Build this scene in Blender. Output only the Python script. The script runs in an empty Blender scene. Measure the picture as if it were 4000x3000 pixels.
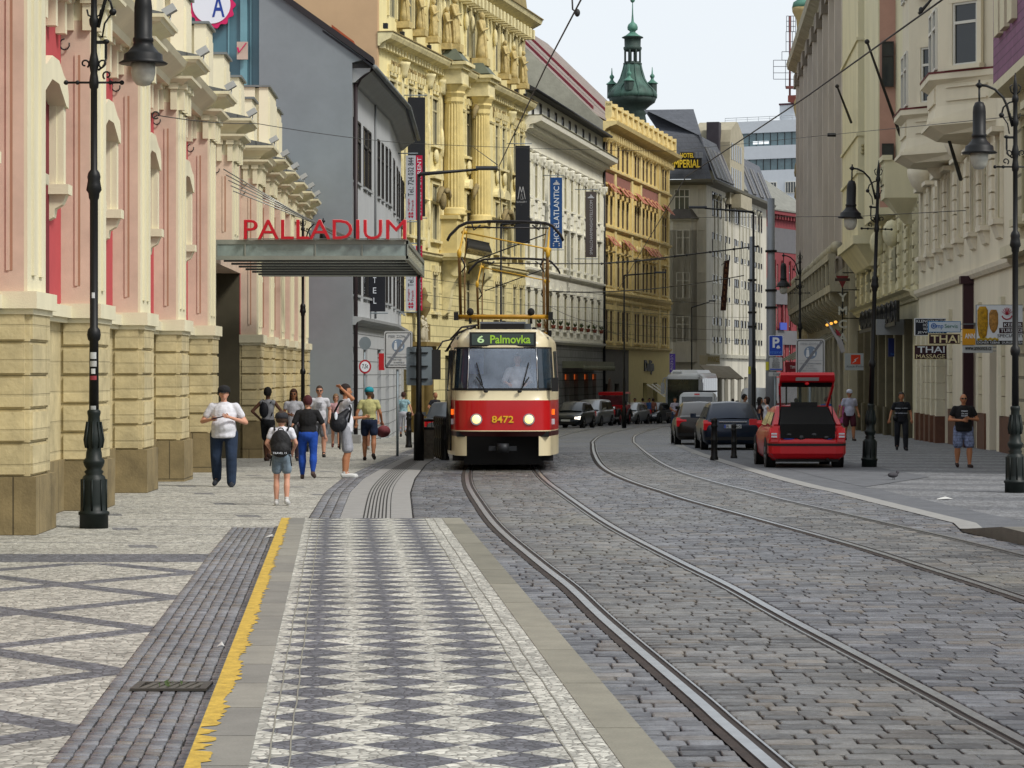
import bpy, math, random
import numpy as np
from mathutils import Matrix, Vector
R = random.Random(7)
SC = bpy.context.scene
COL = SC.collection
PI = math.pi
F = 10217.0; CX = 2000.0; HY = 1456.0; EYE = 2.0
# ---------------------------------------------------------------- survey helpers
def gz(Z):                       # the street falls gently away from the camera
    return -(0.010*max(0, min(Z, 80)-44) + 0.0116*max(0, Z-80))
def gdepth(py):                  # depth of a ground point seen at row py
    lo, hi = 5.0, 900.0
    for _ in range(60):
        m = (lo+hi)/2
        if HY + F*(EYE-gz(m))/m > py: lo = m
        else: hi = m
    return lo
def X(px, Z): return (px-CX)*Z/F
def H(py, Z): return EYE-(py-HY)*Z/F
def G(px, py):
    Z = gdepth(py); return X(px, Z), Z, gz(Z)
# ---------------------------------------------------------------- materials
def lin(h):
    if not isinstance(h, str): return tuple(h)
    r = [int(h[i:i+2], 16)/255 for i in (0, 2, 4)]
    return tuple(c/12.92 if c <= .04045 else ((c+.055)/1.055)**2.4 for c in r)
_M = {}
def mat(name, col, rough=.85, metal=0, var=.16, vs=1.5, bump=0, bs=30, joints=None, emis=None, spec=.4, streak=False, coat=0, trans=0, alpha=1, flake=None):
    if name in _M: return _M[name]
    m = bpy.data.materials.new(name); _M[name] = m; m.use_nodes = True
    nt = m.node_tree; N = nt.nodes; Lk = nt.links.new
    b = N['Principled BSDF']; c = lin(col)
    b.inputs['Roughness'].default_value = rough; b.inputs['Metallic'].default_value = metal
    b.inputs['Specular IOR Level'].default_value = spec
    if coat: b.inputs['Coat Weight'].default_value = coat; b.inputs['Coat Roughness'].default_value = .05
    if trans: b.inputs['Transmission Weight'].default_value = trans
    if alpha < 1: b.inputs['Alpha'].default_value = alpha
    if emis:
        b.inputs['Emission Color'].default_value = (*lin(emis[0]), 1); b.inputs['Emission Strength'].default_value = emis[1]
    b.inputs['Base Color'].default_value = (*c, 1)
    if var or joints or bump:
        tc = N.new('ShaderNodeTexCoord'); src = tc.outputs['Object']
        if streak:
            mp = N.new('ShaderNodeMapping'); mp.inputs['Scale'].default_value = (1, 1, .22); Lk(src, mp.inputs['Vector']); sv = mp.outputs['Vector']
        else: sv = src
        n1 = N.new('ShaderNodeTexNoise'); n1.inputs['Scale'].default_value = vs; n1.inputs['Detail'].default_value = 6; n1.inputs['Roughness'].default_value = .65
        Lk(sv, n1.inputs['Vector'])
        rp = N.new('ShaderNodeMapRange'); rp.inputs['From Min'].default_value = .3; rp.inputs['From Max'].default_value = .7
        rp.inputs['To Min'].default_value = 1-var*1.3; rp.inputs['To Max'].default_value = 1+var*.7
        Lk(n1.outputs['Fac'], rp.inputs['Value'])
        mx = N.new('ShaderNodeVectorMath'); mx.operation = 'SCALE'; mx.inputs[0].default_value = c; Lk(rp.outputs['Result'], mx.inputs['Scale'])
        outc = mx.outputs['Vector']; hgt = None
        if bump:
            n2 = N.new('ShaderNodeTexNoise'); n2.inputs['Scale'].default_value = bs; n2.inputs['Detail'].default_value = 5; Lk(src, n2.inputs['Vector'])
            hgt = n2.outputs['Fac']
        if joints:                # (width, height, mortar, dark)
            sx = N.new('ShaderNodeSeparateXYZ'); Lk(src, sx.inputs[0]); ad = N.new('ShaderNodeMath'); ad.operation = 'ADD'
            Lk(sx.outputs['X'], ad.inputs[0]); Lk(sx.outputs['Y'], ad.inputs[1])
            cb = N.new('ShaderNodeCombineXYZ'); Lk(ad.outputs[0], cb.inputs['X']); Lk(sx.outputs['Z'], cb.inputs['Y'])
            br = N.new('ShaderNodeTexBrick'); br.inputs['Scale'].default_value = 1; br.inputs['Brick Width'].default_value = joints[0]
            br.inputs['Row Height'].default_value = joints[1]; br.inputs['Mortar Size'].default_value = joints[2]; br.inputs['Mortar Smooth'].default_value = .3
            br.inputs['Color1'].default_value = (1, 1, 1, 1); br.inputs['Color2'].default_value = (.88, .88, .88, 1); br.inputs['Mortar'].default_value = (joints[3],)*3+(1,)
            Lk(cb.outputs[0], br.inputs['Vector'])
            m2 = N.new('ShaderNodeVectorMath'); m2.operation = 'MULTIPLY'; Lk(outc, m2.inputs[0]); Lk(br.outputs['Color'], m2.inputs[1]); outc = m2.outputs['Vector']
            iv = N.new('ShaderNodeMath'); iv.operation = 'SUBTRACT'; iv.inputs[0].default_value = 1; Lk(br.outputs['Fac'], iv.inputs[1])
            if hgt:
                a2 = N.new('ShaderNodeMath'); a2.operation = 'MULTIPLY_ADD'; Lk(hgt, a2.inputs[0]); a2.inputs[1].default_value = .6; Lk(iv.outputs[0], a2.inputs[2]); hgt = a2.outputs[0]
            else: hgt = iv.outputs[0]
        Lk(outc, b.inputs['Base Color'])
        if hgt:
            bp = N.new('ShaderNodeBump'); bp.inputs['Strength'].default_value = bump or .6; bp.inputs['Distance'].default_value = .03
            Lk(hgt, bp.inputs['Height']); Lk(bp.outputs[0], b.inputs['Normal'])
    return m
# ---------------------------------------------------------------- mesh builder
class MB:
    def __init__(s): s.v = []; s.f = []; s.m = []; s.s = []
    def add(s, vs, fs, mi=0, sm=False):
        o = len(s.v); s.v += [tuple(p) for p in vs]
        for f in fs: s.f.append([o+i for i in f]); s.m.append(mi); s.s.append(sm)
        return s
    def box(s, x0, x1, y0, y1, z0, z1, mi=0):
        if x0 > x1: x0, x1 = x1, x0
        if y0 > y1: y0, y1 = y1, y0
        if z0 > z1: z0, z1 = z1, z0
        return s.add([(x0,y0,z0),(x1,y0,z0),(x1,y1,z0),(x0,y1,z0),(x0,y0,z1),(x1,y0,z1),(x1,y1,z1),(x0,y1,z1)],
              [(0,3,2,1),(4,5,6,7),(0,1,5,4),(1,2,6,5),(2,3,7,6),(3,0,4,7)], mi)
    def obox(s, p, q, w, h, mi=0):            # bar from p to q
        p = Vector(p); q = Vector(q); d = (q-p).normalized(); up = Vector((0,0,1)) if abs(d.z) < .95 else Vector((0,1,0))
        a = d.cross(up).normalized()*w/2; b = d.cross(a).normalized()*h/2
        vs = [p-a-b, p+a-b, p+a+b, p-a+b, q-a-b, q+a-b, q+a+b, q-a+b]
        return s.add(vs, [(0,1,2,3),(7,6,5,4),(0,4,5,1),(1,5,6,2),(2,6,7,3),(3,7,4,0)], mi)
    def ex(s, poly, x0, x1, mi=0):           # profile (y,z) run along x
        n = len(poly); vs = [(x0,y,z) for y,z in poly]+[(x1,y,z) for y,z in poly]
        fs = [(i,(i+1)%n,n+(i+1)%n,n+i) for i in range(n)]+[tuple(range(n-1,-1,-1)), tuple(range(n,2*n))]
        return s.add(vs, fs, mi)
    def ey(s, poly, y0, y1, mi=0):           # outline (x,z) run along y
        n = len(poly); vs = [(x,y0,z) for x,z in poly]+[(x,y1,z) for x,z in poly]
        return s.add(vs, [(i,n+i,n+(i+1)%n,(i+1)%n) for i in range(n)]+[tuple(range(n)), tuple(range(2*n-1,n-1,-1))], mi)
    def ez(s, poly, z0, z1, mi=0, top=None):          # outline (x,y) run up, optional other outline on top
        n = len(poly); t = top or poly; vs = [(x,y,z0) for x,y in poly]+[(x,y,z1) for x,y in t]
        return s.add(vs, [(i,(i+1)%n,n+(i+1)%n,n+i) for i in range(n)]+[tuple(range(n-1,-1,-1)), tuple(range(n,2*n))], mi)
    def lathe(s, prof, c=(0,0), n=16, mi=0, sm=True, z0=0, rot=0, sq=1.0):
        vs = []
        for r, z in prof:
            for k in range(n):
                a = 2*PI*k/n+rot; vs.append((c[0]+r*math.cos(a), c[1]+r*math.sin(a)*sq, z+z0))
        fs = [(i*n+k, i*n+(k+1)%n, (i+1)*n+(k+1)%n, (i+1)*n+k) for i in range(len(prof)-1) for k in range(n)]
        fs += [tuple(range(n-1,-1,-1)), tuple((len(prof)-1)*n+k for k in range(n))]
        return s.add(vs, fs, mi, sm)
    def tube(s, pts, r, n=6, mi=0, sm=True):
        P = [Vector(p) for p in pts]; vs = []; pa = None
        for i, p in enumerate(P):
            d = (P[min(i+1,len(P)-1)]-P[max(i-1,0)]).normalized()
            if pa is None:
                pa = d.cross(Vector((0,0,1)) if abs(d.z) < .9 else Vector((1,0,0))).normalized()
            pa = (pa-d*pa.dot(d)).normalized(); pb = d.cross(pa); rr = r[i] if isinstance(r, (list, tuple)) else r
            for k in range(n):
                a = 2*PI*k/n; vs.append(p+pa*math.cos(a)*rr+pb*math.sin(a)*rr)
        fs = [(i*n+k, i*n+(k+1)%n, (i+1)*n+(k+1)%n, (i+1)*n+k) for i in range(len(P)-1) for k in range(n)]
        fs += [tuple(range(n-1,-1,-1)), tuple((len(P)-1)*n+k for k in range(n))]
        return s.add(vs, fs, mi, sm)
    def ell(s, c, r, n=10, m=7, mi=0):
        vs = []; 
        for i in range(m+1):
            t = PI*i/m; t = min(max(t, .02), PI-.02)
            for k in range(n):
                a = 2*PI*k/n; vs.append((c[0]+r[0]*math.sin(t)*math.cos(a), c[1]+r[1]*math.sin(t)*math.sin(a), c[2]-r[2]*math.cos(t)))
        fs = [(i*n+k, i*n+(k+1)%n, (i+1)*n+(k+1)%n, (i+1)*n+k) for i in range(m) for k in range(n)]
        fs += [tuple(range(n-1,-1,-1)), tuple(m*n+k for k in range(n))]
        return s.add(vs, fs, mi, True)
    def cap(s, p, q, r1, r2, n=10, mi=0):     # tapered capsule
        p = Vector(p); q = Vector(q); d = (q-p); L = d.length or .001; d = d/L
        pts = []; rs = []
        for t in (-1,-.8,-.45): pts.append(p+d*r1*t); rs.append(r1*math.sqrt(max(0, 1-t*t))+.001)
        pts += [p, q]; rs += [r1, r2]
        for t in (.45,.8,1): pts.append(q+d*r2*t); rs.append(r2*math.sqrt(max(0, 1-t*t))+.001)
        return s.tube(pts, rs, n, mi)
    def mesh(s, name, mats):
        me = bpy.data.meshes.new(name); me.from_pydata(s.v, [], s.f)
        for m in (mats if isinstance(mats, (list, tuple)) else [mats]): me.materials.append(m)
        me.polygons.foreach_set('material_index', s.m); me.polygons.foreach_set('use_smooth', s.s); me.update()
        return me
    def build(s, name, mats, parent=None, M=None):
        return link(name, s.mesh(name, mats), parent, M)
def link(name, data, parent=None, M=None):
    o = bpy.data.objects.new(name, data); COL.objects.link(o)
    if parent: o.parent = parent
    if M is not None: o.matrix_basis = M
    return o
def empty(name, loc=(0,0,0), rz=0, sc=1):
    o = bpy.data.objects.new(name, None); COL.objects.link(o); o.location = loc; o.rotation_euler = (0,0,rz); o.scale = (sc,)*3
    o.empty_display_size = .2
    return o
def tag(o, label=None, cat=None, group=None, kind=None):
    if label: o['label'] = label
    if cat: o['category'] = cat
    if group: o['group'] = group
    if kind: o['kind'] = kind
    return o
def thing(name, label, cat, loc=(0,0,0), rz=0, group=None, sc=1): return tag(empty(name, loc, rz, sc), label, cat, group)
def copy_tree(o, parent=None):
    c = o.copy(); COL.objects.link(c)
    if parent: c.parent = parent
    for ch in list(o.children): copy_tree(ch, c)
    return c
def T(x=0,y=0,z=0,rz=0,rx=0,ry=0): return Matrix.Translation((x,y,z)) @ Matrix.Rotation(rz,4,'Z') @ Matrix.Rotation(ry,4,'Y') @ Matrix.Rotation(rx,4,'X')
# text fitted to a rectangle of the plane y=Y (x0..x1, z0..z1), facing -y
def text(s, x0, x1, z0, z1, Y, m, parent=None, vert=False, ext=.004, name='lettering', bold=0, keep=False):
    cu = bpy.data.curves.new(name, 'FONT'); cu.body = s; cu.extrude = 1; cu.offset = bold; cu.resolution_u = 3
    if '\n' in s: cu.align_x = 'CENTER'
    ob = bpy.data.objects.new('t', cu); COL.objects.link(ob)
    dg = bpy.context.evaluated_depsgraph_get(); me = bpy.data.meshes.new_from_object(ob.evaluated_get(dg))
    bpy.data.objects.remove(ob); bpy.data.curves.remove(cu)
    n = len(me.vertices); co = np.empty(n*3); me.vertices.foreach_get('co', co); co = co.reshape(-1,3)
    a = co[:, 0].copy(); b = co[:, 1].copy(); e = co[:, 2].copy()
    a = (a-a.min())/(a.max()-a.min()); b = (b-b.min())/max(1e-6,(b.max()-b.min())); e = np.where(e > 0, -ext, ext)
    o = np.empty_like(co)
    if vert: o[:, 2] = z0+a*(z1-z0); o[:, 0] = x1-b*(x1-x0)
    else: o[:, 0] = x0+a*(x1-x0); o[:, 2] = z0+b*(z1-z0)
    o[:, 1] = Y+e; me.vertices.foreach_set('co', o.ravel()); me.materials.clear(); me.materials.append(m); me.update(); me.name = name
    return link(name, me, parent)
# ---------------------------------------------------------------- smooth curve through points
def spline(pts, step=1.0):
    P = [np.array(p, float) for p in pts]; out = []
    P = [2*P[0]-P[1]]+P+[2*P[-1]-P[-2]]
    for i in range(1, len(P)-2):
        a, b, c, d = P[i-1:i+3]; n = max(1, int(np.linalg.norm(c-b)/step))
        for k in range(n):
            t = k/n; out.append(.5*((2*b)+(c-a)*t+(2*a-5*b+4*c-d)*t*t+(3*b-3*c+d-a)*t**3))
    out.append(P[-2]); return [tuple(p) for p in out]
# ---------------------------------------------------------------- ground materials
class E:                                        # tiny node-expression wrapper
    def __init__(s, nt, o): s.nt = nt; s.o = o
    def op(s, op, *a):
        n = s.nt.nodes.new('ShaderNodeMath'); n.operation = op
        for i, v in enumerate((s,)+a):
            if isinstance(v, E): s.nt.links.new(v.o, n.inputs[i])
            else: n.inputs[i].default_value = v
        return E(s.nt, n.outputs[0])
    def __add__(s, b): return s.op('ADD', b)
    def __sub__(s, b): return s.op('SUBTRACT', b)
    def __mul__(s, b): return s.op('MULTIPLY', b)
    def lt(s, b): return s.op('LESS_THAN', b)
    def gt(s, b): return s.op('GREATER_THAN', b)
    def abs(s): return s.op('ABSOLUTE')
    def fr(s): return s.op('FRACT')
    def mx(s, b): return s.op('MAXIMUM', b)
    def mn(s, b): return s.op('MINIMUM', b)
def gnew(name, rough=.75):
    m = bpy.data.materials.new(name); m.use_nodes = True; nt = m.node_tree; b = nt.nodes['Principled BSDF']
    b.inputs['Roughness'].default_value = rough; b.inputs['Specular IOR Level'].default_value = .45
    tc = nt.nodes.new('ShaderNodeTexCoord'); return m, nt, b, tc.outputs['Object']
def rgb(nt, c): n = nt.nodes.new('ShaderNodeRGB'); n.outputs[0].default_value = (*lin(c), 1); return n.outputs[0]
def mixc(nt, f, a, b, blend='MIX'):
    n = nt.nodes.new('ShaderNodeMix'); n.data_type = 'RGBA'; n.blend_type = blend
    for i, v in ((0, f), (6, a), (7, b)):
        if isinstance(v, E): nt.links.new(v.o, n.inputs[i])
        elif isinstance(v, (int, float)): n.inputs[i].default_value = v
        elif isinstance(v, (tuple, str)): n.inputs[i].default_value = (*lin(v), 1)
        else: nt.links.new(v, n.inputs[i])
    return n.outputs[2]
def noise(nt, v, sc, det=4, rough=.6, out='Fac'):
    n = nt.nodes.new('ShaderNodeTexNoise'); n.inputs['Scale'].default_value = sc; n.inputs['Detail'].default_value = det; n.inputs['Roughness'].default_value = rough
    nt.links.new(v, n.inputs['Vector']); return n.outputs[out]
def mapr(nt, v, a, b, c, d):
    n = nt.nodes.new('ShaderNodeMapRange'); nt.links.new(v.o if isinstance(v, E) else v, n.inputs['Value'])
    for k, x in zip(('From Min','From Max','To Min','To Max'), (a,b,c,d)): n.inputs[k].default_value = x
    return E(nt, n.outputs[0])
def warp(nt, v, sc, amt):
    n = noise(nt, v, sc, 3, .5, 'Color'); a = nt.nodes.new('ShaderNodeVectorMath'); a.operation = 'MULTIPLY_ADD'
    nt.links.new(n, a.inputs[0]); a.inputs[1].default_value = (amt,)*3; nt.links.new(v, a.inputs[2]); return a.outputs[0]
def mapping(nt, v, rot=0, sc=(1,1,1), loc=(0,0,0)):
    n = nt.nodes.new('ShaderNodeMapping'); n.inputs['Rotation'].default_value = (0,0,rot); n.inputs['Scale'].default_value = sc; n.inputs['Location'].default_value = loc
    nt.links.new(v, n.inputs['Vector']); return n.outputs[0]
def setts(name, c1, c2, mort, bw, bh, ms, rot=0, wamt=.06, strength=.9, rough=.55, patch=None, wsc=3.0, big=.4):
    m, nt, b, v = gnew(name, rough)
    w = warp(nt, v, wsc, wamt); w = warp(nt, w, .35, big)
    w = mapping(nt, w, rot)
    br = nt.nodes.new('ShaderNodeTexBrick'); I = br.inputs; I['Scale'].default_value = 1; I['Brick Width'].default_value = bw; I['Row Height'].default_value = bh
    I['Mortar Size'].default_value = ms; I['Mortar Smooth'].default_value = .6; I['Bias'].default_value = 0
    br.offset = .45; br.squash = 1.25; br.squash_frequency = 3
    I['Color1'].default_value = (*lin(c1),1); I['Color2'].default_value = (*lin(c2),1); I['Mortar'].default_value = (*lin(mort),1)
    nt.links.new(w, I['Vector'])
    col = br.outputs['Color']
    big = mapr(nt, noise(nt, v, .28, 4), .35, .65, .78, 1.18); fine = mapr(nt, noise(nt, v, 22, 3), .3, .7, .86, 1.14); mid = mapr(nt, noise(nt, v, 3.2, 3), .35, .65, .86, 1.12)
    k = big*fine*mid
    s = nt.nodes.new('ShaderNodeVectorMath'); s.operation = 'SCALE'; nt.links.new(col, s.inputs[0]); nt.links.new(k.o, s.inputs['Scale']); col = s.outputs[0]
    if patch: col = mixc(nt, mapr(nt, noise(nt, v, .16, 3), .5, .68, 0, .55), col, patch, 'MIX')
    nt.links.new(col, b.inputs['Base Color'])
    hh = E(nt, br.outputs['Fac'])*-1.0 + E(nt, noise(nt, v, 9, 3))*.55 + E(nt, noise(nt, w, 40, 2))*.15
    bp = nt.nodes.new('ShaderNodeBump'); bp.inputs['Strength'].default_value = strength; bp.inputs['Distance'].default_value = .035
    nt.links.new(hh.o, bp.inputs['Height']); nt.links.new(bp.outputs[0], b.inputs['Normal'])
    return m
def mosaic(name, light, dark, maskfn, scale=16, rough=.8, gap=.5):
    m, nt, b, v = gnew(name, rough)
    sep = nt.nodes.new('ShaderNodeSeparateXYZ'); nt.links.new(warp(nt, v, 5, .035), sep.inputs[0])
    x = E(nt, sep.outputs['X']); y = E(nt, sep.outputs['Y'])
    mask = maskfn(nt, x, y)
    vo = nt.nodes.new('ShaderNodeTexVoronoi'); vo.inputs['Scale'].default_value = scale; nt.links.new(v, vo.inputs['Vector'])
    vd = nt.nodes.new('ShaderNodeTexVoronoi'); vd.feature = 'DISTANCE_TO_EDGE'; vd.inputs['Scale'].default_value = scale; nt.links.new(v, vd.inputs['Vector'])
    hs = nt.nodes.new('ShaderNodeSeparateColor'); nt.links.new(vo.outputs['Color'], hs.inputs[0])
    k = mapr(nt, hs.outputs[0], 0, 1, .58, 1.28)*mapr(nt, noise(nt, v, .5, 4), .35, .65, .86, 1.1)*mapr(nt, vd.outputs['Distance'], 0, .1, gap, 1)
    col = mixc(nt, mask, light, dark)
    s = nt.nodes.new('ShaderNodeVectorMath'); s.operation = 'SCALE'; nt.links.new(col, s.inputs[0]); nt.links.new(k.o, s.inputs['Scale'])
    nt.links.new(s.outputs[0], b.inputs['Base Color'])
    bp = nt.nodes.new('ShaderNodeBump'); bp.inputs['Strength'].default_value = .5; bp.inputs['Distance'].default_value = .012
    nt.links.new(mapr(nt, vd.outputs['Distance'], 0, .15, 0, 1).o, bp.inputs['Height']); nt.links.new(bp.outputs[0], b.inputs['Normal'])
    return m
M_road = setts('granite_setts', '7e7f84', '5b5c62', '131314', .23, .20, .017, rot=-.03, wamt=.09, patch='736f63', strength=1.0, rough=.5)
M_gut = setts('gutter_setts', '717176', '5a5a60', '333230', .16, .125, .008, rot=PI/2-.0615, wamt=.035, strength=.8, rough=.65, big=.08)
M_band = setts('band_setts', '74757a', '606166', '333230', .16, .13, .008, rot=PI/2-.11, wamt=.04, strength=.7, rough=.65, big=.15)
def zig(nt, x, y):
    u = (x + 2.35 + (y-13.2)*.0615)*(-1/1.16)          # 0 at the gutter, growing to the left
    a = ((y*(1/2.87)+u*.5)+.40).fr(); c = ((y*(1/2.87)-u*.5)+.40).fr()
    w = .078
    z = (a-.5).abs().lt(w).mx((c-.5).abs().lt(w))
    z = z.mn(y.lt(27.4))
    b2 = (y-28.2).abs().lt(.62)
    far = y.gt(29.5)
    ln = ((y*(1/1.62)+.2+x*.03).fr()).lt(.05).mn(far)
    bl = ((y*(1/3.24)+x*.05).fr()).lt(.16); bl2 = ((x*(1/1.9)+y*.11).fr()).lt(.17)
    return z.mx(b2).mx(ln*.75).mx(bl.mn(bl2).mn(far)*.8)
M_left = mosaic('pavement_mosaic', 'aaa89e', '66676c', zig, 15, gap=.45)
def dia(nt, x, y):
    xx = x + 1.0 + (y-13.0)*.066
    r = y*(1/.545)
    cx = ((xx*(1/.53))+.5).fr()-.5
    cy = (r+.1).fr()-.5
    d = cx.abs()*1.02 + cy.abs()*.98
    ins = (xx+.27).gt(0).mn((xx-1.32).lt(0))
    return d.lt(.5).mn(ins)
M_plat = mosaic('platform_mosaic', 'b0afa5', '606166', dia, 17, gap=.45)
def stripes(nt, x, y):
    return ((y*(1/3.1)+x*.11).fr()).lt(.4)*.55 + ((y*(1/.8)).fr()).lt(.12)*.3
M_right = mosaic('right_mosaic', '7b7c7e', '55575c', stripes, 15, gap=.45)
M_slab = mat('pavement_slab', '8b8a87', .85, var=.12, vs=4, bump=.2, bs=60)
M_asph = mat('asphalt', '5f6165', .9, var=.2, vs=2, bump=.4, bs=90)
def kerbmat(name, c1, c2):
    m, nt, b, v = gnew(name, .8); g = nt.nodes.new('ShaderNodeNewGeometry'); c = mixc(nt, E(nt, g.outputs['Random Per Island']), c1, c2); k = mapr(nt, noise(nt, v, 3, 5, .7), .3, .7, .82, 1.12)*mapr(nt, noise(nt, v, 70, 3), .3, .7, .86, 1.1)
    s = nt.nodes.new('ShaderNodeVectorMath'); s.operation = 'SCALE'; nt.links.new(c, s.inputs[0]); nt.links.new(k.o, s.inputs['Scale']); nt.links.new(s.outputs[0], b.inputs['Base Color']); return m
M_kerb = kerbmat('kerb_granite', '858379', '73726c'); M_kerbt = kerbmat('kerb_tan', '848173', '6f6d60')
M_joint = mat('joint_dark', '23221f', .9, var=0)
M_yel = mat('road_paint_yellow', 'bb9d3e', .8, var=.3, vs=14, bump=.2, bs=50)
M_steel = mat('rail_steel', 'a9abad', .28, metal=.9, var=.2, vs=6)
M_groove = mat('rail_groove', '2a211c', .8, var=.2, vs=8)
M_seal = mat('rail_seal', '332a25', .85, var=.45, vs=4, bump=.4, bs=25)
# ---------------------------------------------------------------- ground sheets
BR = [44., 80.]
def interp(P):
    zs = [p[1] for p in P]; xs = [p[0] for p in P]; return lambda z: float(np.interp(z, zs, xs))
def sheet(name, LP, RP, off, m, kind='structure', step=None, off2=None, z0=None, z1=None, parent=None):
    fl, fr_ = interp(LP), interp(RP)
    a = z0 if z0 is not None else max(LP[0][1], RP[0][1]); b = z1 if z1 is not None else min(LP[-1][1], RP[-1][1])
    zs = sorted(set([z for _, z in LP+RP if a <= z <= b]+[z for z in BR if a < z < b]+[a, b]))
    mb = MB(); vs = []; fs = []
    for i, z in enumerate(zs):
        vs += [(fl(z), z, gz(z)+off), (fr_(z), z, gz(z)+off)]
        if i: fs.append((2*i-2, 2*i-1, 2*i+1, 2*i))
    mb.add(vs, fs); o = mb.build(name, m, parent)
    if kind: tag(o, kind=kind)
    return o
road = MB()
zs = [-40., 44., 76.]
road.add([(x, z, gz(z)-.028) for z in zs for x in (-300, 300)], [(2*i, 2*i+1, 2*i+3, 2*i+2) for i in range(2)])
tag(road.build('road', mat('joint_dirt', '1c1a18', .95, var=.5, vs=3)), kind='structure')
road = MB(); zs = [76., 80., 900.]
road.add([(x, z, gz(z)) for z in zs for x in (-300, 300)], [(2*i, 2*i+1, 2*i+3, 2*i+2) for i in range(2)])
tag(road.build('road', M_road), kind='structure')
XL = -60
gutL = [(-2.35+1.0, -5.), (-2.35, 13.2), (-3.32, 28.6), (-3.61, 33.7)]
gutR = [(-1.58+1.25, -5.), (-1.58, 12.64), (-2.97, 33.7)]
gutL[0] = (-2.35+.0615*18.2, -5.)
platL = lambda z: -1.58-.0664*(z-12.64); platR = lambda z: .772-.0674*(z-12.64)
kerbL = [G(1612, 2030)[:2], G(1601, 1927)[:2], G(1619, 1871)[:2], (-2.05, 62.), (-1.98, 72.), (-1.8, 85.), (-1.3, 100.), (-.3, 118.), (1.6, 141.), (4.9, 177.), (11, 230.)]
kerbL[0] = (-1.28, 33.9)
def offs(P, d): return [(x+d, z) for x, z in P]
sheet('pavement', [(XL, -20.), (XL, 33.7)], [(-2.35+.0615*33.2, -20.)]+gutL[1:], .004, M_left)
sheet('gutter', [(-2.35+.0615*33.2, -20.)]+gutL[1:], [(platL(-20), -20.), (platL(33.9), 33.7)], -.004, mat('joint_sand', '3c3a34', .95, var=.4, vs=4))
p1 = [(-3.61, 33.7), (-2.72, 33.9)]+[(x-1.35, z) for x, z in kerbL[1:]]
sheet('pavement', [(XL, 33.7), (XL, 230.)], [(-2.7, 33.7)]+[(x-(1.42 if z < 60 else 1.25), z) for x, z in kerbL[1:]], .004, M_left)
w = [(1.42 if z < 60 else 1.25) for _, z in kerbL]
def kb(f): return [(kerbL[0][0]-w[0]*f, 33.9)]+[(x-ww*f, z) for (x, z), ww in list(zip(kerbL, w))[1:]]
sheet('pavement', kb(1), kb(.70), .0, mat('joint_sand', '3c3a34'))
sheet('pavement', kb(.70), kb(0), .006, M_slab)
tm = MB()
kd = spline(kerbL[:8], 1.2)
for f, wd in [(.52+.05*i, .02) for i in range(7)]+[(.21, .012)]:
    vs = []; fs = []
    for i, (x, z) in enumerate(kd):
        ww = float(np.interp(z, [33.9, 55, 62], [1.42, 1.42, 1.25])); xx = x-ww*(f*.72-.12 if f > .3 else f)
        vs += [(xx-wd/2, z, gz(z)+.010), (xx+wd/2, z, gz(z)+.010)]
        if i: fs.append((2*i-2, 2*i-1, 2*i+1, 2*i))
    tm.add(vs, fs)
tag(tm.build('pavement', M_joint), kind='structure')
# tram stop island: raised, patterned, granite kerbs with a worn yellow edge
Z0, Z1 = -12., 34.0; HT = .11
isl = MB()
isl.add([(platL(Z0)+.3, Z0, HT), (platR(Z0)-.24, Z0, HT), (platR(Z1)-.24, Z1, HT), (platL(Z1)+.3, Z1, HT)], [(0,1,2,3)])
tag(isl.build('platform', M_plat), kind='structure')
def kerb_run(name, f, x0, x1, m, lens, ramp=True):
    mb = MB(); z = Z0; i = 0
    while z < Z1-.05:
        L = lens[i % len(lens)]*(1+.05*math.sin(i*2.1)); ze = min(z+L, Z1); g = .022
        vs = []
        for zz in (z+g, ze): 
            for xx in (f(zz)+x0, f(zz)+x1): vs += [(xx, zz, -.02), (xx, zz, HT+.004)]
        mb.add(vs, [(1,3,7,5),(0,1,5,4),(2,6,7,3),(0,2,3,1),(4,5,7,6)]); z = ze; i += 1
    mb.add([(f(Z0)+x0+.01, Z0, .06), (f(Z0)+x1-.01, Z0, .06), (f(Z1)+x1-.01, Z1, .06), (f(Z1)+x0+.01, Z1, .06)], [(0,1,2,3)], 1)
    o = mb.build(name, [m, M_joint]); tag(o, kind='structure'); return o
kerb_run('kerb', platL, 0, .31, M_kerb, [1.15, 1.0, 1.2]); kerb_run('kerb', platR, -.245, 0, M_kerbt, [1.9, 1.6, 2.1])
jm = MB()
for f, d0 in ((platL, .40), (platL, .50), (platR, -.36), (platR, -.47)):     # joints between the border rows
    vs = []; fs = []
    for i in range(160):
        z = Z0+(Z1-Z0)*i/159; xx = f(z)+d0+.003*math.sin(i*1.7)+.003*math.sin(i*.61)
        vs += [(xx-.004, z, HT+.004), (xx+.004, z, HT+.004)]
        if i: fs.append((2*i-2, 2*i-1, 2*i+1, 2*i))
    jm.add(vs, fs)
tag(jm.build('platform', mat('joint_grey', '7d7b70', .9, var=0)), kind='structure')
ye = MB(); vs = []; fs = []; n = 900; wv = .1
for i in range(n):
    z = Z0+(33.95-Z0)*i/(n-1); wv += (R.random()-.5)*.03; wv = min(max(wv, .095), .125)
    ww = wv+(.03*R.random() if R.random() < .25 else -.02*R.random())
    if 13 < z < 14.2: ww = .05+.07*R.random() if R.random() < .8 else .012
    vs += [(platL(z)+.004, z, HT+.008), (platL(z)+ww, z, HT+.008)]
    if i: fs.append((2*i-2, 2*i-1, 2*i+1, 2*i))
ye.add(vs, fs)
tag(ye.build('road_marking', M_yel), kind='structure')
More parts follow.
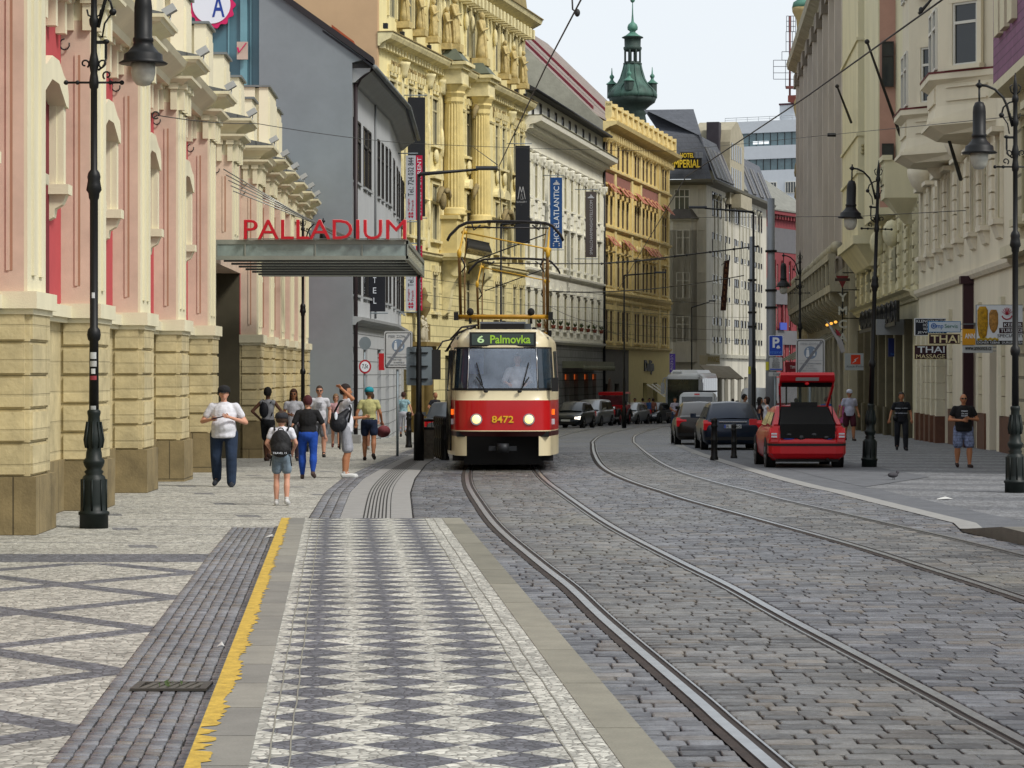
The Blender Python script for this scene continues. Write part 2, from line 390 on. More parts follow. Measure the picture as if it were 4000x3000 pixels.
# right-hand kerb, pavement and parking bay
kerbR = [(6.1, 20.), (5.98, 27.), (5.93, 30.2), (5.62, 32.6), (5.72, 33.4), (5.86, 34.7), (5.5, 40.6), (5.2, 46.), (5.1, 52.), (5.1, 62.), (5.15, 74.), (5.4, 86.), (6.6, 110.), (9.6, 150.), (13.5, 185.), (20, 235.)]
sheet('pavement', offs(kerbR[4:], .3), [(60, 33.4), (60, 235.)], .004, M_right)
sheet('pavement', offs(kerbR[4:], .3), offs(kerbR[4:], 1.0), .008, M_asph)
sheet('kerb', kerbR[4:], offs(kerbR[4:], .3), .010, M_slab)
sheet('parking_bay', offs(kerbR[7:], 1.0), [(x+(1.0 if z < 50 else 3.2), z) for x, z in kerbR[7:]], .012, M_asph)
kr = MB(); zz = [(6.55, 12.), (6.1, 20.), (5.98, 27.), (5.95, 30.2), (5.88, 31.4), (5.72, 33.3)]; hh = [.15, .15, .15, .15, .15, .012]
vs = []; fs = []
for i, ((x, z), h) in enumerate(zip(zz, hh)):
    vs += [(x, z, -.02), (x, z, h), (x+.3, z, h+.002), (60, z, h)]
    if i: k = 4*i; fs += [(k-4, k-3, k+1, k), (k-3, k-2, k+2, k+1), (k-2, k-1, k+3, k+2)]
kr.add(vs, fs); 
for i in range(len(kr.m)): kr.m[i] = 1 if i % 3 == 2 else 0
tag(kr.build('kerb', [mat('kerb_dark', '6a675f', .8, var=.2, vs=3, bump=.3, bs=60), M_right]), kind='structure')
# ---------------------------------------------------------------- tram tracks
A_ = [(2.9, -8.), (2.62, -4.), (1.32, 13.2), (1.126, 15.9), (.738, 21.1), (.54, 24.2), (.26, 27.6), (-.18, 33.5), (-.49, 39.5), (-.78, 46.7), (-.96, 56.5), (-.95, 67.), (-.7, 80.), (-.2, 95.), (.6, 113.), (2.6, 141.), (6., 177.), (12., 230.), (24., 300.)]
C_ = [(6.8, -8.), (6.5, -4.), (5.25, 11.), (4.5, 23.), (4.24, 26.5), (3.96, 30.), (3.53, 34.), (3.2, 37.), (2.63, 42.5), (2.22, 50.2), (2.08, 59.9), (2.35, 74.7), (2.75, 88.8), (3.1, 99.), (4.2, 119.), (6.7, 148.), (10., 179.), (16., 230.), (28., 300.)]
def offset_path(P, d):
    out = []
    for i, p in enumerate(P):
        a = P[max(i-1, 0)]; b = P[min(i+1, len(P)-1)]; tx, tz = b[0]-a[0], b[1]-a[1]; L = math.hypot(tx, tz)
        out.append((p[0]+d*tz/L, p[1]-d*tx/L))
    return out
def ribbon(mb, P, d0, d1, off, mi, thick=0):
    a, b = offset_path(P, d0), offset_path(P, d1); vs = []; fs = []
    for i in range(len(P)):
        g0, g1 = gz(a[i][1]), gz(b[i][1])
        vs += [(a[i][0], a[i][1], g0+off), (b[i][0], b[i][1], g1+off)]
        if thick: vs += [(a[i][0], a[i][1], g0+off-thick), (b[i][0], b[i][1], g1+off-thick)]
        k = 4 if thick else 2
        if i:
            j = k*i; fs.append((j-k, j-k+1, j+1, j))
            if thick: fs += [(j-k, j, j+2, j-k+2), (j-k+1, j-k+3, j+3, j+1)]
    mb.add(vs, fs, mi)
def track(pts, name):
    L = spline(pts, .8); mb = MB(); Rr = offset_path(L, 1.505)
    for path, s in ((L, 1), (Rr, -1)):
        ribbon(mb, path, -.035, .035, .016, 0, .03)                 # running head
        ribbon(mb, path, s*.035 if s > 0 else -.085, .085 if s > 0 else -.035, .005, 1)   # flangeway
        ribbon(mb, path, *((.085, .10) if s > 0 else (-.10, -.085)), .014, 0, .02)      # guard lip
        ribbon(mb, path, *((-.10, -.035) if s > 0 else (.035, .06)), .006, 2)
    tag(mb.build(name, [M_steel, M_groove, M_seal]), kind='structure'); return L, Rr
TA, TB = track(A_, 'tram_track'); TC, TD = track(C_, 'tram_track')
# carriageway laid with individual granite setts
def stone_mat(name, ca, cb, cp, pf):
    m, nt, b, v = gnew(name, .55); g = nt.nodes.new('ShaderNodeNewGeometry'); r = E(nt, g.outputs['Random Per Island'])
    base = mixc(nt, r, ca, cb); warm = mapr(nt, (r*7.3).fr(), .72, 1, 0, .5); base = mixc(nt, warm, base, '74695a')
    base = mixc(nt, mapr(nt, noise(nt, v, .22, 4), .50, .66, 0, pf), base, cp)
    k = mapr(nt, noise(nt, v, .45, 5), .35, .65, .70, 1.22)*mapr(nt, noise(nt, v, 30, 4, .7), .3, .7, .78, 1.2)*mapr(nt, noise(nt, v, 6, 3), .35, .65, .85, 1.12)
    s = nt.nodes.new('ShaderNodeVectorMath'); s.operation = 'SCALE'; nt.links.new(base, s.inputs[0]); nt.links.new(k.o, s.inputs['Scale']); nt.links.new(s.outputs[0], b.inputs['Base Color'])
    nt.links.new(mapr(nt, noise(nt, v, 8, 3), .35, .65, .26, .62).o, b.inputs['Roughness'])
    bp = nt.nodes.new('ShaderNodeBump'); bp.inputs['Strength'].default_value = .7; bp.inputs['Distance'].default_value = .02; nt.links.new((E(nt, noise(nt, v, 14, 4))+E(nt, noise(nt, v, 60, 2))*.3).o, bp.inputs['Height']); nt.links.new(bp.outputs[0], b.inputs['Normal']); return m
def lay(Q, M_idx, mats, wv=1.0):
    """Q: n x 4 x 2 corner points of the stones"""
    rnd = np.random.RandomState(3); Q = np.array(Q); n = len(Q); c = Q.mean(1, keepdims=True); wave = lambda x, y: wv*(.03*np.sin(x*1.4+y*.31)+.016*np.sin(x*3.7+y*.9+1))
    P = Q+(rnd.rand(n, 4, 2)-.5)*.010; co = np.zeros((n, 12, 3)); top = .003+.004*rnd.rand(n); cy = c[:, 0, 1]+wave(c[:, 0, 0], c[:, 0, 1])
    for k in range(4):
        X_, Y_ = P[:, k, 0], P[:, k, 1]+wave(P[:, k, 0], P[:, k, 1]); tz = top+(rnd.rand(n)-.5)*.004-.010*np.clip(Y_-44, 0, 36)
        for r, (f, dz) in enumerate(((1, -.03), (.985, -.006), (.88, 0))): co[:, r*4+k, 0] = c[:, 0, 0]+(X_-c[:, 0, 0])*f; co[:, r*4+k, 1] = cy+(Y_-cy)*f; co[:, r*4+k, 2] = tz+dz
    q = [(k, (k+1) % 4, 4+(k+1) % 4, 4+k) for k in range(4)]+[(4+k, 4+(k+1) % 4, 8+(k+1) % 4, 8+k) for k in range(4)]+[(8, 9, 10, 11)]
    F_ = (np.array(q)[None]+(np.arange(n)*12)[:, None, None]).reshape(-1); me = bpy.data.meshes.new('road'); me.vertices.add(n*12); me.vertices.foreach_set('co', co.ravel()); nf = n*9
    me.loops.add(nf*4); me.loops.foreach_set('vertex_index', F_); me.polygons.add(nf); me.polygons.foreach_set('loop_start', np.arange(nf)*4); me.polygons.foreach_set('loop_total', np.full(nf, 4)); me.polygons.foreach_set('use_smooth', np.tile([False]*4+[True]*5, n))
    for m in mats: me.materials.append(m)
    me.polygons.foreach_set('material_index', np.repeat(np.array(M_idx, dtype=np.int32), 9)); me.update(calc_edges=True); return me
def lay_setts():
    rnd = np.random.RandomState(3); fA, fB, fC, fD = [interp(p) for p in (TA, TB, TC, TD)]; fK, fR = interp(kerbL), interp(kerbR); Q = []; I = []; z = 10.5
    while z < 76.2:
        h = .17+.05*rnd.rand(); lx = platR(z)+.01 if z < 34.0 else fK(z)+.01; rx = fR(z) if z > 20 else 6.1; tr = .03*math.sin(z*.2)
        for i, (a, b) in enumerate([(lx, fA(z)-.105), (fA(z)+.105, fB(z)-.105), (fB(z)+.07, fC(z)-.105), (fC(z)+.105, fD(z)-.105), (fD(z)+.07, rx)]):
            x = a
            while x < b-.05:
                w = min(.16+.17*rnd.rand(), b-x)
                if b-x-w < .08: w = b-x
                s, g = .003+.004*rnd.rand(), .006+.007*rnd.rand(); Q.append(((x+s, z+g), (x+w-s, z+g), (x+w-s, z+h-g), (x+s, z+h-g))); I.append(1 if i in (1, 3) else 0); x += w
        z += h
    tag(link('road', lay(Q, I, [stone_mat('granite_setts_laid', '68696d', '36363b', '5f5d55', .35), stone_mat('granite_setts_track', '6c6b69', '3b3a3a', '625f52', .45)])), kind='structure')
    def strip(LF, RF, z0, z1, cols):
        Q = []
        for c in range(cols):
            z = z0+.1*rnd.rand()
            while z < z1:
                h = .10+.07*rnd.rand(); e = min(z+h, z1+.02); g = .005; q = []
                for zz, f in ((z+g, c), (z+g, c+1), (e-g, c+1), (e-g, c)): a, b = LF(zz), RF(zz); t = f+(.045 if f == c else -.045); q.append((a+(b-a)*t/cols, zz))
                Q.append(q); z += h
        return Q
    gl = interp([(-2.35+.0615*33.2, -20.)]+gutL[1:]); G_ = strip(gl, platL, 11, 33.6, 8); K = interp([(x, z_) for x, z_ in kb(1)]); K2 = interp([(x, z_) for x, z_ in kb(.70)]); G2 = strip(lambda q: K(q), lambda q: K2(q), 34.0, 90, 3)
    m = stone_mat('gutter_setts_laid', '76777b', '56575c', '6b6b66', .3)
    for q in (G_, G2):
        me = lay(q, [0]*len(q), [m], .25); me.name = 'gutter'; o = link('gutter', me); o.location.z = .008; tag(o, kind='structure')
lay_setts()
# drain grate in the gutter
gx0, gzz = G(524, 2695)[0:2]; gx1 = G(838, 2695)[0]
def grate():
    t = thing('drain_grate', 'iron drain grate with weeds set in the grey gutter setts', 'drain grate', (gx0, gzz, .010))
    L = gx1-gx0-.03; f = MB()
    for b in ((0, L, -.19, -.15), (0, L, .15, .19), (0, .05, -.15, .15), (L-.05, L, -.15, .15)): f.box(b[0], b[1], b[2], b[3], .006, .022)
    f.build('frame', mat('cast_iron', '4c4842', .6, metal=.5, var=.2, vs=8), t)
    s = MB()
    for i in range(6): x = .09+i*(L-.18)/5.0-.02; s.obox((x, -.15, .014), (x+.05, .15, .014), .04, .012)
    s.build('bar', mat('iron_bar', '59564e', .6, metal=.4, var=.2, vs=8), t)
    d = MB().box(.05, L-.05, -.15, .15, .005, .0075); d.build('pit', mat('pit_dark', '15130f', .95, var=0), t)
    wd = MB()
    for i in range(9):
        x = L*(.35+.3*R.random()); y = -.1+.2*R.random(); a = R.random()*6; z = .02+.02*R.random()
        wd.add([(x, y, .012), (x+.03*math.cos(a), y+.03*math.sin(a), z), (x+.012*math.cos(a+1), y+.02, z+.012)], [(0,1,2)])
    wd.build('weed', mat('weed_green', '3a4a22', .8, var=.2), t)
grate()
# ---------------------------------------------------------------- world, sun, camera
SUN_EL, SUN_AZ = math.radians(46), math.radians(128)      # azimuth from +y clockwise: behind right
W = bpy.data.worlds.new('World'); SC.world = W; W.use_nodes = True; nt = W.node_tree
bg = nt.nodes['Background']; sky = nt.nodes.new('ShaderNodeTexSky'); sky.sky_type = 'NISHITA'; sky.sun_disc = False
sky.sun_elevation = SUN_EL; sky.sun_rotation = SUN_AZ; sky.air_density = 1.0; sky.dust_density = 4.0
mx = mixc(nt, .86, sky.outputs[0], (7.9, 8.35, 8.75))
nt.links.new(mx, bg.inputs['Color']); bg.inputs['Strength'].default_value = .094
sl = bpy.data.lights.new('sun', 'SUN'); sl.energy = 2.35; sl.angle = math.radians(12); sl.color = (1, .96, .9)
so = bpy.data.objects.new('sun', sl); COL.objects.link(so)
sd = Vector((math.sin(SUN_AZ)*math.cos(SUN_EL), math.cos(SUN_AZ)*math.cos(SUN_EL), math.sin(SUN_EL)))
so.rotation_euler = sd.to_track_quat('Z', 'Y').to_euler()
cam = bpy.data.cameras.new('camera'); co = bpy.data.objects.new('camera', cam); COL.objects.link(co); SC.camera = co
cam.sensor_width = 36; cam.lens = F/4000*36; cam.shift_y = -44/4000; co.location = (0, 0, EYE); co.rotation_euler = (PI/2, 0, 0)
cam.clip_end = 2000; cam.clip_start = .5
SC.view_settings.view_transform = 'Standard'; SC.view_settings.look = 'None'; SC.view_settings.exposure = 0.36
# ---------------------------------------------------------------- facade frames: local x along the wall, -y towards the street, z up
class Fr:
    def __init__(s, A, B):
        s.A = A; s.L = math.hypot(B[0]-A[0], B[1]-A[1]); s.d = ((B[0]-A[0])/s.L, (B[1]-A[1])/s.L)
        s.rz = math.atan2(s.d[1], s.d[0]); s.M = Matrix.Translation((A[0], A[1], 0)) @ Matrix.Rotation(s.rz, 4, 'Z')
    def u(s, px, out=0):               # distance along the wall (or a plane in front of it) at image column px
        k = (px-CX)/F; n = (s.d[1], -s.d[0]); ax, ay = s.A[0]+n[0]*out, s.A[1]+n[1]*out
        return (k*ay-ax)/(s.d[0]-k*s.d[1])
    def Z(s, u): return s.A[1]+u*s.d[1]
    def z(s, px, py, out=0): return H(py, s.Z(s.u(px, out)))
def froot(fr, label, cat='building', name='building', z=0): 
    t = thing(name, label, cat, (fr.A[0], fr.A[1], z), fr.rz); return t
def sub(fr, root_fr): return root_fr.M.inverted() @ fr.M
def holes_wall(mb, u0, u1, z0, z1, holes, dep=.25, mi=0, y=0.0):
    us = sorted(set([u0, u1]+[a for h in holes for a in h[:2]])); zs = sorted(set([z0, z1]+[a for h in holes for a in h[2:4]]))
    us = [a for a in us if u0 <= a <= u1]; zs = [a for a in zs if z0 <= a <= z1]
    for i in range(len(us)-1):
        run = None
        for j in range(len(zs)-1):
            cu, cz = (us[i]+us[i+1])/2, (zs[j]+zs[j+1])/2
            inside = any(h[0] < cu < h[1] and h[2] < cz < h[3] for h in holes)
            if not inside:
                if run is None: run = zs[j]
            if (inside or j == len(zs)-2) and run is not None:
                e = zs[j] if inside else zs[j+1]
                mb.add([(us[i],y,run),(us[i+1],y,run),(us[i+1],y,e),(us[i],y,e)], [(0,1,2,3)], mi); run = None
    for a, b, c, d in [h[:4] for h in holes]:
        mb.add([(a,y,c),(b,y,c),(b,y,d),(a,y,d),(a,y+dep,c),(b,y+dep,c),(b,y+dep,d),(a,y+dep,d)], [(0,4,5,1),(1,5,6,2),(2,6,7,3),(3,7,4,0)], mi)
    mb.add([(u0,y,z0),(u0,y,z1),(u0,y+dep+.05,z1),(u0,y+dep+.05,z0)], [(0,1,2,3)], mi)
    mb.add([(u1,y,z0),(u1,y,z1),(u1,y+dep+.05,z1),(u1,y+dep+.05,z0)], [(3,2,1,0)], mi)
    mb.add([(u0,y,z1),(u1,y,z1),(u1,y+dep+.05,z1),(u0,y+dep+.05,z1)], [(0,1,2,3)], mi)
GL = [mat('window_glass_%d' % i, c, .08, var=.3, vs=.7, spec=.6) for i, c in enumerate(('1d2226', '2b3034', '3c4144', '15181a', '5a5f58'))]
M_white = mat('frame_white', 'c9c7bd', .6, var=.05); M_dkfr = mat('frame_dark', '2b2826', .5, var=.05); M_cream = mat('frame_cream', 'b9b08c', .6, var=.05); M_brown = mat('frame_brown', '4e3526', .6, var=.1)
_W = {}
def window(parent, u, z0, w, h, M=None, fm=None, gm=None, style='casement', dep=.2, y=0):
    fm = fm or M_white; gi = gm if gm is not None else R.choice([0, 0, 1, 1, 2, 3])
    key = (round(w, 2), round(h, 2), fm.name, gi, style)
    if key not in _W:
        f = MB(); t = .07 if w > .7 else .05
        f.box(-w/2, -w/2+t, -.05, .05, 0, h); f.box(w/2-t, w/2, -.05, .05, 0, h); f.box(-w/2+t, w/2-t, -.05, .05, 0, t); f.box(-w/2+t, w/2-t, -.05, .05, h-t, h)
        if style in ('casement', 'triple', 'transom'):
            tz = h*.68; f.box(-w/2+t, w/2-t, -.06, .04, tz-t*.6, tz+t*.6)
        if style == 'casement': f.box(-t*.5, t*.5, -.045, .045, t, h-t)
        if style == 'triple':
            for q in (-.17, .17): f.box(w*q-t*.5, w*q+t*.5, -.045, .045, t, h-t)
        if style == 'grid':
            for q in (-.25, 0, .25): f.box(w*q-t*.4, w*q+t*.4, -.045, .045, t, h-t)
        g = MB(); g.box(-w/2+t*.8, w/2-t*.8, .0, .02, t*.8, h-t*.8)
        _W[key] = (f.mesh('window', fm), g.mesh('pane', GL[gi]))
    mf, mg = _W[key]
    L = T(u, y+dep-.06, z0); L = M @ L if M is not None else L
    o = link('window', mf, parent, L); link('pane', mg, o); return o
def surround(mb, u, z0, z1, w, k=0, t=.16, p=.07, head='flat', sill=True, y=0):
    a, b = u-w/2, u+w/2
    mb.box(a-t, a, y-p, y-.002, z0, z1, k); mb.box(b, b+t, y-p, y-.002, z0, z1, k); mb.box(a-t, b+t, y-p-.01, y-.002, z1, z1+t, k)
    if sill: mb.box(a-t-.05, b+t+.05, y-p-.13, y-.002, z0-.13, z0, k)
    if head == 'flat': mb.box(a-t-.08, b+t+.08, y-p-.2, y-.002, z1+t+.12, z1+t+.24, k)
    if head in ('tri', 'arc'):
        hz = z1+t+.12; n = 2 if head == 'tri' else 7
        pts = [(a-t-.1, hz), (b+t+.1, hz)]+[(u+(w/2+t+.1)*math.cos(PI*i/n), hz+.12+(.45 if head == 'tri' else .4)*math.sin(PI*i/n)) for i in range(n+1)]
        mb.ey(pts, y-p-.18, y-.002, k)
    if head == 'keys':
        for q in (-.5, 0, .5): mb.box(u+q*w-.09, u+q*w+.09, y-p-.14, y-.002, z1+t, z1+t+.32, k)
def cornice(mb, u0, u1, z, pts, k=0, den=None):
    mb.ex([(0, z)]+[(-a, z+b) for a, b in pts]+[(0, z+pts[-1][1])], u0, u1, k)
    if den:
        sp, wd, hh, pr, dz = den; n = int((u1-u0)/sp)
        for i in range(n): mb.box(u0+(i+.3)*sp, u0+(i+.3)*sp+wd, -pr, -.003, z+dz, z+dz+hh, k)
CORN = [(.10, .0), (.14, .10), (.30, .2), (.34, .34), (.62, .42), (.68, .6)]
BELT = [(.06, .0), (.10, .08), (.22, .14), (.24, .26)]
def statue(mb, x, y, z, h, k=0, seed=0):       # carved figure in drapery
    r = random.Random(seed); s = h/1.8
    mb.box(x-.3*s, x+.3*s, y-.3*s, y+.3*s, z-.3*s, z, k)
    mb.lathe([(.3*s, 0), (.27*s, .3*s), (.2*s, .8*s), (.19*s, 1.0*s), (.25*s, 1.3*s), (.22*s, 1.45*s), (.07*s, 1.52*s)], (x, y), 9, k, z0=z, sq=.75)
    mb.ell((x, y-.03*s, z+1.66*s), (.105*s, .12*s, .145*s), 9, 6, k)
    mb.cap((x-.22*s, y, z+1.38*s), (x-.3*s, y-.12*s, z+1.05*s), .07*s, .055*s, 7, k); mb.cap((x-.3*s, y-.12*s, z+1.05*s), (x-.02*s, y-.28*s, z+(1.1+.1*r.random())*s), .055*s, .04*s, 7, k)
    mb.cap((x+.22*s, y, z+1.38*s), (x+.32*s, y-.05*s, z+1.02*s), .07*s, .055*s, 7, k); mb.cap((x+.32*s, y-.05*s, z+1.02*s), (x+.25*s, y-.2*s, z+.75*s), .055*s, .04*s, 7, k)
    for i in range(5): a = r.random()*PI+PI; mb.cap((x+.2*s*math.cos(a), y+.16*s*math.sin(a), z+.95*s), (x+.27*s*math.cos(a+.2), y+.22*s*math.sin(a+.2), z+.05*s), .045*s, .06*s, 5, k)
# ================================================================ the long cream and salmon building on the left
def palladium():
    yA = 30.9; A = (-5.99+.019*2.7, yA); B = (A[0]-.019*62.4, 93.3); fr = Fr(A, B); U = lambda Z: (Z-yA)/fr.d[1]
    t = froot(fr, 'long cream and salmon building with battlements and rusticated piers along the left pavement')
    mc = mat('stucco_cream', 'd9d2b4', .85, var=.12, vs=.8, streak=True, bump=.15, bs=60); mp = mat('stucco_salmon', 'cab4a0', .88, var=.14, vs=1.2, bump=.15, bs=80)
    mr = mat('stucco_red', 'b4484c', .85, var=.07); mdr = mat('stucco_crimson', '74202a', .8, var=.1)
    my = mat('rusticated_ochre', 'c2b48b', .9, var=.22, vs=2.0, bump=.55, bs=14, joints=(60, .43, .018, .8)); mg = mat('plinth_sandstone', '857654', .8, var=.28, vs=2.2, bump=.3, bs=30, joints=(.9, 60, .012, .35))
    PD = .46; piers = [U(z) for z in (33.6, 39.3, 44.9, 50.7, 56.8)]; far = [U(z) for z in (69.9, 74.3, 78.8, 83.1, 87.1, 90.9)]
    allp = [(p-1.42, p) for p in [U(33.6)-5.7]+piers]+[(p-1.35, p) for p in far]
    ent0, ent1 = piers[-1]+.02, far[0]-1.37; LG = 2.91
    # wall behind the piers, open at the entrance
    wb = MB()
    for a, b in ((-20.0, ent0), (ent1, fr.L)):
        wb.box(a, b, PD, PD+9, LG, 7.8, 0); wb.box(a, b, PD+.004, PD+9, .75, LG, 1); wb.box(a, b, PD-.06, PD+9, gz(93)-.6, .75, 2)
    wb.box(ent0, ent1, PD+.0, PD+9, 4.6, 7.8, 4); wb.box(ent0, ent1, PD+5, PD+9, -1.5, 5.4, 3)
    wb.build('wall', [mr, my, mg, mat('entrance_dark', '1c1b18', .9, var=.2), mp], t)  # entrance back near-black: its shade is put into the colour
    allp.append((U(62.6)-1.4, U(62.6)))
    eb = MB()        # entrance recess: inner pier and lining coloured dark for the shade, glass doors
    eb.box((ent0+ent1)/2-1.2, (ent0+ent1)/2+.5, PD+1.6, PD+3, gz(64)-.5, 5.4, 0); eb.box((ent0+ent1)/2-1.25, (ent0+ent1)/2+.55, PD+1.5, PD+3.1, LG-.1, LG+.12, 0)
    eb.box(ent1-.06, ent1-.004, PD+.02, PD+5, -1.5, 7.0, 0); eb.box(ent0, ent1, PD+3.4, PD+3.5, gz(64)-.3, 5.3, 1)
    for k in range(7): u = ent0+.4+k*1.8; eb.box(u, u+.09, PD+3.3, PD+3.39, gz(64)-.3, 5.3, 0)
    eb.build('entrance', [mat('entrance_shaded', '4b4636', .9, var=.15), GL[0]], t)
    for i, (a, b) in enumerate(allp):
        g0 = gz(fr.Z(b))-.3; m = MB(); upper = i == len(allp)-1
        if not upper: m.box(a-.09, b+.09, -.12, PD-.06, g0, .72, 2)                     # sandstone foot
        for k in range(0 if upper else 5):                                                # rusticated courses
            z0 = .72+k*.415; m.box(a, b, -.03, PD+.02, z0+.008, z0+.407, 1)
            m.box(a-.035, a+.0, .03, PD-.04, z0+.03, z0+.385, 1)
            for q0, q1 in ((a+.04, b-.36), (b-.33, b-.03)): m.box(q0, q1, -.06, -.03, z0+.035, z0+.38, 1)
        if not upper: m.box(a+.02, b-.02, -.01, PD+.01, .72, LG-.1, 1); m.box(a-.05, b+.05, -.08, PD+.03, 2.72, 2.79, 0); m.box(a-.10, b+.10, -.13, PD+.03, 2.79, LG+.09, 0)
        LB = 4.95 if upper else LG; m.box(a, b, 0, PD+.02, LB+.09, 7.75, 0)
        m.box(a-.004, a, .04, PD, LB+.09, 7.1, 3)                         # salmon near face
        m.box(a-.010, a-.004, PD*.5-.05, PD*.5-.015, LB+.35, 6.6, 4); m.box(a-.022, a-.004, PD*.5-.015, PD*.5+.03, LB+.35, 6.6, 3)
        for q in (.22, .62): m.box(a+q*1.4, a+q*1.4+.2, -.035, 0, LB+.3, 6.9, 0)
        m.box(a+.06, b-.06, -.05, 0, 6.95, 7.02, 0)
        # hanging strips and brackets under the capital
        for q in (.02, .46, .9):
            m.box(a+q*(b-a-.16)+.0, a+q*(b-a-.16)+.17, -.11, -.0, 6.95, 7.38, 0); m.box(a+q*(b-a-.16)-.03, a+q*(b-a-.16)+.20, -.16, 0, 7.34, 7.44, 0)
        for q in (.02, .27): m.box(a-.08, a-.004, q, q+.12, 6.95, 7.38, 0); m.box(a-.12, a-.004, q-.03, q+.15, 7.34, 7.44, 0)
        zt = 7.43
        def slab(e0, e1, z0, z1): # flaring tier
            q_ = .8; A0 = [(a-e0*q_, PD+.3), (a-e0*q_, -e0), (b+e0*q_, -e0), (b+e0*q_, PD+.3)]; A1 = [(a-e1*q_, PD+.3), (a-e1*q_, -e1), (b+e1*q_, -e1), (b+e1*q_, PD+.3)]
            m.ez(A0, z0, z1, 0, top=A1)
        slab(.10, .14, zt, zt+.03); slab(.14, .25, zt+.03, zt+.09); slab(.27, .28, zt+.09, zt+.14)
        slab(.05, .05, zt+.14, zt+.18)
        for j in range(4): f0, f1 = j/4, (j+1)/4; slab(.06+.28*f0**2.0, .06+.28*f1**2.0, zt+.18+.2*f0, zt+.18+.2*f1)
        slab(.36, .40, zt+.38, zt+.44); slab(.43, .44, zt+.44, zt+.50)
        m.build('pier', [mc, my, mg, mp, mat('salmon_groove', 'a17a63', .9, var=.05)], t)
        lr = MB(); lr.ex([(-.42, zt+.503), (-.42, zt+.52), (.5, zt+.72), (.5, zt+.503)], a-.34, b+.34); lr.build('roof', mat('slate_grey', '5f6262', .7, var=.2, vs=4, joints=(.3, 60, .02, .6)), t)
        fl = MB(); x = b+.2; y = -.30; z = zt+.52
        fl.tube([(x, y, z), (x, y-.02, z+.22)], .014, 6); fl.obox((x, y-.10, z+.36), (x, y+.10, z+.24), .22, .13)
        o = fl.build('floodlight', mat('aluminium', 'b5b5b2', .4, metal=.5, var=.1), t)
        hk = MB(); hk.tube([(a-.05, .40+.07*math.sin(q), 6.75+.08*math.cos(q)) for q in np.linspace(0, 5, 9)], .012, 5); hk.build('scroll_hook', mat('iron_black', '1c1d1f', .5, var=0), t)
    # bays: ledges, windows with eared surrounds, eaves between capitals
    bays = [(allp[i][1], allp[i+1][0]) for i in range(5)]+[(allp[i][1], allp[i+1][0]) for i in range(6, 11)]+[(allp[11][1], fr.L)]
    for a, b in bays:
        m = MB(); m.box(a, b, PD-.11, PD, 2.72, 2.79); m.box(a, b, PD-.17, PD, 2.79, LG+.05)
        for q in range(5): u = a+(b-a)*(q+.5)/5; m.box(u-.09, u+.09, PD-.14, PD, 6.85, 7.3); m.box(u-.13, u+.13, PD-.2, PD, 7.3, 7.4)
        m.ex([(PD, 7.4), (PD-.3, 7.4), (PD-.34, 7.5), (PD-.6, 7.72), (PD-.66, 7.82), (PD, 7.84)], a-.3, b+.3); m.build('moulding', mc, t)
    for a, b in bays[:5]+bays[5:10]:
        u = (a+b)/2; w = min(1.9, (b-a)*.45); q = MB(); zt = 6.0
        prof = [(-w/2-.22, zt-.1), (-w/2-.1, zt+.08), (-w/2+.2, zt+.14), (-.3, zt+.3), (.3, zt+.3), (w/2-.2, zt+.14), (w/2+.1, zt+.08), (w/2+.22, zt-.1), (w/2+.22, zt-.28), (w/2, zt-.26), (.3, zt-.02), (-.3, zt-.02), (-w/2, zt-.26), (-w/2-.22, zt-.28)]
        q.ey([(u+x, z) for x, z in prof], PD-.26, PD-.002)
        for s in (-1, 1):
            q.box(u+s*(w/2), u+s*(w/2+.2), PD-.22, PD-.002, 4.62, zt-.25); q.box(u+s*(w/2-.02), u+s*(w/2+.09), PD-.12, PD-.002, 4.62, zt-.25)
            q.box(u+s*(w/2-.1), u+s*(w/2+.28), PD-.3, PD-.002, 4.5, 4.64); q.ex([(PD, 4.5), (PD-.26, 4.5), (PD-.2, 4.36), (PD-.1, 4.3), (PD-.08, 4.18), (PD, 4.14)], u+s*(w/2+.1)-.12, u+s*(w/2+.1)+.12)
        o = q.build('window', mc, t); MB().box(u-w/2, u+w/2, PD-.02, PD-.006, LG+.05, zt-.25).build('pane', mdr, o)
    # parapet with slotted merlons
    q = MB(); u = U(28)
    q.box(U(27), fr.L, .62, 1.3, 7.7, 8.5)
    tops = [(U(z)-1.5, U(z), zt) for z, zt in ((35, 10), (40.5, 10), (46, 10.), (51.5, 10.), (56.9, 10.05), (61.8, 10.04), (66.3, 9.88), (70.7, 9.81), (74.9, 9.68))]+[(U(79.5), U(82.9), 10.68), (U(83.4), U(85.3), 10.4), (U(86), U(92.9), 9.2)]
    for i, (a, b, zt) in enumerate(tops):
        q.box(a, b, .95, 2.4, 8.3, zt); q.box(a, b, .55, .83, 8.3, zt); q.box(a+.12, b, .83, .95, 8.3, zt-.02)
        q.box(a+.1, b-.35, .50, .55, 8.5, zt-.3); q.box(a-.1, b+.05, .44, .56, 8.3, 8.5)
    q.build('parapet', mat('stucco_pale', 'ded7bb', .88, var=.07, vs=.7, bump=.1, bs=60), t)
    q = MB()
    for a, b, zt in tops: q.box(a-.06, b+.06, .48, 2.46, zt+.003, zt+.06)
    q.build('coping', mat('zinc_grey', '6f7474', .6, var=.15), t)
    # grey bin-like box by the wall
    return fr, t
FP, TP = palladium()
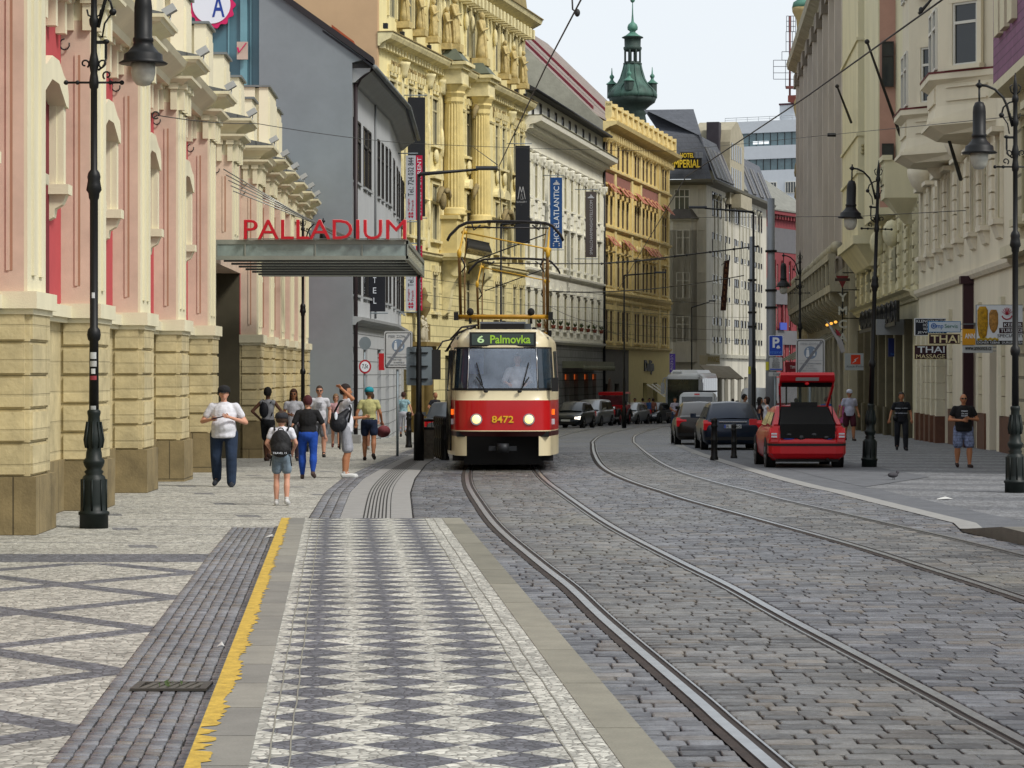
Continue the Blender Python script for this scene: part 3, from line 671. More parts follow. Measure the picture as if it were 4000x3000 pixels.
# canopy with the raised red letters
def canopy():
    t = thing('canopy', 'flat steel and glass entrance canopy projecting from the cream building', 'canopy', (-6.4, 57, 4.4))
    t.location = (0,0,0)
    m = MB(); y0, y1 = 57.0, 67.5; x0 = -6.45; x1 = -2.26; zb, zt = 4.48, 4.88; gm = mat('canopy_steel', '84877d', .5, metal=.3, var=.15, vs=1.5)
    m.box(x0, x1, y0, y0+.08, zb-.02, zb+.07); m.box(x0, x1, y0, y0+.08, zt-.08, zt+.02); m.box(x1-.08, x1, y0+.08, y1, zb-.02, zb+.07); m.box(x1-.08, x1, y0+.08, y1, zt-.08, zt+.02)
    for x in (x0, x0+.62, -4.3, -3.28): m.box(x, x+.03, y0-.005, y0+.05, zb+.07, zt-.08)
    m.box(x1-.05, x1+.003, y0, y0+.05, zb, zt); m.box(x0, x1, y1-.1, y1, zb, zt)
    m.build('frame', gm, t)
    g = MB().box(x0, x1-.02, y0+.02, y0+.04, zb+.06, zt-.07); g.box(x1-.05, x1-.03, y0, y1-.1, zb+.06, zt-.07); g.build('fascia', mat('canopy_glass', '7d8a85', .15, var=.25, vs=2.5, spec=.6), t)
    r = MB().box(x0, x1-.09, y0+.09, y1-.11, zt-.12, zt-.10); r.build('roof', mat('roof_glass', '6b706b', .3, var=.2, alpha=.25), t)
    for k in range(6): MB().box(x0, x1-.1, y0+1.5+k*1.6, y0+1.55+k*1.6, zb+.0, zb+.05).build('beam', mat('beam_dark', '2e302d', .5, var=.1), t)
    for i, px in enumerate((0, .5, 1, 1.5, 2.0)):
        MB().tube([(-6.32, 57.3+px, 6.46-.085*i), (-3.75+.16*i, 58.2+px*2, 4.93)], .014, 6).build('tie_rod', mat('rod_steel', '8f8f88', .35, metal=.7, var=0), t)
    s = thing('sign', 'raised red capital letters standing on the front edge of the canopy', 'sign', (0,0,0))
    red = mat('sign_red', 'b3101f', .4, var=.05); pink = mat('sign_edge', 'd79a97', .5, var=0)
    text('PALLADIUM', X(952, 56.9), X(1588, 56.9), H(937, 56.9), H(857, 56.9), 56.94, pink, s, ext=.05, name='letter_edge')
    text('PALLADIUM', X(954, 56.9), X(1586, 56.9), H(934.5, 56.9), H(859, 56.9), 56.90, red, s, ext=.055, name='lettering')
    b = MB()
    for k in range(10): x = X(960+k*68, 56.94); b.box(x-.01, x+.01, 56.93, 56.96, 4.87, H(937, 56.9)+.03)
    b.box(X(950, 56.94), X(1590, 56.94), 56.925, 56.965, 4.905, 4.925); b.build('bracket', gm, s)
canopy()
# teal glazed block with round sign behind the battlements
def teal():
    fr = Fr((-10.95, 93.95), (-9.05, 93.95)); t = froot(fr, 'teal glazed block rising behind the battlements beside the grey gable')
    m = MB(); m.box(-6, 1.9-.001, 0, 4, -2, 25); m.build('wall', mat('teal_panel', '4c7480', .35, var=.12, vs=.5, spec=.5), t)
    q = MB()
    for x in (-1.2, .15, .75, 1.55): q.box(x, x+.05, -.05, -.002, 0, 25)
    q.box(1.2, 1.45, -.12, -.002, 0, 25); q.build('mullion', mat('teal_frame', '6b96a0', .4, var=.1), t)
    s = thing('sign', 'round white shop sign with a blue letter and scalloped pink rim above the battlements', 'sign', (0,0,0)); Z = 93.6; s.location = (0,0,0)
    cx, cz, r = X(826, Z), H(18, Z), .82; b = MB(); pts = [(cx+(r+.05*math.cos(a*14))*math.cos(a), cz+(r+.05*math.cos(a*14))*math.sin(a)) for a in np.linspace(0, 2*PI, 113)[:-1]]
    b.ey(pts, Z, Z+.1); b.build('rim', mat('rim_pink', 'c2185b', .5, var=0), s)
    b = MB(); b.ey([(cx+.68*math.cos(a), cz+.68*math.sin(a)) for a in np.linspace(0, 2*PI, 49)[:-1]], Z-.03, Z-.002); b.build('panel', mat('sign_white', 'd6dce4', .5, var=0), s)
    text('A', X(829, Z), X(878, Z), H(67, Z), H(-18, Z), Z-.035, mat('sign_navy', '1b3a8c', .5, var=0), s, bold=.01)
    b = MB(); p = MB(); s2 = thing('sign', 'small square sign with a pink tick at the foot of the teal block', 'sign')
    b.box(X(925, Z), X(968, Z), Z, Z+.08, H(232, Z), H(163, Z)); b.build('panel', mat('sign_beige', 'b5a294', .6, var=.1), s2)
    p.obox((X(928, Z), Z-.02, H(185, Z)), (X(934, Z), Z-.02, H(205, Z)), .06, .03); p.obox((X(934, Z), Z-.02, H(205, Z)), (X(962, Z), Z-.02, H(168, Z)), .06, .03); p.build('tick', mat('rim_pink', 'c2185b'), s2)
teal()
# ================================================================ grey gabled house
def grey_house():
    A, K, B = (-5.72, 93.9), (-5.05, 108.), (-5.2, 122.6); f1, f2 = Fr(A, K), Fr(K, B)
    t = froot(f1, 'plain grey house with a broad windowless gable end and curved eaves'); zt = 2+10.42; zb = -2.5
    mw = mat('grey_render_light', 'adb0b2', .88, var=.07, vs=.6, bump=.1, bs=60, streak=True); mgab = mat('grey_render', '7d8488', .9, var=.08, vs=.7, bump=.15, bs=60)
    # gable wall, turned to the camera
    gx0 = -10.5; pk = 12.9+ (5.25+5.72)*0
    ridge_x = -10.2; slope = math.tan(math.radians(35.5)); ez = 2+11.25
    G_ = MB(); G_.ey([(-5.72, zb), (-5.72, ez-.15), (-5.25, ez-.02), (-9.05, ez+(-5.25+9.05)*slope), (-9.05, zb)], 93.6, 94.2)
    G_.box(-9.05, -5.9, 94.2, 122.6, zb, zt); G_.build('gable', mgab, t, f1.M.inverted())
    mm = t.matrix_basis
    rows = [(6.93, 9.2, False), (2.83, 4.75, False)]
    for fr, pxs in ((f1, [(1379,1393),(1394,1408),(1419,1433),(1436,1449),(1474,1483),(1490,1498),(1506,1513)]), (f2, [(1520,1526),(1536,1541),(1549,1553),(1557,1561),(1565,1569),(1573,1577)])):
        hs = []; wins = []
        for a, b in pxs:
            ua, ub = fr.u(a), fr.u(b)
            ub = max(ub, ua+.75)
            for z0, z1, _ in rows: hs.append((ua, ub, 2+z0, 2+z1)); wins.append(((ua+ub)/2, 2+z0, ub-ua, z1-z0))
        g = []
        for a, b in (pxs[::2] if fr is f1 else pxs[1::2]):
            ua = fr.u(a); g.append((ua, ua+1.5 if fr is f1 else ua+1.6, gz(100)-.3, 2+.9))
        m = MB(); holes_wall(m, 0, fr.L, zb, zt, hs+g, .3); Ms = sub(fr, f1)
        m.build('wall', mw, t, Ms)
        for u, z0, w, h in wins: window(t, u, z0, round(w, 1), round(h, 2), Ms, M_dkfr, R.choice([0, 1]), 'transom', dep=.08)
        for h in g:
            d = MB().box(h[0], h[1], .24, .28, h[2], h[3]); d.box((h[0]+h[1])/2-.04, (h[0]+h[1])/2+.04, .18, .24, h[2], h[3]); o = d.build('shopfront', mat('shop_grey', '4a4d50', .4, var=.15), t, Ms)
        q = MB(); 
        for u, z0, w, h in wins: q.box(u-w/2-.05, u+w/2+.05, -.09, -.002, z0-.08, z0); 
        q.ex([(0, 3.72), (-.1, 3.72), (-.16, 3.82), (-.34, 3.9), (-.36, 4.0), (0, 4.04)], 0, fr.L)
        # coved eaves
        q.ex([(0, zt-.02), (-.1, zt), (-.2, zt+.1), (-.45, zt+.3), (-.62, zt+.38), (-.66, zt+.5), (0, zt+.5)], -.12 if fr is f1 else 0, fr.L)
        q.build('moulding', mat('grey_trim', '9a9d9e', .8, var=.08), t, Ms)
        j = MB(); z = gz(100)
        while z < 3.6: j.box(0, fr.L, -.004, -.001, z, z+.025); z += .5
        j.build('joint', mat('joint_midgrey', '5c5e5e', .9, var=0), t, Ms)  # mid-grey joint lines laid on the wall face
        rf = MB(); rf.ex([(-.75, zt+.5), (-.75, zt+.58), (3.5, zt+.58+4.25*slope), (3.5, zt+.48+4.25*slope)], -.35 if fr is f1 else 0, fr.L)
        rf.build('roof', mat('slate_dark', '33343a', .75, var=.25, vs=2.5, joints=(.35, .3, .02, .6)), t, Ms)
        gt = MB(); gt.tube([(-.3 if fr is f1 else 0, -.82, zt+.52), (fr.L, -.82, zt+.52)], .09, 8); gt.build('gutter', mat('zinc_grey', '6f7474'), t, Ms)
    b = MB(); 
    x0 = -4.95; b.add([(x0, 93.45, ez-.22), (x0, 94.4, ez-.22), (ridge_x-1, 94.4, ez-.22+(x0-ridge_x+1)*slope), (ridge_x-1, 93.45, ez-.22+(x0-ridge_x+1)*slope), (x0, 93.45, ez+.02), (x0, 94.4, ez+.02), (ridge_x-1, 94.4, ez+.02+(x0-ridge_x+1)*slope), (ridge_x-1, 93.45, ez+.02+(x0-ridge_x+1)*slope)], [(0,3,2,1),(4,5,6,7),(0,1,5,4),(0,4,7,3),(1,2,6,5)])
    b.build('verge', mat('verge_black', '231f22', .7, var=.1), t, f1.M.inverted())
    b = MB(); zz = lambda x: ez+.02+(x0-x)*slope; b.ey([(-5.65, zz(-5.65)+.01), (-6.45, zz(-6.45)+.01), (-6.45, zz(-6.45)+.11), (-5.65, zz(-5.65)+.08)], 93.5, 94.5); b.build('ridge_tile', mat('tile_red', '9b4a2c', .8, var=.2), t, f1.M.inverted())
    p = MB(); p.tube([(.1, -.1, zt), (.1, -.1, gz(94))], .075, 8); p.tube([(.03, -.75, zt+.5), (.03, -.3, zt+.15), (.1, -.1, zt-.2)], .05, 6); p.build('downpipe', mat('pipe_brown', '2b2023', .5, var=.1), t)
    p = MB(); u = f1.u(1462); p.tube([(u, -.05, zt), (u, -.05, 4.1)], .04, 6); p.build('downpipe', mat('pipe_grey', '6e7173', .5, var=.1), t)
    st = MB(); st.box(-7.4, -5.4, 92.6, 93.55, gz(93)-.1, gz(93)+.3); st.build('step', M_slab, t, f1.M.inverted())
grey_house()
# ================================================================ ornate yellow building with giant columns
def ornate():
    fr = Fr((-6.24, 123.), (.78, 155.4)); t = froot(fr, 'tall ornate yellow building with giant fluted columns and statues'); L = fr.L; zb = -4
    mw = mat('ornate_yellow', 'e3d6a0', .85, var=.13, vs=.7, bump=.2, bs=40, streak=True); mt = mat('ornate_trim', 'e2d6a6', .85, var=.22, vs=2.0, bump=.3, bs=20); mrust = mat('ornate_rusticated', 'e2d59e', .85, var=.12, vs=.8, joints=(1.4, .55, .03, .5), bump=.5)
    m_stain = mat('ornate_ledge', '8c7b52', .85, var=.25, vs=3)
    cs = [1530, 1600, 1635, 1697, 1738, 1826, 1850, 1938, 1965, 2008, 2033]; us = [fr.u(c) for c in cs]; wn = {0:1.3, 3:1.35, 4:1.0}
    rows = [(6.75, 9.6), (11.6, 14.2), (17.0, 19.6)]; hs = []; wins = []
    for i, u in enumerate(us):
        for a, b in rows:
            w = wn.get(i, 1.05); hs.append((u-w/2, u+w/2, 2+a, 2+b)); wins.append((u, 2+a, w, b-a))
    low = []
    for u in us: low.append((u-.5, u+.5, 5.1, 7.0)); wins.append((u, 5.1, 1.0, 1.9))
    gr = [(fr.u(c)-1.2, fr.u(c)+1.2, gz(140)-.3, 2.9) for c in (1660, 1760, 1850, 1940, 2010)]
    m = MB(); holes_wall(m, 0, L, 7.9, 22.8, hs, .35); holes_wall(m, 0, L, zb, 7.9, low+gr, .35, 1); m.box(0, L, .42, 9, 7.9, 22.8); m.box(0, L, .42, 9, zb, 7.9, 1)
    m.build('wall', [mw, mrust], t)
    MB().box(-.25, 0, .02, 11, zb, 27).build('side_wall', mat('peach_render', 'c4a37f', .9, var=.07, vs=.4, bump=.1, bs=50), t)
    for u, z0, w, h in wins: window(t, u, z0, w, h, None, M_cream, R.choice([1, 2, 4, 4]), 'casement', dep=.12)
    for h in gr: MB().box(h[0], h[1], .34, .38, h[2], h[3]).build('shopfront', GL[1], t)
    q = MB()
    for i, (u, z0, w, h) in enumerate(wins):
        if z0 < 6: surround(q, u, z0, z0+h, w, 0, .14, .06, 'keys')
        elif z0 < 10: surround(q, u, z0, z0+h, w, 0, .16, .09, 'arc')
        elif z0 < 15: surround(q, u, z0, z0+h, w, 0, .16, .09, 'keys'); q.ell((u, -.1, z0-.55), (.4, .12, .4), 8, 5)
        else:
            surround(q, u, z0, z0+h, w, 0, .18, .1, 'tri', False); q.ell((u-w/2-.35, -.15, z0+1.8), (.16, .14, .5), 6, 5)
    # stucco pilasters between windows on the upper storeys
    for i in range(len(us)-1):
        if us[i+1]-us[i] < 2.2: continue
        u = (us[i]+us[i+1])/2
        if 1760 < (cs[i]+cs[i+1])/2 < 1920: continue
        q.box(u-.22, u+.22, -.12, -.002, 8.3, 17.1); q.lathe([(.2, 0), (.22, .2), (.34, .6), (.38, .75)], (u, -.12), 8, z0=16.3); q.box(u-.22, u+.22, -.12, -.002, 18.3, 21.5)
        for z in (8.6, 12.4): q.ell((u, -.14, z+1.4), (.16, .1, .8), 6, 5)
    # bracketed cornices
    q.build('moulding', mt, t)
    q = MB(); cornice(q, -.3, L, 17.35, [(.10, 0), (.14, .1), (.3, .2), (.62, .34), (.72, .52), (.74, .62)], 0, (.55, .26, .3, .3, -.1)); q.ex([(0, 15.95), (-.06, 15.95), (-.10, 16.05), (0, 16.1)], 0, L)
    cornice(q, -.1, L, 7.75, BELT); q.ex([(0, 10.6), (-.1, 10.6), (-.18, 10.7), (0, 10.75)], 0, L)
    cornice(q, -.4, L+.4, 22.2, [(.15, 0), (.2, .15), (.5, .3), (.9, .5), (1.0, .75)], 0, (.9, .4, .55, .7, -.5))
    q.build('cornice', mt, t)
    q = MB(); q.box(-.32, L, -.78, 0, 17.98, 18.03); q.box(-.1, L, -.28, 0, 8.02, 8.06); q.box(-.42, L+.42, -1.05, 0, 22.96, 23.02); q.build('flashing', m_stain, t)
    # giant order
    for a, b in ((1762, 1812), (1868, 1916)):
        u = fr.u((a+b)/2, .8); c = MB(); zb_, zt_ = 10.3, 16.9; pr = []
        c.box(u-.75, u+.75, -.95, -.002, 8.1, 9.9); c.box(u-.85, u+.85, -1.05, -.002, 9.9, 10.1); c.lathe([(.66, 0), (.7, .1), (.6, .2), (.64, .32), (.55, .42)], (u, -.6), 20, z0=10.1)
        n = 40; P = []
        for zz, rr in ((10.5, .55), (13, .54), (15.9, .47)):
            P += [(u+(rr-(.05 if k % 2 else 0))*math.cos(2*PI*k/n), -.6+(rr-(.05 if k % 2 else 0))*math.sin(2*PI*k/n), zz) for k in range(n)]
        c.add(P, [(i*n+k, i*n+(k+1)%n, (i+1)*n+(k+1)%n, (i+1)*n+k) for i in range(2) for k in range(n)])
        c.lathe([(.48, 0), (.52, .08), (.5, .3), (.62, .5), (.58, .6), (.72, .85), (.74, .95)], (u, -.6), 12, z0=15.9, sm=False)
        c.build('column', mat('column_stone', 'd9c688', .85, var=.15, vs=1.5, bump=.2), t)
        c = MB(); c.box(u-.8, u+.8, -1.2, -.002, 16.85, 17.6); c.box(u-.95, u+.95, -1.35, -.002, 17.6, 17.8); c.box(u-1.05, u+1.05, -1.5, -.76, 17.8, 17.97); c.build('entablature', mt, t)
        c = MB(); c.ez([(u-.9, -.1), (u-.9, -1.3), (u+.9, -1.3), (u+.9, -.1)], 18.05, 18.7, 0, top=[(u-.4, -.3), (u-.4, -.8), (u+.4, -.8), (u+.4, -.3)]); c.build('pedestal_roof', mat('lead_grey', '5c6355', .6, var=.2), t)
        c = MB(); statue(c, u, -.62, 18.95, 2.5, 0, int(a)); c.build('statue', mat('statue_stone', 'c0ad78', .9, var=.25, vs=4), t)
    for i, c_ in enumerate((1555, 1618, 1668, 1720, 1950, 1985, 2022)):
        c = MB(); u = fr.u(c_); statue(c, u, -.32, 18.95, 1.9, 0, i); c.build('statue', mat('statue_stone', 'c0ad78'), t)
    # broken pediments between the columns
    for c_, z in ((1838, 15.9), (1838, 11.6), (1700, 10.9), (1952, 10.7)):
        u = fr.u(c_); q = MB()
        for s in (-1, 1): q.tube([(u+s*1.3, -.45, z-.3), (u+s*1.1, -.5, z+.15), (u+s*.6, -.5, z+.45), (u+s*.25, -.5, z+.35)], [.08, .14, .16, .1], 7)
        q.ell((u, -.4, z-.1), (.35, .2, .5), 8, 6); q.build('broken_pediment', mat('pediment_brown', '8b7c58', .9, var=.3, vs=4), t)  # pediments in a darker brown than the other trim
    # balcony on scrolled brackets
    bq = MB(); u0, u1 = fr.u(1800, 1), fr.u(1915, 1); bq.box(u0-.8, u1+.4, -1.25, -.002, 7.95, 8.15); bq.box(u0-.7, u1+.3, -1.1, -.002, 7.8, 7.95)
    o = bq.build('balcony', mt, t); rl = MB()
    for k in range(34):
        f = k/33; x = u0+.3+(u1-u0-1.2)*f; rl.tube([(x, -1.15, 8.15), (x, -1.3, 8.45), (x, -1.12, 8.95)], .018, 4)
    rl.tube([(u0+.2, -1.13, 8.97), (u1-.8, -1.13, 8.97)], .03, 5); rl.build('railing', mat('iron_black', '1c1d1f'), o)
    for c_ in (1790, 1893):
        s = MB(); u = fr.u(c_, .8); pts = [(-.02, 7.8), (-1.1, 7.8), (-1.15, 7.5), (-1.0, 7.1), (-.75, 6.8), (-.5, 6.3), (-.4, 5.6), (-.3, 5.1), (-.02, 4.9)]; s.ex(pts, u-.3, u+.3)
        s.ey([(0, 0)], 0, 0) if False else None
        n = 14; s.add([(u-.36, -.78+.38*math.cos(2*PI*k/n), 7.35+.38*math.sin(2*PI*k/n)) for k in range(n)]+[(u+.36, -.78+.38*math.cos(2*PI*k/n), 7.35+.38*math.sin(2*PI*k/n)) for k in range(n)], [tuple(range(n)), tuple(range(2*n-1, n-1, -1))]+[(k, n+k, n+(k+1)%n, (k+1)%n) for k in range(n)])
        s.build('bracket', mt, t)
    # portal with putti and urn, lower left
    p = MB(); u = fr.u(1690, 1.2); p.box(u-1.6, u+1.4, -1.3, -.002, 3.3, 3.5); p.box(u-1.4, u+1.2, -1.1, -.002, 2.7, 3.3); p.lathe([(.35, -6), (.33, 2.4), (.45, 2.7)], (u-1.0, -.7), 12, z0=0); p.lathe([(.35, -6), (.33, 2.4), (.45, 2.7)], (u+.9, -.7), 12, z0=0)
    p.build('portal', mat('portal_stone', '7d6a3e', .85, var=.25, vs=2), t)
    p = MB(); statue(p, u-.5, -.8, 3.6, 1.2, 0, 5); statue(p, u+.1, -.8, 3.6, 1.1, 0, 8); p.build('statue', mat('putti_pale', 'b5ad97', .9, var=.2), t)
    p = MB(); p.lathe([(.2, 0), (.08, .3), (.3, .7), (.34, 1.0), (.12, 1.2), (.2, 1.4), (.05, 1.8)], (u+.7, -.6), 12, z0=4.4); p.box(u+.45, u+.95, -.85, -.35, 3.5, 4.4); p.build('urn', mat('urn_stone', '7a6a42', .85, var=.2), t)
    # mansard roof and turret corner
    r = MB(); r.ex([(-.2, 23.0), (0, 24.6), (.9, 26.5), (6, 27.5), (9, 27.5), (9, 23.0)], 0, L); r.build('roof', mat('roof_ochre_grey', '8d7f55', .8, var=.2), t)
    text('DELICIA UJEDNA KUSMANNA', fr.u(1528), fr.u(1700), 16.35, 16.95, -.02, m_stain, t, ext=.03)
    text('NASI OBCE', fr.u(1925), fr.u(2040), 16.35, 16.95, -.02, m_stain, t, ext=.03)
    fl = MB()
    for c_ in (1510, 1575, 1680, 1812, 1920, 1945, 2020, 2055): u = fr.u(c_, .6); fl.box(u-.1, u+.1, -.65, -.45, 18.05, 18.3)
    fl.build('floodlight', mat('iron_black', '1c1d1f'), t)
    return fr
FO = ornate()
# ================================================================ cream-white building with attic windows
def whiteb():
    fr = Fr((.80, 155.6), (6.5, 187.)); L = fr.L; zb = -4.5; t = froot(fr, 'cream-white palace front with heavy dentil cornice, attic windows and flower pots')
    mw = mat('white_stucco', 'e6e3d2', .85, var=.1, vs=.7, bump=.15, bs=40, streak=True); mt = mat('white_trim', 'e8e5d4', .85, var=.1, vs=2)
    xs = [2092, 2120, 2148, 2177, 2206, 2232, 2259, 2285, 2311, 2337]; us = [fr.u(x) for x in xs]; n0 = us[1]-us[0]; us = [us[0]-n0]+us
    us = [u for u in us if u > .7]; rows = [(10.6, 12.7), (6.8, 9.0), (2.75, 4.9)]; hs = [(u-.5, u+.5, 2+a, 2+b) for u in us for a, b in rows]
    att = [fr.u(x) for x in (2056, 2081, 2111, 2142, 2171, 2198, 2225, 2249, 2278, 2303, 2327)]; ha = [(u-.42, u+.42, 2+15.55, 2+16.55) for u in att if u > .6]
    m = MB(); holes_wall(m, 0, L, 3.8, 17.2, hs, .3); holes_wall(m, 0, L, 17.2, 18.8, ha, .3, 1); gr = [(fr.u(c)-.9, fr.u(c)+.9, gz(175)-.3, 1.9) for c in (2215, 2250, 2290, 2322)]
    holes_wall(m, 0, L, zb, 3.8, gr, .35, 2); m.box(0, L, .37, 9, zb, 18.8, 1)
    m.build('wall', [mw, mat('attic_white', 'd8d9d2', .85, var=.05), mat('ground_floor_grey', '83847f', .85, var=.15, vs=1.2, joints=(1.1, .5, .03, .45), bump=.5)], t)
    for u in us:
        for a, b in rows: window(t, u, 2+a, 1.0, round(b-a, 2), None, M_cream, R.choice([1, 2, 4]), 'casement', dep=.1)
    for h in ha: window(t, (h[0]+h[1])/2, h[2], .84, 1.0, None, M_dkfr, 2, 'plain', dep=.09)
    for h in gr:
        d = MB().box(h[0], h[1], .3, .36, h[2], h[3]); d.build('shopfront', GL[3], t); MB().box(h[0], h[1], .2, .3, h[3]-.35, h[3]).build('shop_light', mat('shop_orange', 'c65a24', .6, var=.1, emis=('c65a24', .4)), t)
    q = MB()
    for u in us:
        surround(q, u, 12.6, 14.7, 1.0, 0, .1, .06, 'keys'); surround(q, u, 8.8, 11.0, 1.0, 0, .1, .06, 'flat'); surround(q, u, 4.75, 6.9, 1.0, 0, .1, .06, 'flat')
        q.box(u-.45, u+.45, -.06, -.002, 11.75, 12.35)
    for i in range(len(us)+1):
        u = (us[0]-n0/2) if i == 0 else (us[i-1]+us[min(i, len(us)-1)])/2 if i < len(us) else us[-1]+(us[-1]-us[-2])/2
        if not .3 < u < L-.2: continue
        q.box(u-.2, u+.2, -.13, -.002, 8.3, 14.6); q.box(u-.26, u+.26, -.17, -.002, 12.1, 12.4); q.lathe([(.18, 0), (.2, .15), (.32, .5), (.34, .62)], (u, -.12), 8, z0=14.6); q.ell((u, -.3, 15.0), (.2, .14, .26), 6, 5)
        q.box(u-.17, u+.17, -.1, -.002, 4.3, 7.6)
    q.build('moulding', mt, t)
    q = MB(); cornice(q, -.3, L+.35, 16.35, [(.1, 0), (.14, .1), (.26, .18), (.3, .4), (.7, .5), (1.0, .62), (1.06, .92)], 0, (.36, .2, .2, .5, .2)); cornice(q, 0, L, 15.35, [(.06, 0), (.12, .1)])
    cornice(q, 0, L, 8.05, BELT); cornice(q, 0, L, 11.2, [(.06, 0), (.12, .1)]); cornice(q, 0, L, 3.8, BELT); q.build('cornice', mt, t)
    q = MB(); q.box(-.3, L+.35, -1.1, 0, 17.275, 17.33); q.build('flashing', mat('flash_olive', '77745a', .8, var=.2), t)
    r = MB(); r.ex([(-.55, 18.8), (-.6, 18.95), (2.0, 20.3), (9, 20.3), (9, 18.8)], 0, L-.02); r.build('roof', mat('slate_dark', '33343a'), t)
    g = MB(); g.tube([(0, -.62, 18.85), (L, -.62, 18.85)], .1, 8); g.build('gutter', mat('iron_black', '1c1d1f'), t)
    for i, u in enumerate(us[1:]):
        f = MB(); f.lathe([(.11, 0), (.16, .24)], (u, -.22), 8, z0=4.76)
        for k in range(14): a = R.random()*6.28; f.add([(u, -.22, 4.98), (u+.22*math.cos(a), -.22+.15*math.sin(a), 5.15+.25*R.random()), (u+.22*math.cos(a+.5), -.22+.15*math.sin(a+.5), 5.1+.2*R.random())], [(0,1,2)], 1)
        f.build('flower_pot', [mat('terracotta', '7d3e2a', .8, var=.2), mat('pot_leaves', '44522a', .8, var=.3)], t)
    a = MB(); u0, u1 = fr.u(2196), fr.u(2322); a.box(u0, u1, -1.4, -.002, 2.3, 2.75); 
    for k in range(30): u = u0+(u1-u0)*k/29; a.ell((u, -1.42, 2.3), (.12, .05, .18), 6, 5)
    a.build('shop_canopy', mat('canopy_olive', '75765f', .7, var=.2), t)
    p = MB(); p.tube([(L-.05, -.12, 18.5), (L-.05, -.12, 0)], .09, 8); p.build('downpipe', mat('iron_black', '1c1d1f'), t)
whiteb()
# ================================================================ ochre building with balustrade and dusty pink blinds
def ochre():
    fr = Fr((6.55, 187.1), (13.1, 217.5)); L = fr.L; zb = -5; t = froot(fr, 'ochre yellow apartment building with roof balustrade and dusty pink window blinds')
    mw = mat('ochre_stucco', 'e4cb82', .85, var=.12, vs=.8, bump=.2, bs=30, streak=True); mt = mat('ochre_trim', 'e3cf93', .85, var=.18, vs=2); mr = mat('ochre_rusticated', 'e4d39b', .85, var=.1, joints=(1.2, .5, .04, .45), bump=.5)
    xs = [2368, 2385, 2413, 2431, 2448, 2480, 2491, 2511, 2525, 2541, 2556, 2588, 2598]; us = [fr.u(x) for x in xs]; us[0] = max(us[0], .9)
    rows = [(14.9, 16.6), (10.7, 12.7), (6.3, 8.5), (2.3, 4.5)]; hs = [(u-.48, u+.48, 2+a, 2+b) for u in us for a, b in rows]
    m = MB(); holes_wall(m, 0, L, 7.6, 20.0, hs, .3); gr = [(fr.u(c)-1.0, fr.u(c)+1.0, gz(205)-.3, 1.2) for c in (2375, 2410, 2520, 2560)]
    holes_wall(m, 0, L, 3.7, 7.6, [h for h in hs if h[2] < 7], .3, 1); um = fr.u(2456); holes_wall(m, 0, um, zb, 3.7, [g for g in gr if g[1] < um], .3, 2); holes_wall(m, um, L, zb, 3.7, [g for g in gr if g[0] > um], .3, 3); m.box(0, L, .36, 10, zb, 20.0, 1)
    m.build('wall', [mw, mr, mat('shop_panel_grey', '5c5950', .8, var=.15), mat('shop_cream', 'd8c988', .8, var=.06)], t)
    for u in us:
        for a, b in rows: window(t, u, 2+a, .96, round(b-a, 2), None, M_brown, R.choice([1, 2, 4, 4]), 'casement', dep=.1)
    for g in gr: MB().box(g[0], g[1], .28, .34, g[2], g[3]).build('shopfront', GL[3], t)
    q = MB()
    for u in us:
        surround(q, u, 16.9, 18.6, .96, 0, .09, .06, 'keys'); surround(q, u, 12.7, 14.7, .96, 0, .09, .06, 'keys'); surround(q, u, 8.3, 10.5, .96, 0, .09, .06, 'flat'); surround(q, u, 4.3, 6.5, .96, 0, .09, .06, 'keys')
        for z in (19.3, 11.4, 15.3): q.ell((u, -.16, z), (.3, .14, .3), 6, 5)
    for x in (2400, 2465, 2500, 2572, 2608): u = fr.u(x); q.box(u-.35, u+.35, -.12, -.002, 4, 19.6)
    for z in (7.3, 7.9):
        for k in range(40): q.ell((L*(k+.5)/40, -.12, z), (.22, .1, .2), 6, 4)
    q.build('moulding', mt, t)
    q = MB(); cornice(q, -.2, L+.3, 19.3, [(.12, 0), (.2, .15), (.5, .3), (.95, .45), (1.05, .7)], 0, (.8, .3, .5, .45, -.5)); cornice(q, 0, L, 16.5, BELT); cornice(q, 0, L, 12.3, BELT); cornice(q, 0, L, 7.5, CORN[:4]); cornice(q, 0, L, 3.7, BELT); q.build('cornice', mt, t)
    b = MB(); b.box(0, L, -.5, -.2, 20.02, 20.25); b.box(0, L, -.55, -.15, 21.1, 21.3)
    n = 13
    for k in range(n+1): u = L*k/n; b.box(max(0, u-.25), min(L, u+.25), -.58, -.12, 20.25, 21.42)
    for k in range(n):
        for j in range(6): u = L*k/n+.45+(L/n-.9)*j/5; b.lathe([(.07, 0), (.13, .25), (.05, .6), (.09, .85)], (u, -.35), 6, z0=20.25)
    b.build('balustrade', mt, t)
    bl = mat('blind_pink', 'b06e58', .8, var=.15)
    for k, (u, zt) in enumerate([(u, 15.75) for u in us]+[(u, 11.9) for u in (us[0], us[1], us[3], us[4], us[7], us[8], us[9], us[10])]):
        a = MB(); a.add([(u-.55, -.12, zt), (u+.55, -.12, zt), (u+.55, -.75, zt-.75), (u-.55, -.75, zt-.75), (u-.55, -.14, zt-.05), (u+.55, -.14, zt-.05), (u+.55, -.77, zt-.8), (u-.55, -.77, zt-.8)], [(0,1,2,3),(7,6,5,4),(0,3,7,4),(1,5,6,2),(3,2,6,7)])
        a.build('awning', bl, t)
    MB().box(.05, fr.u(2463), -.02, -.004, 15.75, 16.45).box(fr.u(2502), fr.u(2570), -.02, -.004, 15.75, 16.45).build('painted_band', mat('band_pink', '95655a', .85, var=.1), t)
    # party wall in rough plaster and its roof with red copings
    pw = MB(); slope = math.tan(math.radians(44)); ze = 2+18.9; xe = .3
    Mi = T(0, 0, 0); M = None
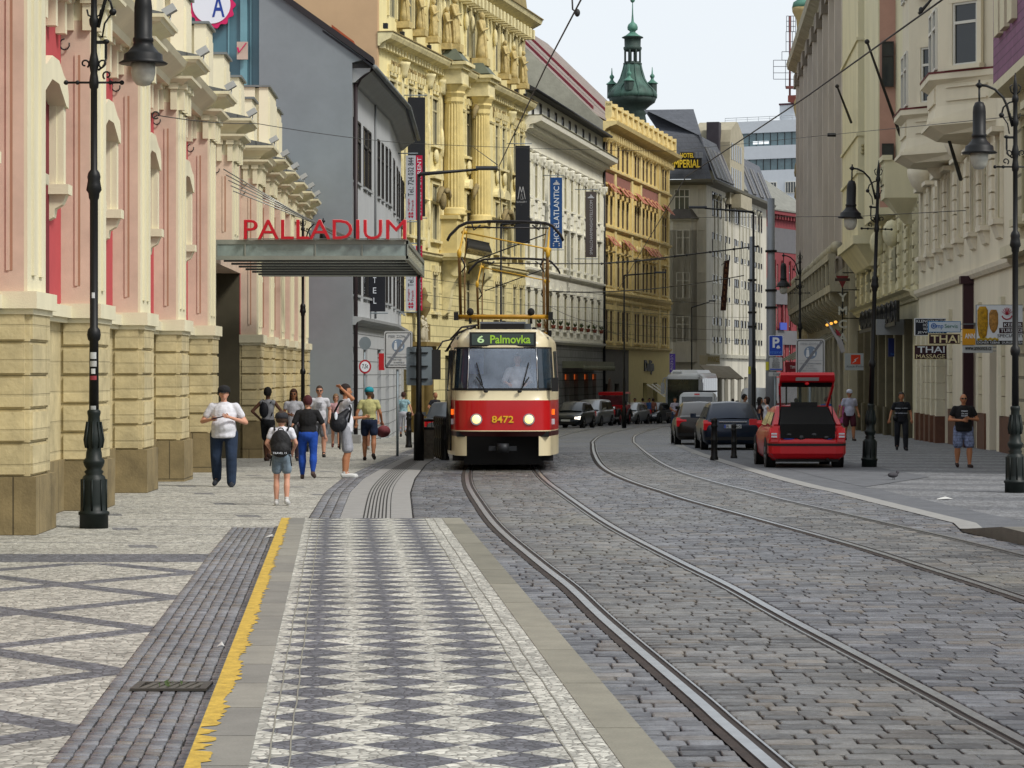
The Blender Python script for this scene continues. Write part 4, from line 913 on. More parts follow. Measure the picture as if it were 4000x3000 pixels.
    ext = 9.0; pw.add([(0, .3, zb), (0, -.0, 20.0), (0, 1.0, ze), (0, 1.0+ext, ze+ext*slope), (0, 1.0+ext, zb), (-.3, .3, zb), (-.3, 0, 20.0), (-.3, 1.0, ze), (-.3, 1.0+ext, ze+ext*slope), (-.3, 1.0+ext, zb)], [(0,4,3,2,1),(5,6,7,8,9),(0,1,6,5),(1,2,7,6),(2,3,8,7)])
    pw.build('party_wall', mat('rough_plaster', '9d9b8c', .95, var=.25, vs=.5, bump=.5, bs=8, streak=False), t)
    rf = MB(); rf.add([(0, .7, ze-.35), (L*.9, .7, ze-.35), (L*.9, .7+ext, ze-.35+ext*slope), (0, .7+ext, ze-.35+ext*slope), (0, 1.5, ze-.35), (L*.9, 1.5, ze-.35), (L*.9, 10, ze), (0, 10, ze)], [(0,1,2,3),(4,7,6,5),(0,4,5,1)])
    rf.build('roof', mat('roof_brown', '8b7f77', .8, var=.15, vs=1.5, joints=(.5, .4, .03, .7)), t)
    for u in (-.32, 9.5): cp = MB(); cp.add([(u, .75, ze-.05), (u+.45, .75, ze-.05), (u+.45, .9+ext, ze+.05+(ext+.1)*slope), (u, .9+ext, ze+.05+(ext+.1)*slope), (u, .75, ze+.2), (u+.45, .75, ze+.2), (u+.45, .9+ext, ze+.3+(ext+.1)*slope), (u, .9+ext, ze+.3+(ext+.1)*slope)], [(3,2,1,0),(4,5,6,7),(0,1,5,4),(1,2,6,5),(0,4,7,3)]); cp.build('coping', mat('coping_red', '702430', .7, var=.15), t)
    for i, (u, y, h, mm) in enumerate(((3, 9.4, 2.3, 1), (7, 9.2, 2.0, 1), (12.5, 8.6, 1.5, 0))):
        c = MB(); zr = ze+(y-1)*slope; c.box(u-.8, u+.8, y-.4, y+.4, zr-1.5, zr+h*.55, 0); c.box(u-.6, u+.4, y-.3, y+.3, zr+h*.55, zr+h, mm); c.build('chimney', [mat('chimney_render', '8f8c82', .9, var=.2), mat('chimney_brick', '9a5a3a', .85, var=.2)], t)
    an = MB(); 
    for px in (2055, 2070, 2083, 2090):
        Z = 192; x0 = X(px, Z); w = .1 if px != 2055 else .05
    for u, h in ((.6, 3.6), (1.0, 4.6), (1.6, 4.3), (2.4, 3.2), (2.7, 3.1)): an.box(u-.09, u+.09, 9.2, 9.4, ze+8*slope, ze+8*slope+h)
    an.box(.4, 2.9, 9.0, 9.6, ze+8*slope-.5, ze+8*slope+.35); an.build('antenna', mat('antenna_grey', '85888a', .6, var=.1), t)
    for u0 in (6.6,):
        a = MB(); zr = ze+8.6*slope; a.tube([(u0, 9.6, zr), (u0, 9.6, zr+2.2)], .03, 5); a.tube([(u0-1.6, 9.6, zr+2.1), (u0+1.2, 9.6, zr+1.9)], .025, 4)
        for k in range(8): a.tube([(u0-1.5+k*.35, 9.4, zr+2.1-k*.02), (u0-1.5+k*.35, 9.8, zr+2.1-k*.02)], .015, 4)
        a.build('antenna', mat('antenna_dark', '4a4c50', .6, var=0), t)
    text('Dallje', fr.u(2515), fr.u(2552), 1.85, 3.0, -.03, mat('sign_darkgrey', '35332c', .6, var=0), t, ext=.05, bold=.03)
    # striped blinds over the cafe front
    for c_ in (2528, 2545, 2562):
        a = MB(); u = fr.u(c_); a.add([(u-.9, -.05, 1.1), (u+.5, -.05, 1.1), (u+.5, -1.5, .1), (u-.9, -1.5, .1)], [(0,1,2,3)]); a.build('awning', mat('blind_cream', 'bdb9a8', .8, var=.1), t)
    mg = MB(); u = fr.u(2378, .6); mg.ey([(u+1.0*math.cos(a)*(.5), (-.2)+(1.8 if math.sin(a) > 0 else 1.7)*math.sin(a)) for a in np.linspace(0, 2*PI, 25)[:-1]], -.75, -.6); mg.build('sign_board', mat('board_brown', '55402f', .7, var=.2), t)
ochre()
# ================================================================ grey hotel on the corner
def imperial():
    f1 = Fr((12.6, 222.6), (16.5, 222.0)); f2 = Fr((16.5, 222.), (24.9, 256.)); t = froot(f1, 'grey stone hotel with steep slate mansard and stepped gable on the far corner'); zb = -6; zt = 2+16.0
    mw = mat('hotel_stone', 'b8b4a6', .88, var=.22, vs=.8, bump=.2, bs=30, streak=True); mt = mat('hotel_trim', 'aca999', .88, var=.2, vs=2); ms = mat('mansard_slate', '50535a', .6, var=.15, vs=1.5, joints=(.5, .4, .02, .75))
    rows = [(13.5, 15.6), (10.0, 12.1), (6.3, 8.5), (2.6, 4.8)]
    U1 = lambda p: f1.u(p); U2 = lambda p: f2.u(p)
    h1 = [(U1(2634), U1(2694), 2+13.6, 2+15.6)]+[(U1(2740)-.3, U1(2740)+.35, 2+a, 2+b) for a, b in rows]
    g1 = [(U1(2640), U1(2712), gz(222)-.2, 2.0)]
    m = MB(); holes_wall(m, 0, f1.L, zb, zt, h1+g1, .3); m.box(0, f1.L, .36, 1.5, zb, zt)
    m.build('wall', mw, t); window(t, (h1[0][0]+h1[0][1])/2, h1[0][2], 1.3, 2.0, None, M_white, 4, 'triple', dep=.08)
    for h in h1[1:]: window(t, (h[0]+h[1])/2, h[2], .65, round(h[3]-h[2], 2), None, M_white, 0, 'transom', dep=.25)
    MB().box(g1[0][0], g1[0][1], .28, .34, g1[0][2], g1[0][3]).build('shopfront', GL[3], t)
    # bay on the corner front
    b = MB(); u0, u1 = U1(2618), U1(2722); out = .8; pl = [(u0, 0), (u0+.3, -out), (u1-.45, -out), (u1, 0)]
    zr = [(2+a, 2+b) for a, b in rows[1:]]; z = 2.9
    for a, c in zr: b.ez(pl, z, a-.0); z = c
    b.ez(pl, z, 14.9)
    for a, c in zr:
        for q in (u0+.3, u0+1.22, u1-1.35, u1-.62): b.box(q, q+.2, -out, -out+.25, a, c)
        b.box(u0+.32, u1-.5, -out+.28, -.01, a, c, 1)
    b.ez([(u0-.1, 0), (u0+.2, -out-.12), (u1-.4, -out-.12), (u1+.1, 0)], 14.9, 15.05); o = b.build('bay', [mw, GL[0]], t)
    for a, c in zr:
        for q in (u0+.9, u1-.85): window(o, q, a, .62, round(c-a, 2), None, M_white, 0, 'transom', dep=.1, y=-out)
    r = MB(); r.ez([(u0-.2, 0), (u0+.1, -out-.2), (u1-.3, -out-.2), (u1+.2, 0)], 15.05, 15.9, 0, top=[(u0+.3, 0), (u0+.5, -.3), (u1-.6, -.3), (u1-.4, 0)]); r.build('bay_roof', mat('bay_slate', '4b4844', .7, var=.2), t)
    # long front
    M2 = sub(f2, f1); xs = [2746, 2786, 2797, 2813, 2836, 2846, 2872, 2880, 2897, 2908, 2921, 2934, 2950, 2962, 2972]; us = [U2(x) for x in xs if U2(x) > .5]
    hs = [(u-.6, u+.6, 2+a, 2+b) for u in us for a, b in rows]; gr = [(u-1.1, u+1.1, gz(240)-.3, 1.6) for u in (3.5, 7, 10.5, 14, 18, 22, 26)]
    m = MB(); holes_wall(m, 0, f2.L, zb, zt, hs+gr, .3); m.box(0, f2.L, .36, 12, zb, zt); m.build('wall', mw, t, M2)
    for u in us:
        for a, b_ in rows: window(t, u, 2+a, 1.2, round(b_-a, 2), M2, M_white if R.random() < .3 else M_dkfr, R.choice([0, 1, 3]), 'transom', dep=.06)
    for g in gr: MB().box(g[0], g[1], .28, .34, g[2], g[3]).build('shopfront', GL[3], t, M2)
    q = MB(); 
    for i in range(len(us)-1):
        u = (us[i]+us[i+1])/2
        if us[i+1]-us[i] > 1.2: q.box(u-.22, u+.22, -.08, -.002, 3.2, 17.2); q.lathe([(.15, 0), (.25, .3), (.25, .4)], (u, -.05), 6, z0=17.0)
    for u in us:
        for z in (9.2, 13.0, 5.6): q.box(u-.45, u+.45, -.07, -.002, z-.5, z+.5)
    for z in (3.3,): q.ex([(0, z), (-.25, z), (-.3, z+.3), (0, z+.35)], 0, f2.L)
    q.build('moulding', mt, t, M2)
    for fr, M in ((f1, None), (f2, M2)):
        c = MB(); a = -.6 if fr is f1 else 0; b_ = fr.L+(.6 if fr is f1 else 0)
        c.ex([(0, zt-.05), (-.2, zt), (-.9, zt+.15), (-1.0, zt+.35), (0, zt+.4)], a, b_); c.build('eaves', mat('eaves_grey', '6d6b60', .8, var=.15), t, M)
        if fr is f1: c = MB(); c.add([(-.4, -.8, zt+.4), (fr.L+.5, -.8, zt+.4), (fr.L-.5, .6, zt+4.3), (0, .6, zt+4.3)], [(0,1,2,3)]); c.add([(0, .6, zt+4.3), (fr.L-.5, .6, zt+4.3), (fr.L-1.6, 6, zt+7.0), (-2, 6, zt+7.0)], [(0,1,2,3)]); c.build('roof', ms, t)
    gu0, gu1 = U2(2836), U2(2892)
    for a, b_ in ((0, gu0), (gu1, f2.L)):
        c = MB(); c.add([(a-(.3 if a == 0 else 0), -.8, zt+.4), (b_, -.8, zt+.4), (b_, .7, zt+4.2), (a+(.35 if a == 0 else 0), .7, zt+4.2)], [(0,1,2,3)])
        c.add([(a+(.35 if a == 0 else 0), .7, zt+4.2), (b_, .7, zt+4.2), (b_, 6, zt+6.8), (a+1.5, 6, zt+6.8)], [(0,1,2,3)])
        c.add([(b_, -.8, zt+.4), (b_, .7, zt+4.2), (b_, .7, zt+.4)], [(0,1,2),(0,2,1)]); c.build('roof', ms, t, M2)
        n = 4 if a == 0 else 3
        for k in range(n):
            u = a+(b_-a)*(k+.75)/(n+.4); d = MB(); d.add([(u-.75, -.72, zt+.5), (u+.75, -.72, zt+.5), (u+.75, .35, zt+3.2), (u-.75, .35, zt+3.2), (u-.75, -.85, zt+.62), (u+.75, -.85, zt+.62), (u+.75, .22, zt+3.3), (u-.75, .22, zt+3.3)], [(4,5,6,7),(0,4,7,3),(1,2,6,5),(2,3,7,6),(0,1,5,4)])
            o = d.build('dormer', mat('dormer_dark', '2e2a2d', .5, var=.1), t, M2); d = MB(); d.obox((u-.85, -.85, zt+.6), (u-.85, .25, zt+3.3), .14, .1); d.obox((u+.85, -.85, zt+.6), (u+.85, .25, zt+3.3), .14, .1); d.build('frame', mat('dormer_light', '9c9c9a', .6, var=.1), o)
    g = MB(); zz = zt; prof = [(gu0, zz-1), (gu1, zz-1), (gu1, zz+4.5), (gu1-.5, zz+5.6), ((gu0+gu1)/2+.4, zz+6.6), ((gu0+gu1)/2-.4, zz+6.6), (gu0+.5, zz+5.6), (gu0, zz+4.5)]
    hw = [(gu0+.8+k*1.25, gu0+1.5+k*1.25, z0, z0+1.9) for k in range(int((gu1-gu0-1)/1.25)) for z0 in (zz+.4, )]
    g.ey(prof, -.35, 3); 
    for h in hw: g.box(h[0], h[1], -.38, -.352, h[2], h[3], 1); g.box(h[0], h[1], -.38, -.352, h[2]+2.6, h[3]+2.2, 1)
    g.box(gu0+.9, gu1-.9, -1.2, -.36, zz-1.3, zz-.1, 0); g.build('gable', [mat('gable_cream', '9c9580', .88, var=.15, vs=1), GL[0]], t, M2)
    c = MB(); c.box(gu0-.9, gu0+.4, .5, 1.6, zz+2, zz+6.2); c.build('chimney', mat('chimney_dark', '37333a', .8, var=.2), t, M2)
    # roof sign
    Z = 220.6; s = thing('sign', 'black roof sign with yellow capitals on the grey hotel mansard', 'sign'); bk = mat('sign_black', '17150f', .6, var=0); ye = mat('sign_yellow', 'd9b92e', .5, var=0)
    x0, x1 = X(2622, Z), X(2741, Z); MB().box(x0, x1, Z, Z+.2, H(660, Z), H(617, Z)).build('panel', bk, s); MB().box(X(2650, Z), X(2716, Z), Z+.05, Z+.25, H(617, Z)+.003, H(594, Z)).build('panel', bk, s)
    text('IMPERIAL', X(2626, Z), X(2735, Z), H(655, Z), H(624, Z), Z-.06, ye, s, ext=.05, bold=.02); text('HOTEL', X(2657, Z), X(2711, Z), H(616, Z), H(598, Z), Z-.02, ye, s, ext=.05, bold=.02)
    f = MB(); 
    for a in (2634, 2650, 2716, 2738):
        for k in range(5): f.box(X(a-6+k*3, Z), X(a-5+k*3, Z), Z-.1, Z, H(616, Z), H(594, Z))
    f.build('bracket', mat('antenna_grey', '85888a'), s)
    # vertical banner, change sign, cafe fascia, striped blinds
    s = thing('banner', 'long dark brown vertical banner hanging on the grey hotel front', 'banner'); Z = 215; b = MB(); b.add([(X(2829, Z), Z, H(1018, Z)), (X(2850, Z), Z, H(1018, Z)), (X(2836, Z), Z, H(1213, Z)), (X(2814, Z), Z, H(1213, Z)), (X(2829, Z), Z+.03, H(1018, Z)), (X(2850, Z), Z+.03, H(1018, Z)), (X(2836, Z), Z+.03, H(1213, Z)), (X(2814, Z), Z+.03, H(1213, Z))], [(3,2,1,0),(4,5,6,7),(0,1,5,4),(1,2,6,5),(2,3,7,6),(3,0,4,7)])
    b.build('panel', mat('banner_brown', '3d1f16', .8, var=.1), s); L = 'IMPERIAL'
    for k, ch in enumerate(L): f = (k+.5)/8.4; cx = 2839-15*f; cy = 1024+185*f; text(ch, X(cx-(1.5 if ch == 'I' else 4), Z), X(cx+(1.5 if ch == 'I' else 4), Z), H(cy+7, Z), H(cy-7, Z), Z-.02, mat('letter_tan', '8b5b35', .6, var=0), s)
    MB().tube([(X(2850, Z), Z, H(1018, Z)+.1), (X(2860, Z), 226, H(1018, Z)+.1)], .04, 5).build('pole', M_dkfr, s)
    Z = 220.5; s = thing('sign', 'violet vertical exchange office sign on the corner of the grey hotel', 'sign'); MB().box(X(2616, Z), X(2638, Z), Z, Z+.2, H(1455, Z), H(1382, Z)).build('panel', mat('sign_violet', '3d2f6e', .5, var=0, emis=('3d2f6e', .3)), s)
    for k, ch in enumerate('CHANGE'): text(ch, X(2620, Z), X(2629, Z), H(1396+k*9.8, Z), H(1388+k*9.8, Z), Z-.01, mat('letter_white', 'e0e0e0', .5, var=0), s)
    text('CAFE', X(2672, Z), X(2700, Z), H(1393, Z), H(1381, Z), Z+1.0, mat('letter_white', 'e0e0e0'), t and None or s)
    for k in range(4):
        Z0 = 214-.0; xa = 2734+k*29; a = MB(); Z1 = 213; Z2 = 218
        p = [(X(xa, Z2), Z2, H(1427+k*1, Z2)), (X(xa+28, Z2), Z2, H(1427+k*1, Z2)), (X(xa+83, Z1), Z1, H(1474+k, Z1)), (X(xa+55, Z1), Z1, H(1477+k, Z1))]
        a.add(p+[(q[0], q[1], q[2]-.08) for q in p], [(0,1,2,3),(7,6,5,4),(3,2,6,7),(0,3,7,4),(1,5,6,2)])
        tag(a.build('awning', mat('awning_taupe', '8b8373', .8, var=.12)), 'taupe shop awning on the grey hotel, %s of four in the row' % ('first', 'second', 'third', 'last')[k], 'awning', 'awnings on the grey hotel')
    MB().box(X(2732, 219), X(2812, 219), 219, 219.3, H(1422, 219), H(1388, 219)).build('fascia', mat('fascia_cream', 'b3ab93', .7, var=.1), t, f1.M.inverted())
    text('PIVNICE', X(2766, 219), X(2808, 219), H(1414, 219), H(1394, 219), 218.95, mat('letter_gold', '8b7a28', .6, var=0), s)
imperial()
# ================================================================ green copper cupola
def cupola():
    Z = 236.; x = X(2471, Z); k = Z/F/1.843; t = thing('tower', 'green copper onion cupola with lantern, tall spire and four corner turrets', 'tower', (x, Z, 0)); hh = lambda y: EYE+(HY-y/1.843)*Z/F
    gm = mat('copper_green', '3d5a50', .65, var=.55, vs=1.2, bump=.3, bs=20, streak=True); gd = mat('copper_dark', '2c3b36', .7, var=.35, vs=1.0, bump=.2); gl = mat('copper_bright', '4d7a6a', .6, var=.35)
    P = lambda L: [(r*k, hh(y)) for y, r in L]
    n = 16
    m = MB(); m.box(-2.0, 2.0, -2, 2, -5, 20); m.ez([(-2.0,-2),(2,-2),(2,2),(-2,2)], 20, 24.2, 0, top=[(-1.4,-1.4),(1.4,-1.4),(1.4,1.4),(-1.4,1.4)]); m.build('base', gd, t)
    m = MB(); m.lathe(P([(1200, 90), (870, 100), (830, 92), (815, 105), (790, 95), (760, 130), (740, 160), (700, 176)]), (0,0), n); m.build('drum', gd, t)
    m = MB(); m.lathe(P([(705, 177), (680, 178), (655, 166), (630, 142), (600, 110), (565, 90), (530, 77), (500, 70), (465, 62)]), (0,0), n)
    for a in range(8):
        aa = a*PI/4+.2; m.tube([((r*k+.02)*math.cos(aa), (r*k+.02)*math.sin(aa), hh(y)) for y, r in [(705, 177), (655, 166), (630, 142), (600, 110), (565, 90), (500, 70), (465, 62)]], .05, 5)
    m.build('dome', gm, t)
    m = MB(); m.lathe(P([(468, 66), (455, 68), (450, 60), (445, 60)]), (0,0), 8); m.lathe(P([(368, 60), (352, 66), (340, 66), (335, 58), (280, 60), (275, 76), (268, 78)]), (0,0), 8)
    for a in range(8): aa = a*PI/4+PI/8; m.cap((58*k*math.cos(aa), 58*k*math.sin(aa), hh(446)), (58*k*math.cos(aa), 58*k*math.sin(aa), hh(366)), .09, .09, 6)
    for a in range(8): aa = a*PI/4+PI/8; m.cap((30*k*math.cos(aa), 30*k*math.sin(aa), hh(446)), (30*k*math.cos(aa), 30*k*math.sin(aa), hh(366)), .06, .06, 6)
    m.build('lantern', gd, t)
    m = MB(); m.lathe(P([(268, 77), (255, 50), (235, 24), (230, 20), (222, 24), (215, 36), (195, 38), (175, 30), (160, 12), (150, 9), (100, 5), (20, 3), (12, 3)]), (0,0), n); m.lathe(P([(352, 67), (346, 60), (335, 58.5)]), (0,0), 8); m.ell((0,0,hh(0)), (.22,.22,.25)); m.build('spire', gl, t)
    for sx, sy, dy in ((-1, .55, 0), (1, .55, -6), (-.22, -1.0, 0)):
        c = (sx*146*k, sy*146*k); m = MB(); yy = dy
        m.lathe(P([(700 if sx*sx > .5 else 665, 34), (600+yy, 34)]), c, 8, 1, sm=False); m.lathe(P([(600+yy, 42), (596+yy, 42), (580+yy, 20), (570+yy, 12), (560+yy, 10), (552+yy, 17), (540+yy, 17), (528+yy, 6), (480+yy, 2)]), c, 8, 0); m.build('turret', [gl, gd], t)
cupola()
# ================================================================ pale modern block far behind
def modern():
    Z = 330.; fr = Fr((X(2829, Z), Z), (X(3200, Z), Z-6)); t = froot(fr, 'white modern office block with long window bands in the far background'); z = lambda y: H(y, Z); u = lambda p: fr.u(p)
    mw = mat('modern_white', 'c3c8cd', .7, var=.04); mg = mat('modern_glass', '6a8288', .15, var=.35, vs=.35, spec=.6)
    m = MB(); y = -20
    for a, b in ((479, 525), (576, 627), (671, 720)): m.box(0 if a > 500 else -.6, fr.L, 0, 20, z(b), z(a))
    m.box(0, fr.L, 0, 20, -8, z(720)-.003); m.build('wall', mw, t)
    g = MB()
    for a, b in ((525, 576), (627, 671)): g.box(.2, fr.L, .5, 19, z(b)+.002, z(a)-.002)
    g.build('window_band', mg, t); f = MB()
    for a, b in ((525, 576), (627, 671)):
        for k in range(14): f.box(k*.95+.3, k*.95+.36, .42, .5, z(b)+.01, z(a)-.01)
    f.build('mullion', M_dkfr, t)
    for k in range(3): MB().box(u(2937+k*22), u(2955+k*22), .36, .42, z(568), z(556)).build('lit_window', mat('lit_white', 'dfe4e6', .5, var=0, emis=('dfe4e6', .6)), t)
    for a, b in ((2987, 3035), (3068, 3110)): window(t, (u(a)+u(b))/2, z(763), round(u(b)-u(a), 1), 1.45, None, M_white, 2, 'grid', dep=.1, y=-.08)
    q = MB(); 
    for k in range(9): q.tube([(k*1.5, .3, z(479)), (k*1.5, .3, z(462))], .03, 4)
    q.tube([(0, .3, z(462)), (fr.L, .3, z(462))], .03, 4); q.tube([(0, .3, z(470)), (fr.L, .3, z(470))], .02, 4); q.build('railing', mat('rail_grey', '9b9fa2', .5, var=0), t)
    MB().box(u(3012), fr.L, 3, 9, z(479)-.2, z(412)).build('penthouse', mw, t); MB().box(u(3013)-.1, fr.L, 2.9, 9.1, z(412)+.003, z(405)).build('roof', mat('roof_maroon', '4a2a33', .8, var=.1), t)
    MB().box(u(3061), u(3101), 1.5, 2.9, z(412)+.2, z(380)).build('chimney', mat('chimney_red', '7c4238', .85, var=.2), t)
    a = thing('antenna_mast', 'tall red lattice antenna mast on the roof of the white office block', 'antenna', (0,0,0)); ax = X(3082, Z); rm = mat('mast_rust', '6b3a35', .7, var=.2); gm_ = mat('grid_grey', '5d6068', .6, var=.1)
    MB().tube([(ax, Z-1, z(382)), (ax, Z-1, z(68))], .14, 6).box(ax-.5, ax+.5, Z-1.3, Z-.7, z(350), z(340)).build('pole', rm, a)
    g = MB()
    def grid(x0, x1, y0, y1, nx, ny):
        for k in range(nx+1): x = X(x0+(x1-x0)*k/nx, Z); g.box(x-.035, x+.035, Z-1.1, Z-1.03, z(y1), z(y0))
        for k in range(ny+1): zz = z(y0+(y1-y0)*k/ny); g.box(X(x0, Z), X(x1, Z), Z-1.1, Z-1.03, zz-.035, zz+.035)
    grid(3069, 3104, 67, 128, 4, 3); grid(3067, 3104, 128, 206, 3, 2); grid(3051, 3112, 206, 239, 1, 1); grid(3018, 3112, 239, 313, 2, 3); grid(3065, 3112, 313, 345, 1, 1); g.build('grid', gm_, a)
modern()
def redb():
    fr = Fr((24.95, 257.2), (30.6, 268.)); t = froot(fr, 'red plastered building with grey panels behind the catenary masts'); zt = H(820, 257); zb = -8; L = fr.L
    mr = mat('red_plaster', '743034', .85, var=.1, vs=.6); mg = mat('panel_grey', '5b5a5c', .7, var=.1)
    us = [fr.u(x) for x in (3033, 3062, 3090)]; hs = [(u-.5, u+.5, z, z+2.3) for u in us for z in (10.5, 6.6, 2.6)]
    m = MB(); holes_wall(m, 0, L, zb, zt, hs, .3); m.box(0, L, .36, 8, zb, zt); m.build('wall', mr, t)
    for u in us:
        for z in (10.5, 6.6, 2.6): window(t, u, z, 1.0, 2.3, None, M_white, 1, 'transom', dep=.24)
    q = MB(); q.box(0, L, -.06, -.002, 14.0, 16.4)
    for z in (9.1, 5.1): q.box(.6, L, -.3, -.002, z-.3, z+1.1)
    q.box(.5, L, -.4, -.002, -1, 1.5); q.build('panel', mg, t)
    q = MB(); q.box(-.2, L, -.7, -.002, zt-.35, zt-.002); 
    for k in range(16): q.box(k*L/16, k*L/16+.25, -.55, -.002, zt-.8, zt-.352)
    for u in (.6, 2.2, 4.2, 6.3, 8.4): q.box(u-.13, u+.13, -.25, -.07, 1.6, 13.2)
    q.build('cornice', mr, t); r = MB(); r.ex([(-.8, zt), (-.8, zt+.15), (6, zt+4.6), (8, zt+4.6), (8, zt)], 0, L); r.build('roof', mat('roof_grey_tile', '77776f', .8, var=.2, vs=2), t)
    s = MB(); s.box(fr.u(3026), fr.u(3052), -.6, -.5, H(1290, 262), H(1262, 262)); s.build('sign', mat('sign_blue_small', '2b3f9b', .5, var=0), t)
redb()
# ================================================================ right-hand row (local x runs back towards the camera)
RA = (14.1, 73.6)
def RP(Z): return (14.1+.068*(Z-73.6), Z)
def corner_house():     # narrow stone front with a small green dome
    fr = Fr(RP(222), RP(203)); t = froot(fr, 'weathered ochre corner house with round oriel and small green dome'); zb = -4; L = fr.L; zt = 2+27
    m5 = mat('oldstone', 'a39268', .88, var=.3, vs=.6, bump=.3, bs=12, streak=True)
    m = MB(); hs = [(u-.6, u+.6, z, z+2.6) for u in (4, 8, 12, 16) for z in (5, 10, 15, 20, 24.5)]; holes_wall(m, 0, L, zb, zt+2, hs, .3); m.box(0, L, .36, 8, zb, zt+2); m.build('wall', m5, t)
    for h in hs: window(t, (h[0]+h[1])/2, h[2], 1.2, 2.6, None, M_cream, 1, 'transom', dep=.1)
    q = MB(); u = L-1.0; z = lambda y: H(y, 204)
    pr = [(.2, z(1010)), (.9, z(960)), (1.25, z(890)), (1.3, z(870)), (1.05, z(860)), (1.05, z(790)), (1.5, z(770)), (1.4, z(740)), (1.1, z(710)), (1.2, z(700)), (1.35, z(640)), (1.1, z(620)), (1.05, z(480)), (1.25, z(460)), (1.6, z(420)), (1.5, z(395)), (1.15, z(380)), (1.05, z(330)), (1.25, z(300)), (1.0, z(280)), (1.1, z(170)), (1.3, z(140)), (1.1, z(110)), (1.2, z(75)), (1.75, z(45)), (1.8, z(30))]
    q.lathe([(r*.55, z_) for r, z_ in pr], (u, -.15), 14); q.build('oriel', m5, t)
    q = MB(); q.lathe([(1.0, z(30)), (.9, z(10)), (.6, z(0)), (.4, z(-40)), (.1, z(-60))], (u, -.15), 14); q.build('dome', mat('copper_bright', '6fa892'), t)
    q = MB(); 
    for k in range(7): a = PI+PI*k/6; q.lathe([(.05, 0), (.1, .3), (.04, .9)], (u+.72*math.cos(a), -.15+.72*math.sin(a)), 5, z0=z(690))
    q.build('baluster', m5, t)
corner_house()
def pier_hall():     # brown-grey building with close vertical ribs
    fr = Fr(RP(203), RP(141)); t = froot(fr, 'tall brown-grey building with close vertical ribs above a corbelled balcony'); L = fr.L; zb = -4; zt = 2+23
    m1 = mat('rib_taupe', '82796e', .88, var=.15, vs=.8, bump=.2, streak=True); m2 = mat('rib_mauve', 'c9c0b6', .88, var=.15, vs=.8, streak=True); m3 = mat('stone_grey_brown', 'a39d8a', .88, var=.25, vs=1.0, bump=.3, streak=True)
    m = MB(); hs = [(u-.8, u+.8, z, z+2.2) for u in np.linspace(4, L-3, 9) for z in (9.2, 12.6, 16, 19.4)]; gr = [(u-1.6, u+1.6, gz(170)-.4, 4.2) for u in np.linspace(5, L-4, 10)]
    holes_wall(m, 0, L, 8.2, zt, hs, .4); holes_wall(m, 0, L, zb, 8.2, gr, .8, 1); m.box(0, L, .9, 9, zb, zt); m.build('wall', [m1, m3], t)
    for h in hs: window(t, float((h[0]+h[1])/2), h[2], 1.6, 2.2, None, M_dkfr, 0, 'casement', dep=.1)
    for g in gr: MB().box(g[0], g[1], .8, .86, g[2], g[3]).build('shopfront', GL[3], t)
    n = 10
    for k in range(n):
        u = 1.2+(L-1.8)*k/(n-1); q = MB(); q.box(u-1.1, u+1.0, -.8, -.002, 9.0, zt-1); q.box(u-1.35, u-1.1, -.5, -.002, 9.0, zt-1, 1); q.box(u+1.0, u+1.3, -.95, -.002, 9.0, zt-1, 1); q.box(u+1.3, u+1.5, -.4, -.002, 9.0, zt-1, 1); q.box(u-1.3, u+1.5, -1.05, -.002, zt-1, zt, 0)
        q.build('rib', [m1, m2], t)
    q = MB(); cornice(q, -.5, L+.3, zt, [(.8, 0), (.9, .3), (1.5, .6), (1.6, 1.0)]); q.build('cornice', m3, t)
    b = MB(); b.box(1, L-.5, -1.5, -.002, 6.4, 6.8); b.box(1, L-.5, -1.6, -1.2, 8.1, 8.45); nn = 15
    for k in range(nn+1): u = 1.2+(L-2)*k/nn; b.box(u-.3, u+.3, -1.55, -1.25, 6.8, 8.1); 
    for k in range(nn): u = 1.2+(L-2)*(k+.5)/nn; b.ex([(-.002, 6.4), (-1.45, 6.4), (-1.4, 6.0), (-1.1, 5.7), (-.5, 5.4), (-.002, 4.9)], u-.45, u+.45); b.ell((u, -1.0, 8.9), (.6, .4, .35), 8, 5)
    o = b.build('balcony', m3, t)
    g = MB()
    for k in range(nn):
        for j in range(5): u = 1.2+(L-2)*(k+(j+1)/6)/nn; g.box(u-.02, u+.02, -1.42, -1.38, 6.8, 8.1)
        u = 1.2+(L-2)*(k+.5)/nn; g.box(u-1.5, u+1.5, -1.43, -1.37, 7.4, 7.45)
    g.build('railing', mat('iron_black', '1c1d1f'), o)
    for k in range(3): lp = MB(); u = L-6-k*4.5; lp.ell((u, -.9, 4.85), (.1, .1, .08)); lp.build('downlight', mat('lamp_warm', 'ffb34a', .5, var=0, emis=('ffb34a', 1.0)), t)
    for k in range(4):
        a = MB(); u = L-10-k*7; a.add([(u, -.1, 4.6), (u+1.2, -.1, 4.6), (u+1.2, -3.2, 2.8), (u, -3.2, 2.8), (u, -.1, 4.5), (u+1.2, -.1, 4.5), (u+1.2, -3.2, 2.7), (u, -3.2, 2.7)], [(0,3,2,1),(4,5,6,7),(3,7,6,2),(1,2,6,5),(0,4,7,3)]); a.build('awning', mat('awning_stone', '8c8a7b', .8, var=.1), t)
    q = MB(); 
    for u in (L-.4, L-3.0): q.box(u-.4, u+.4, -.5, -.002, zb, 8.8)
    q.build('pilaster', m3, t)
pier_hall()
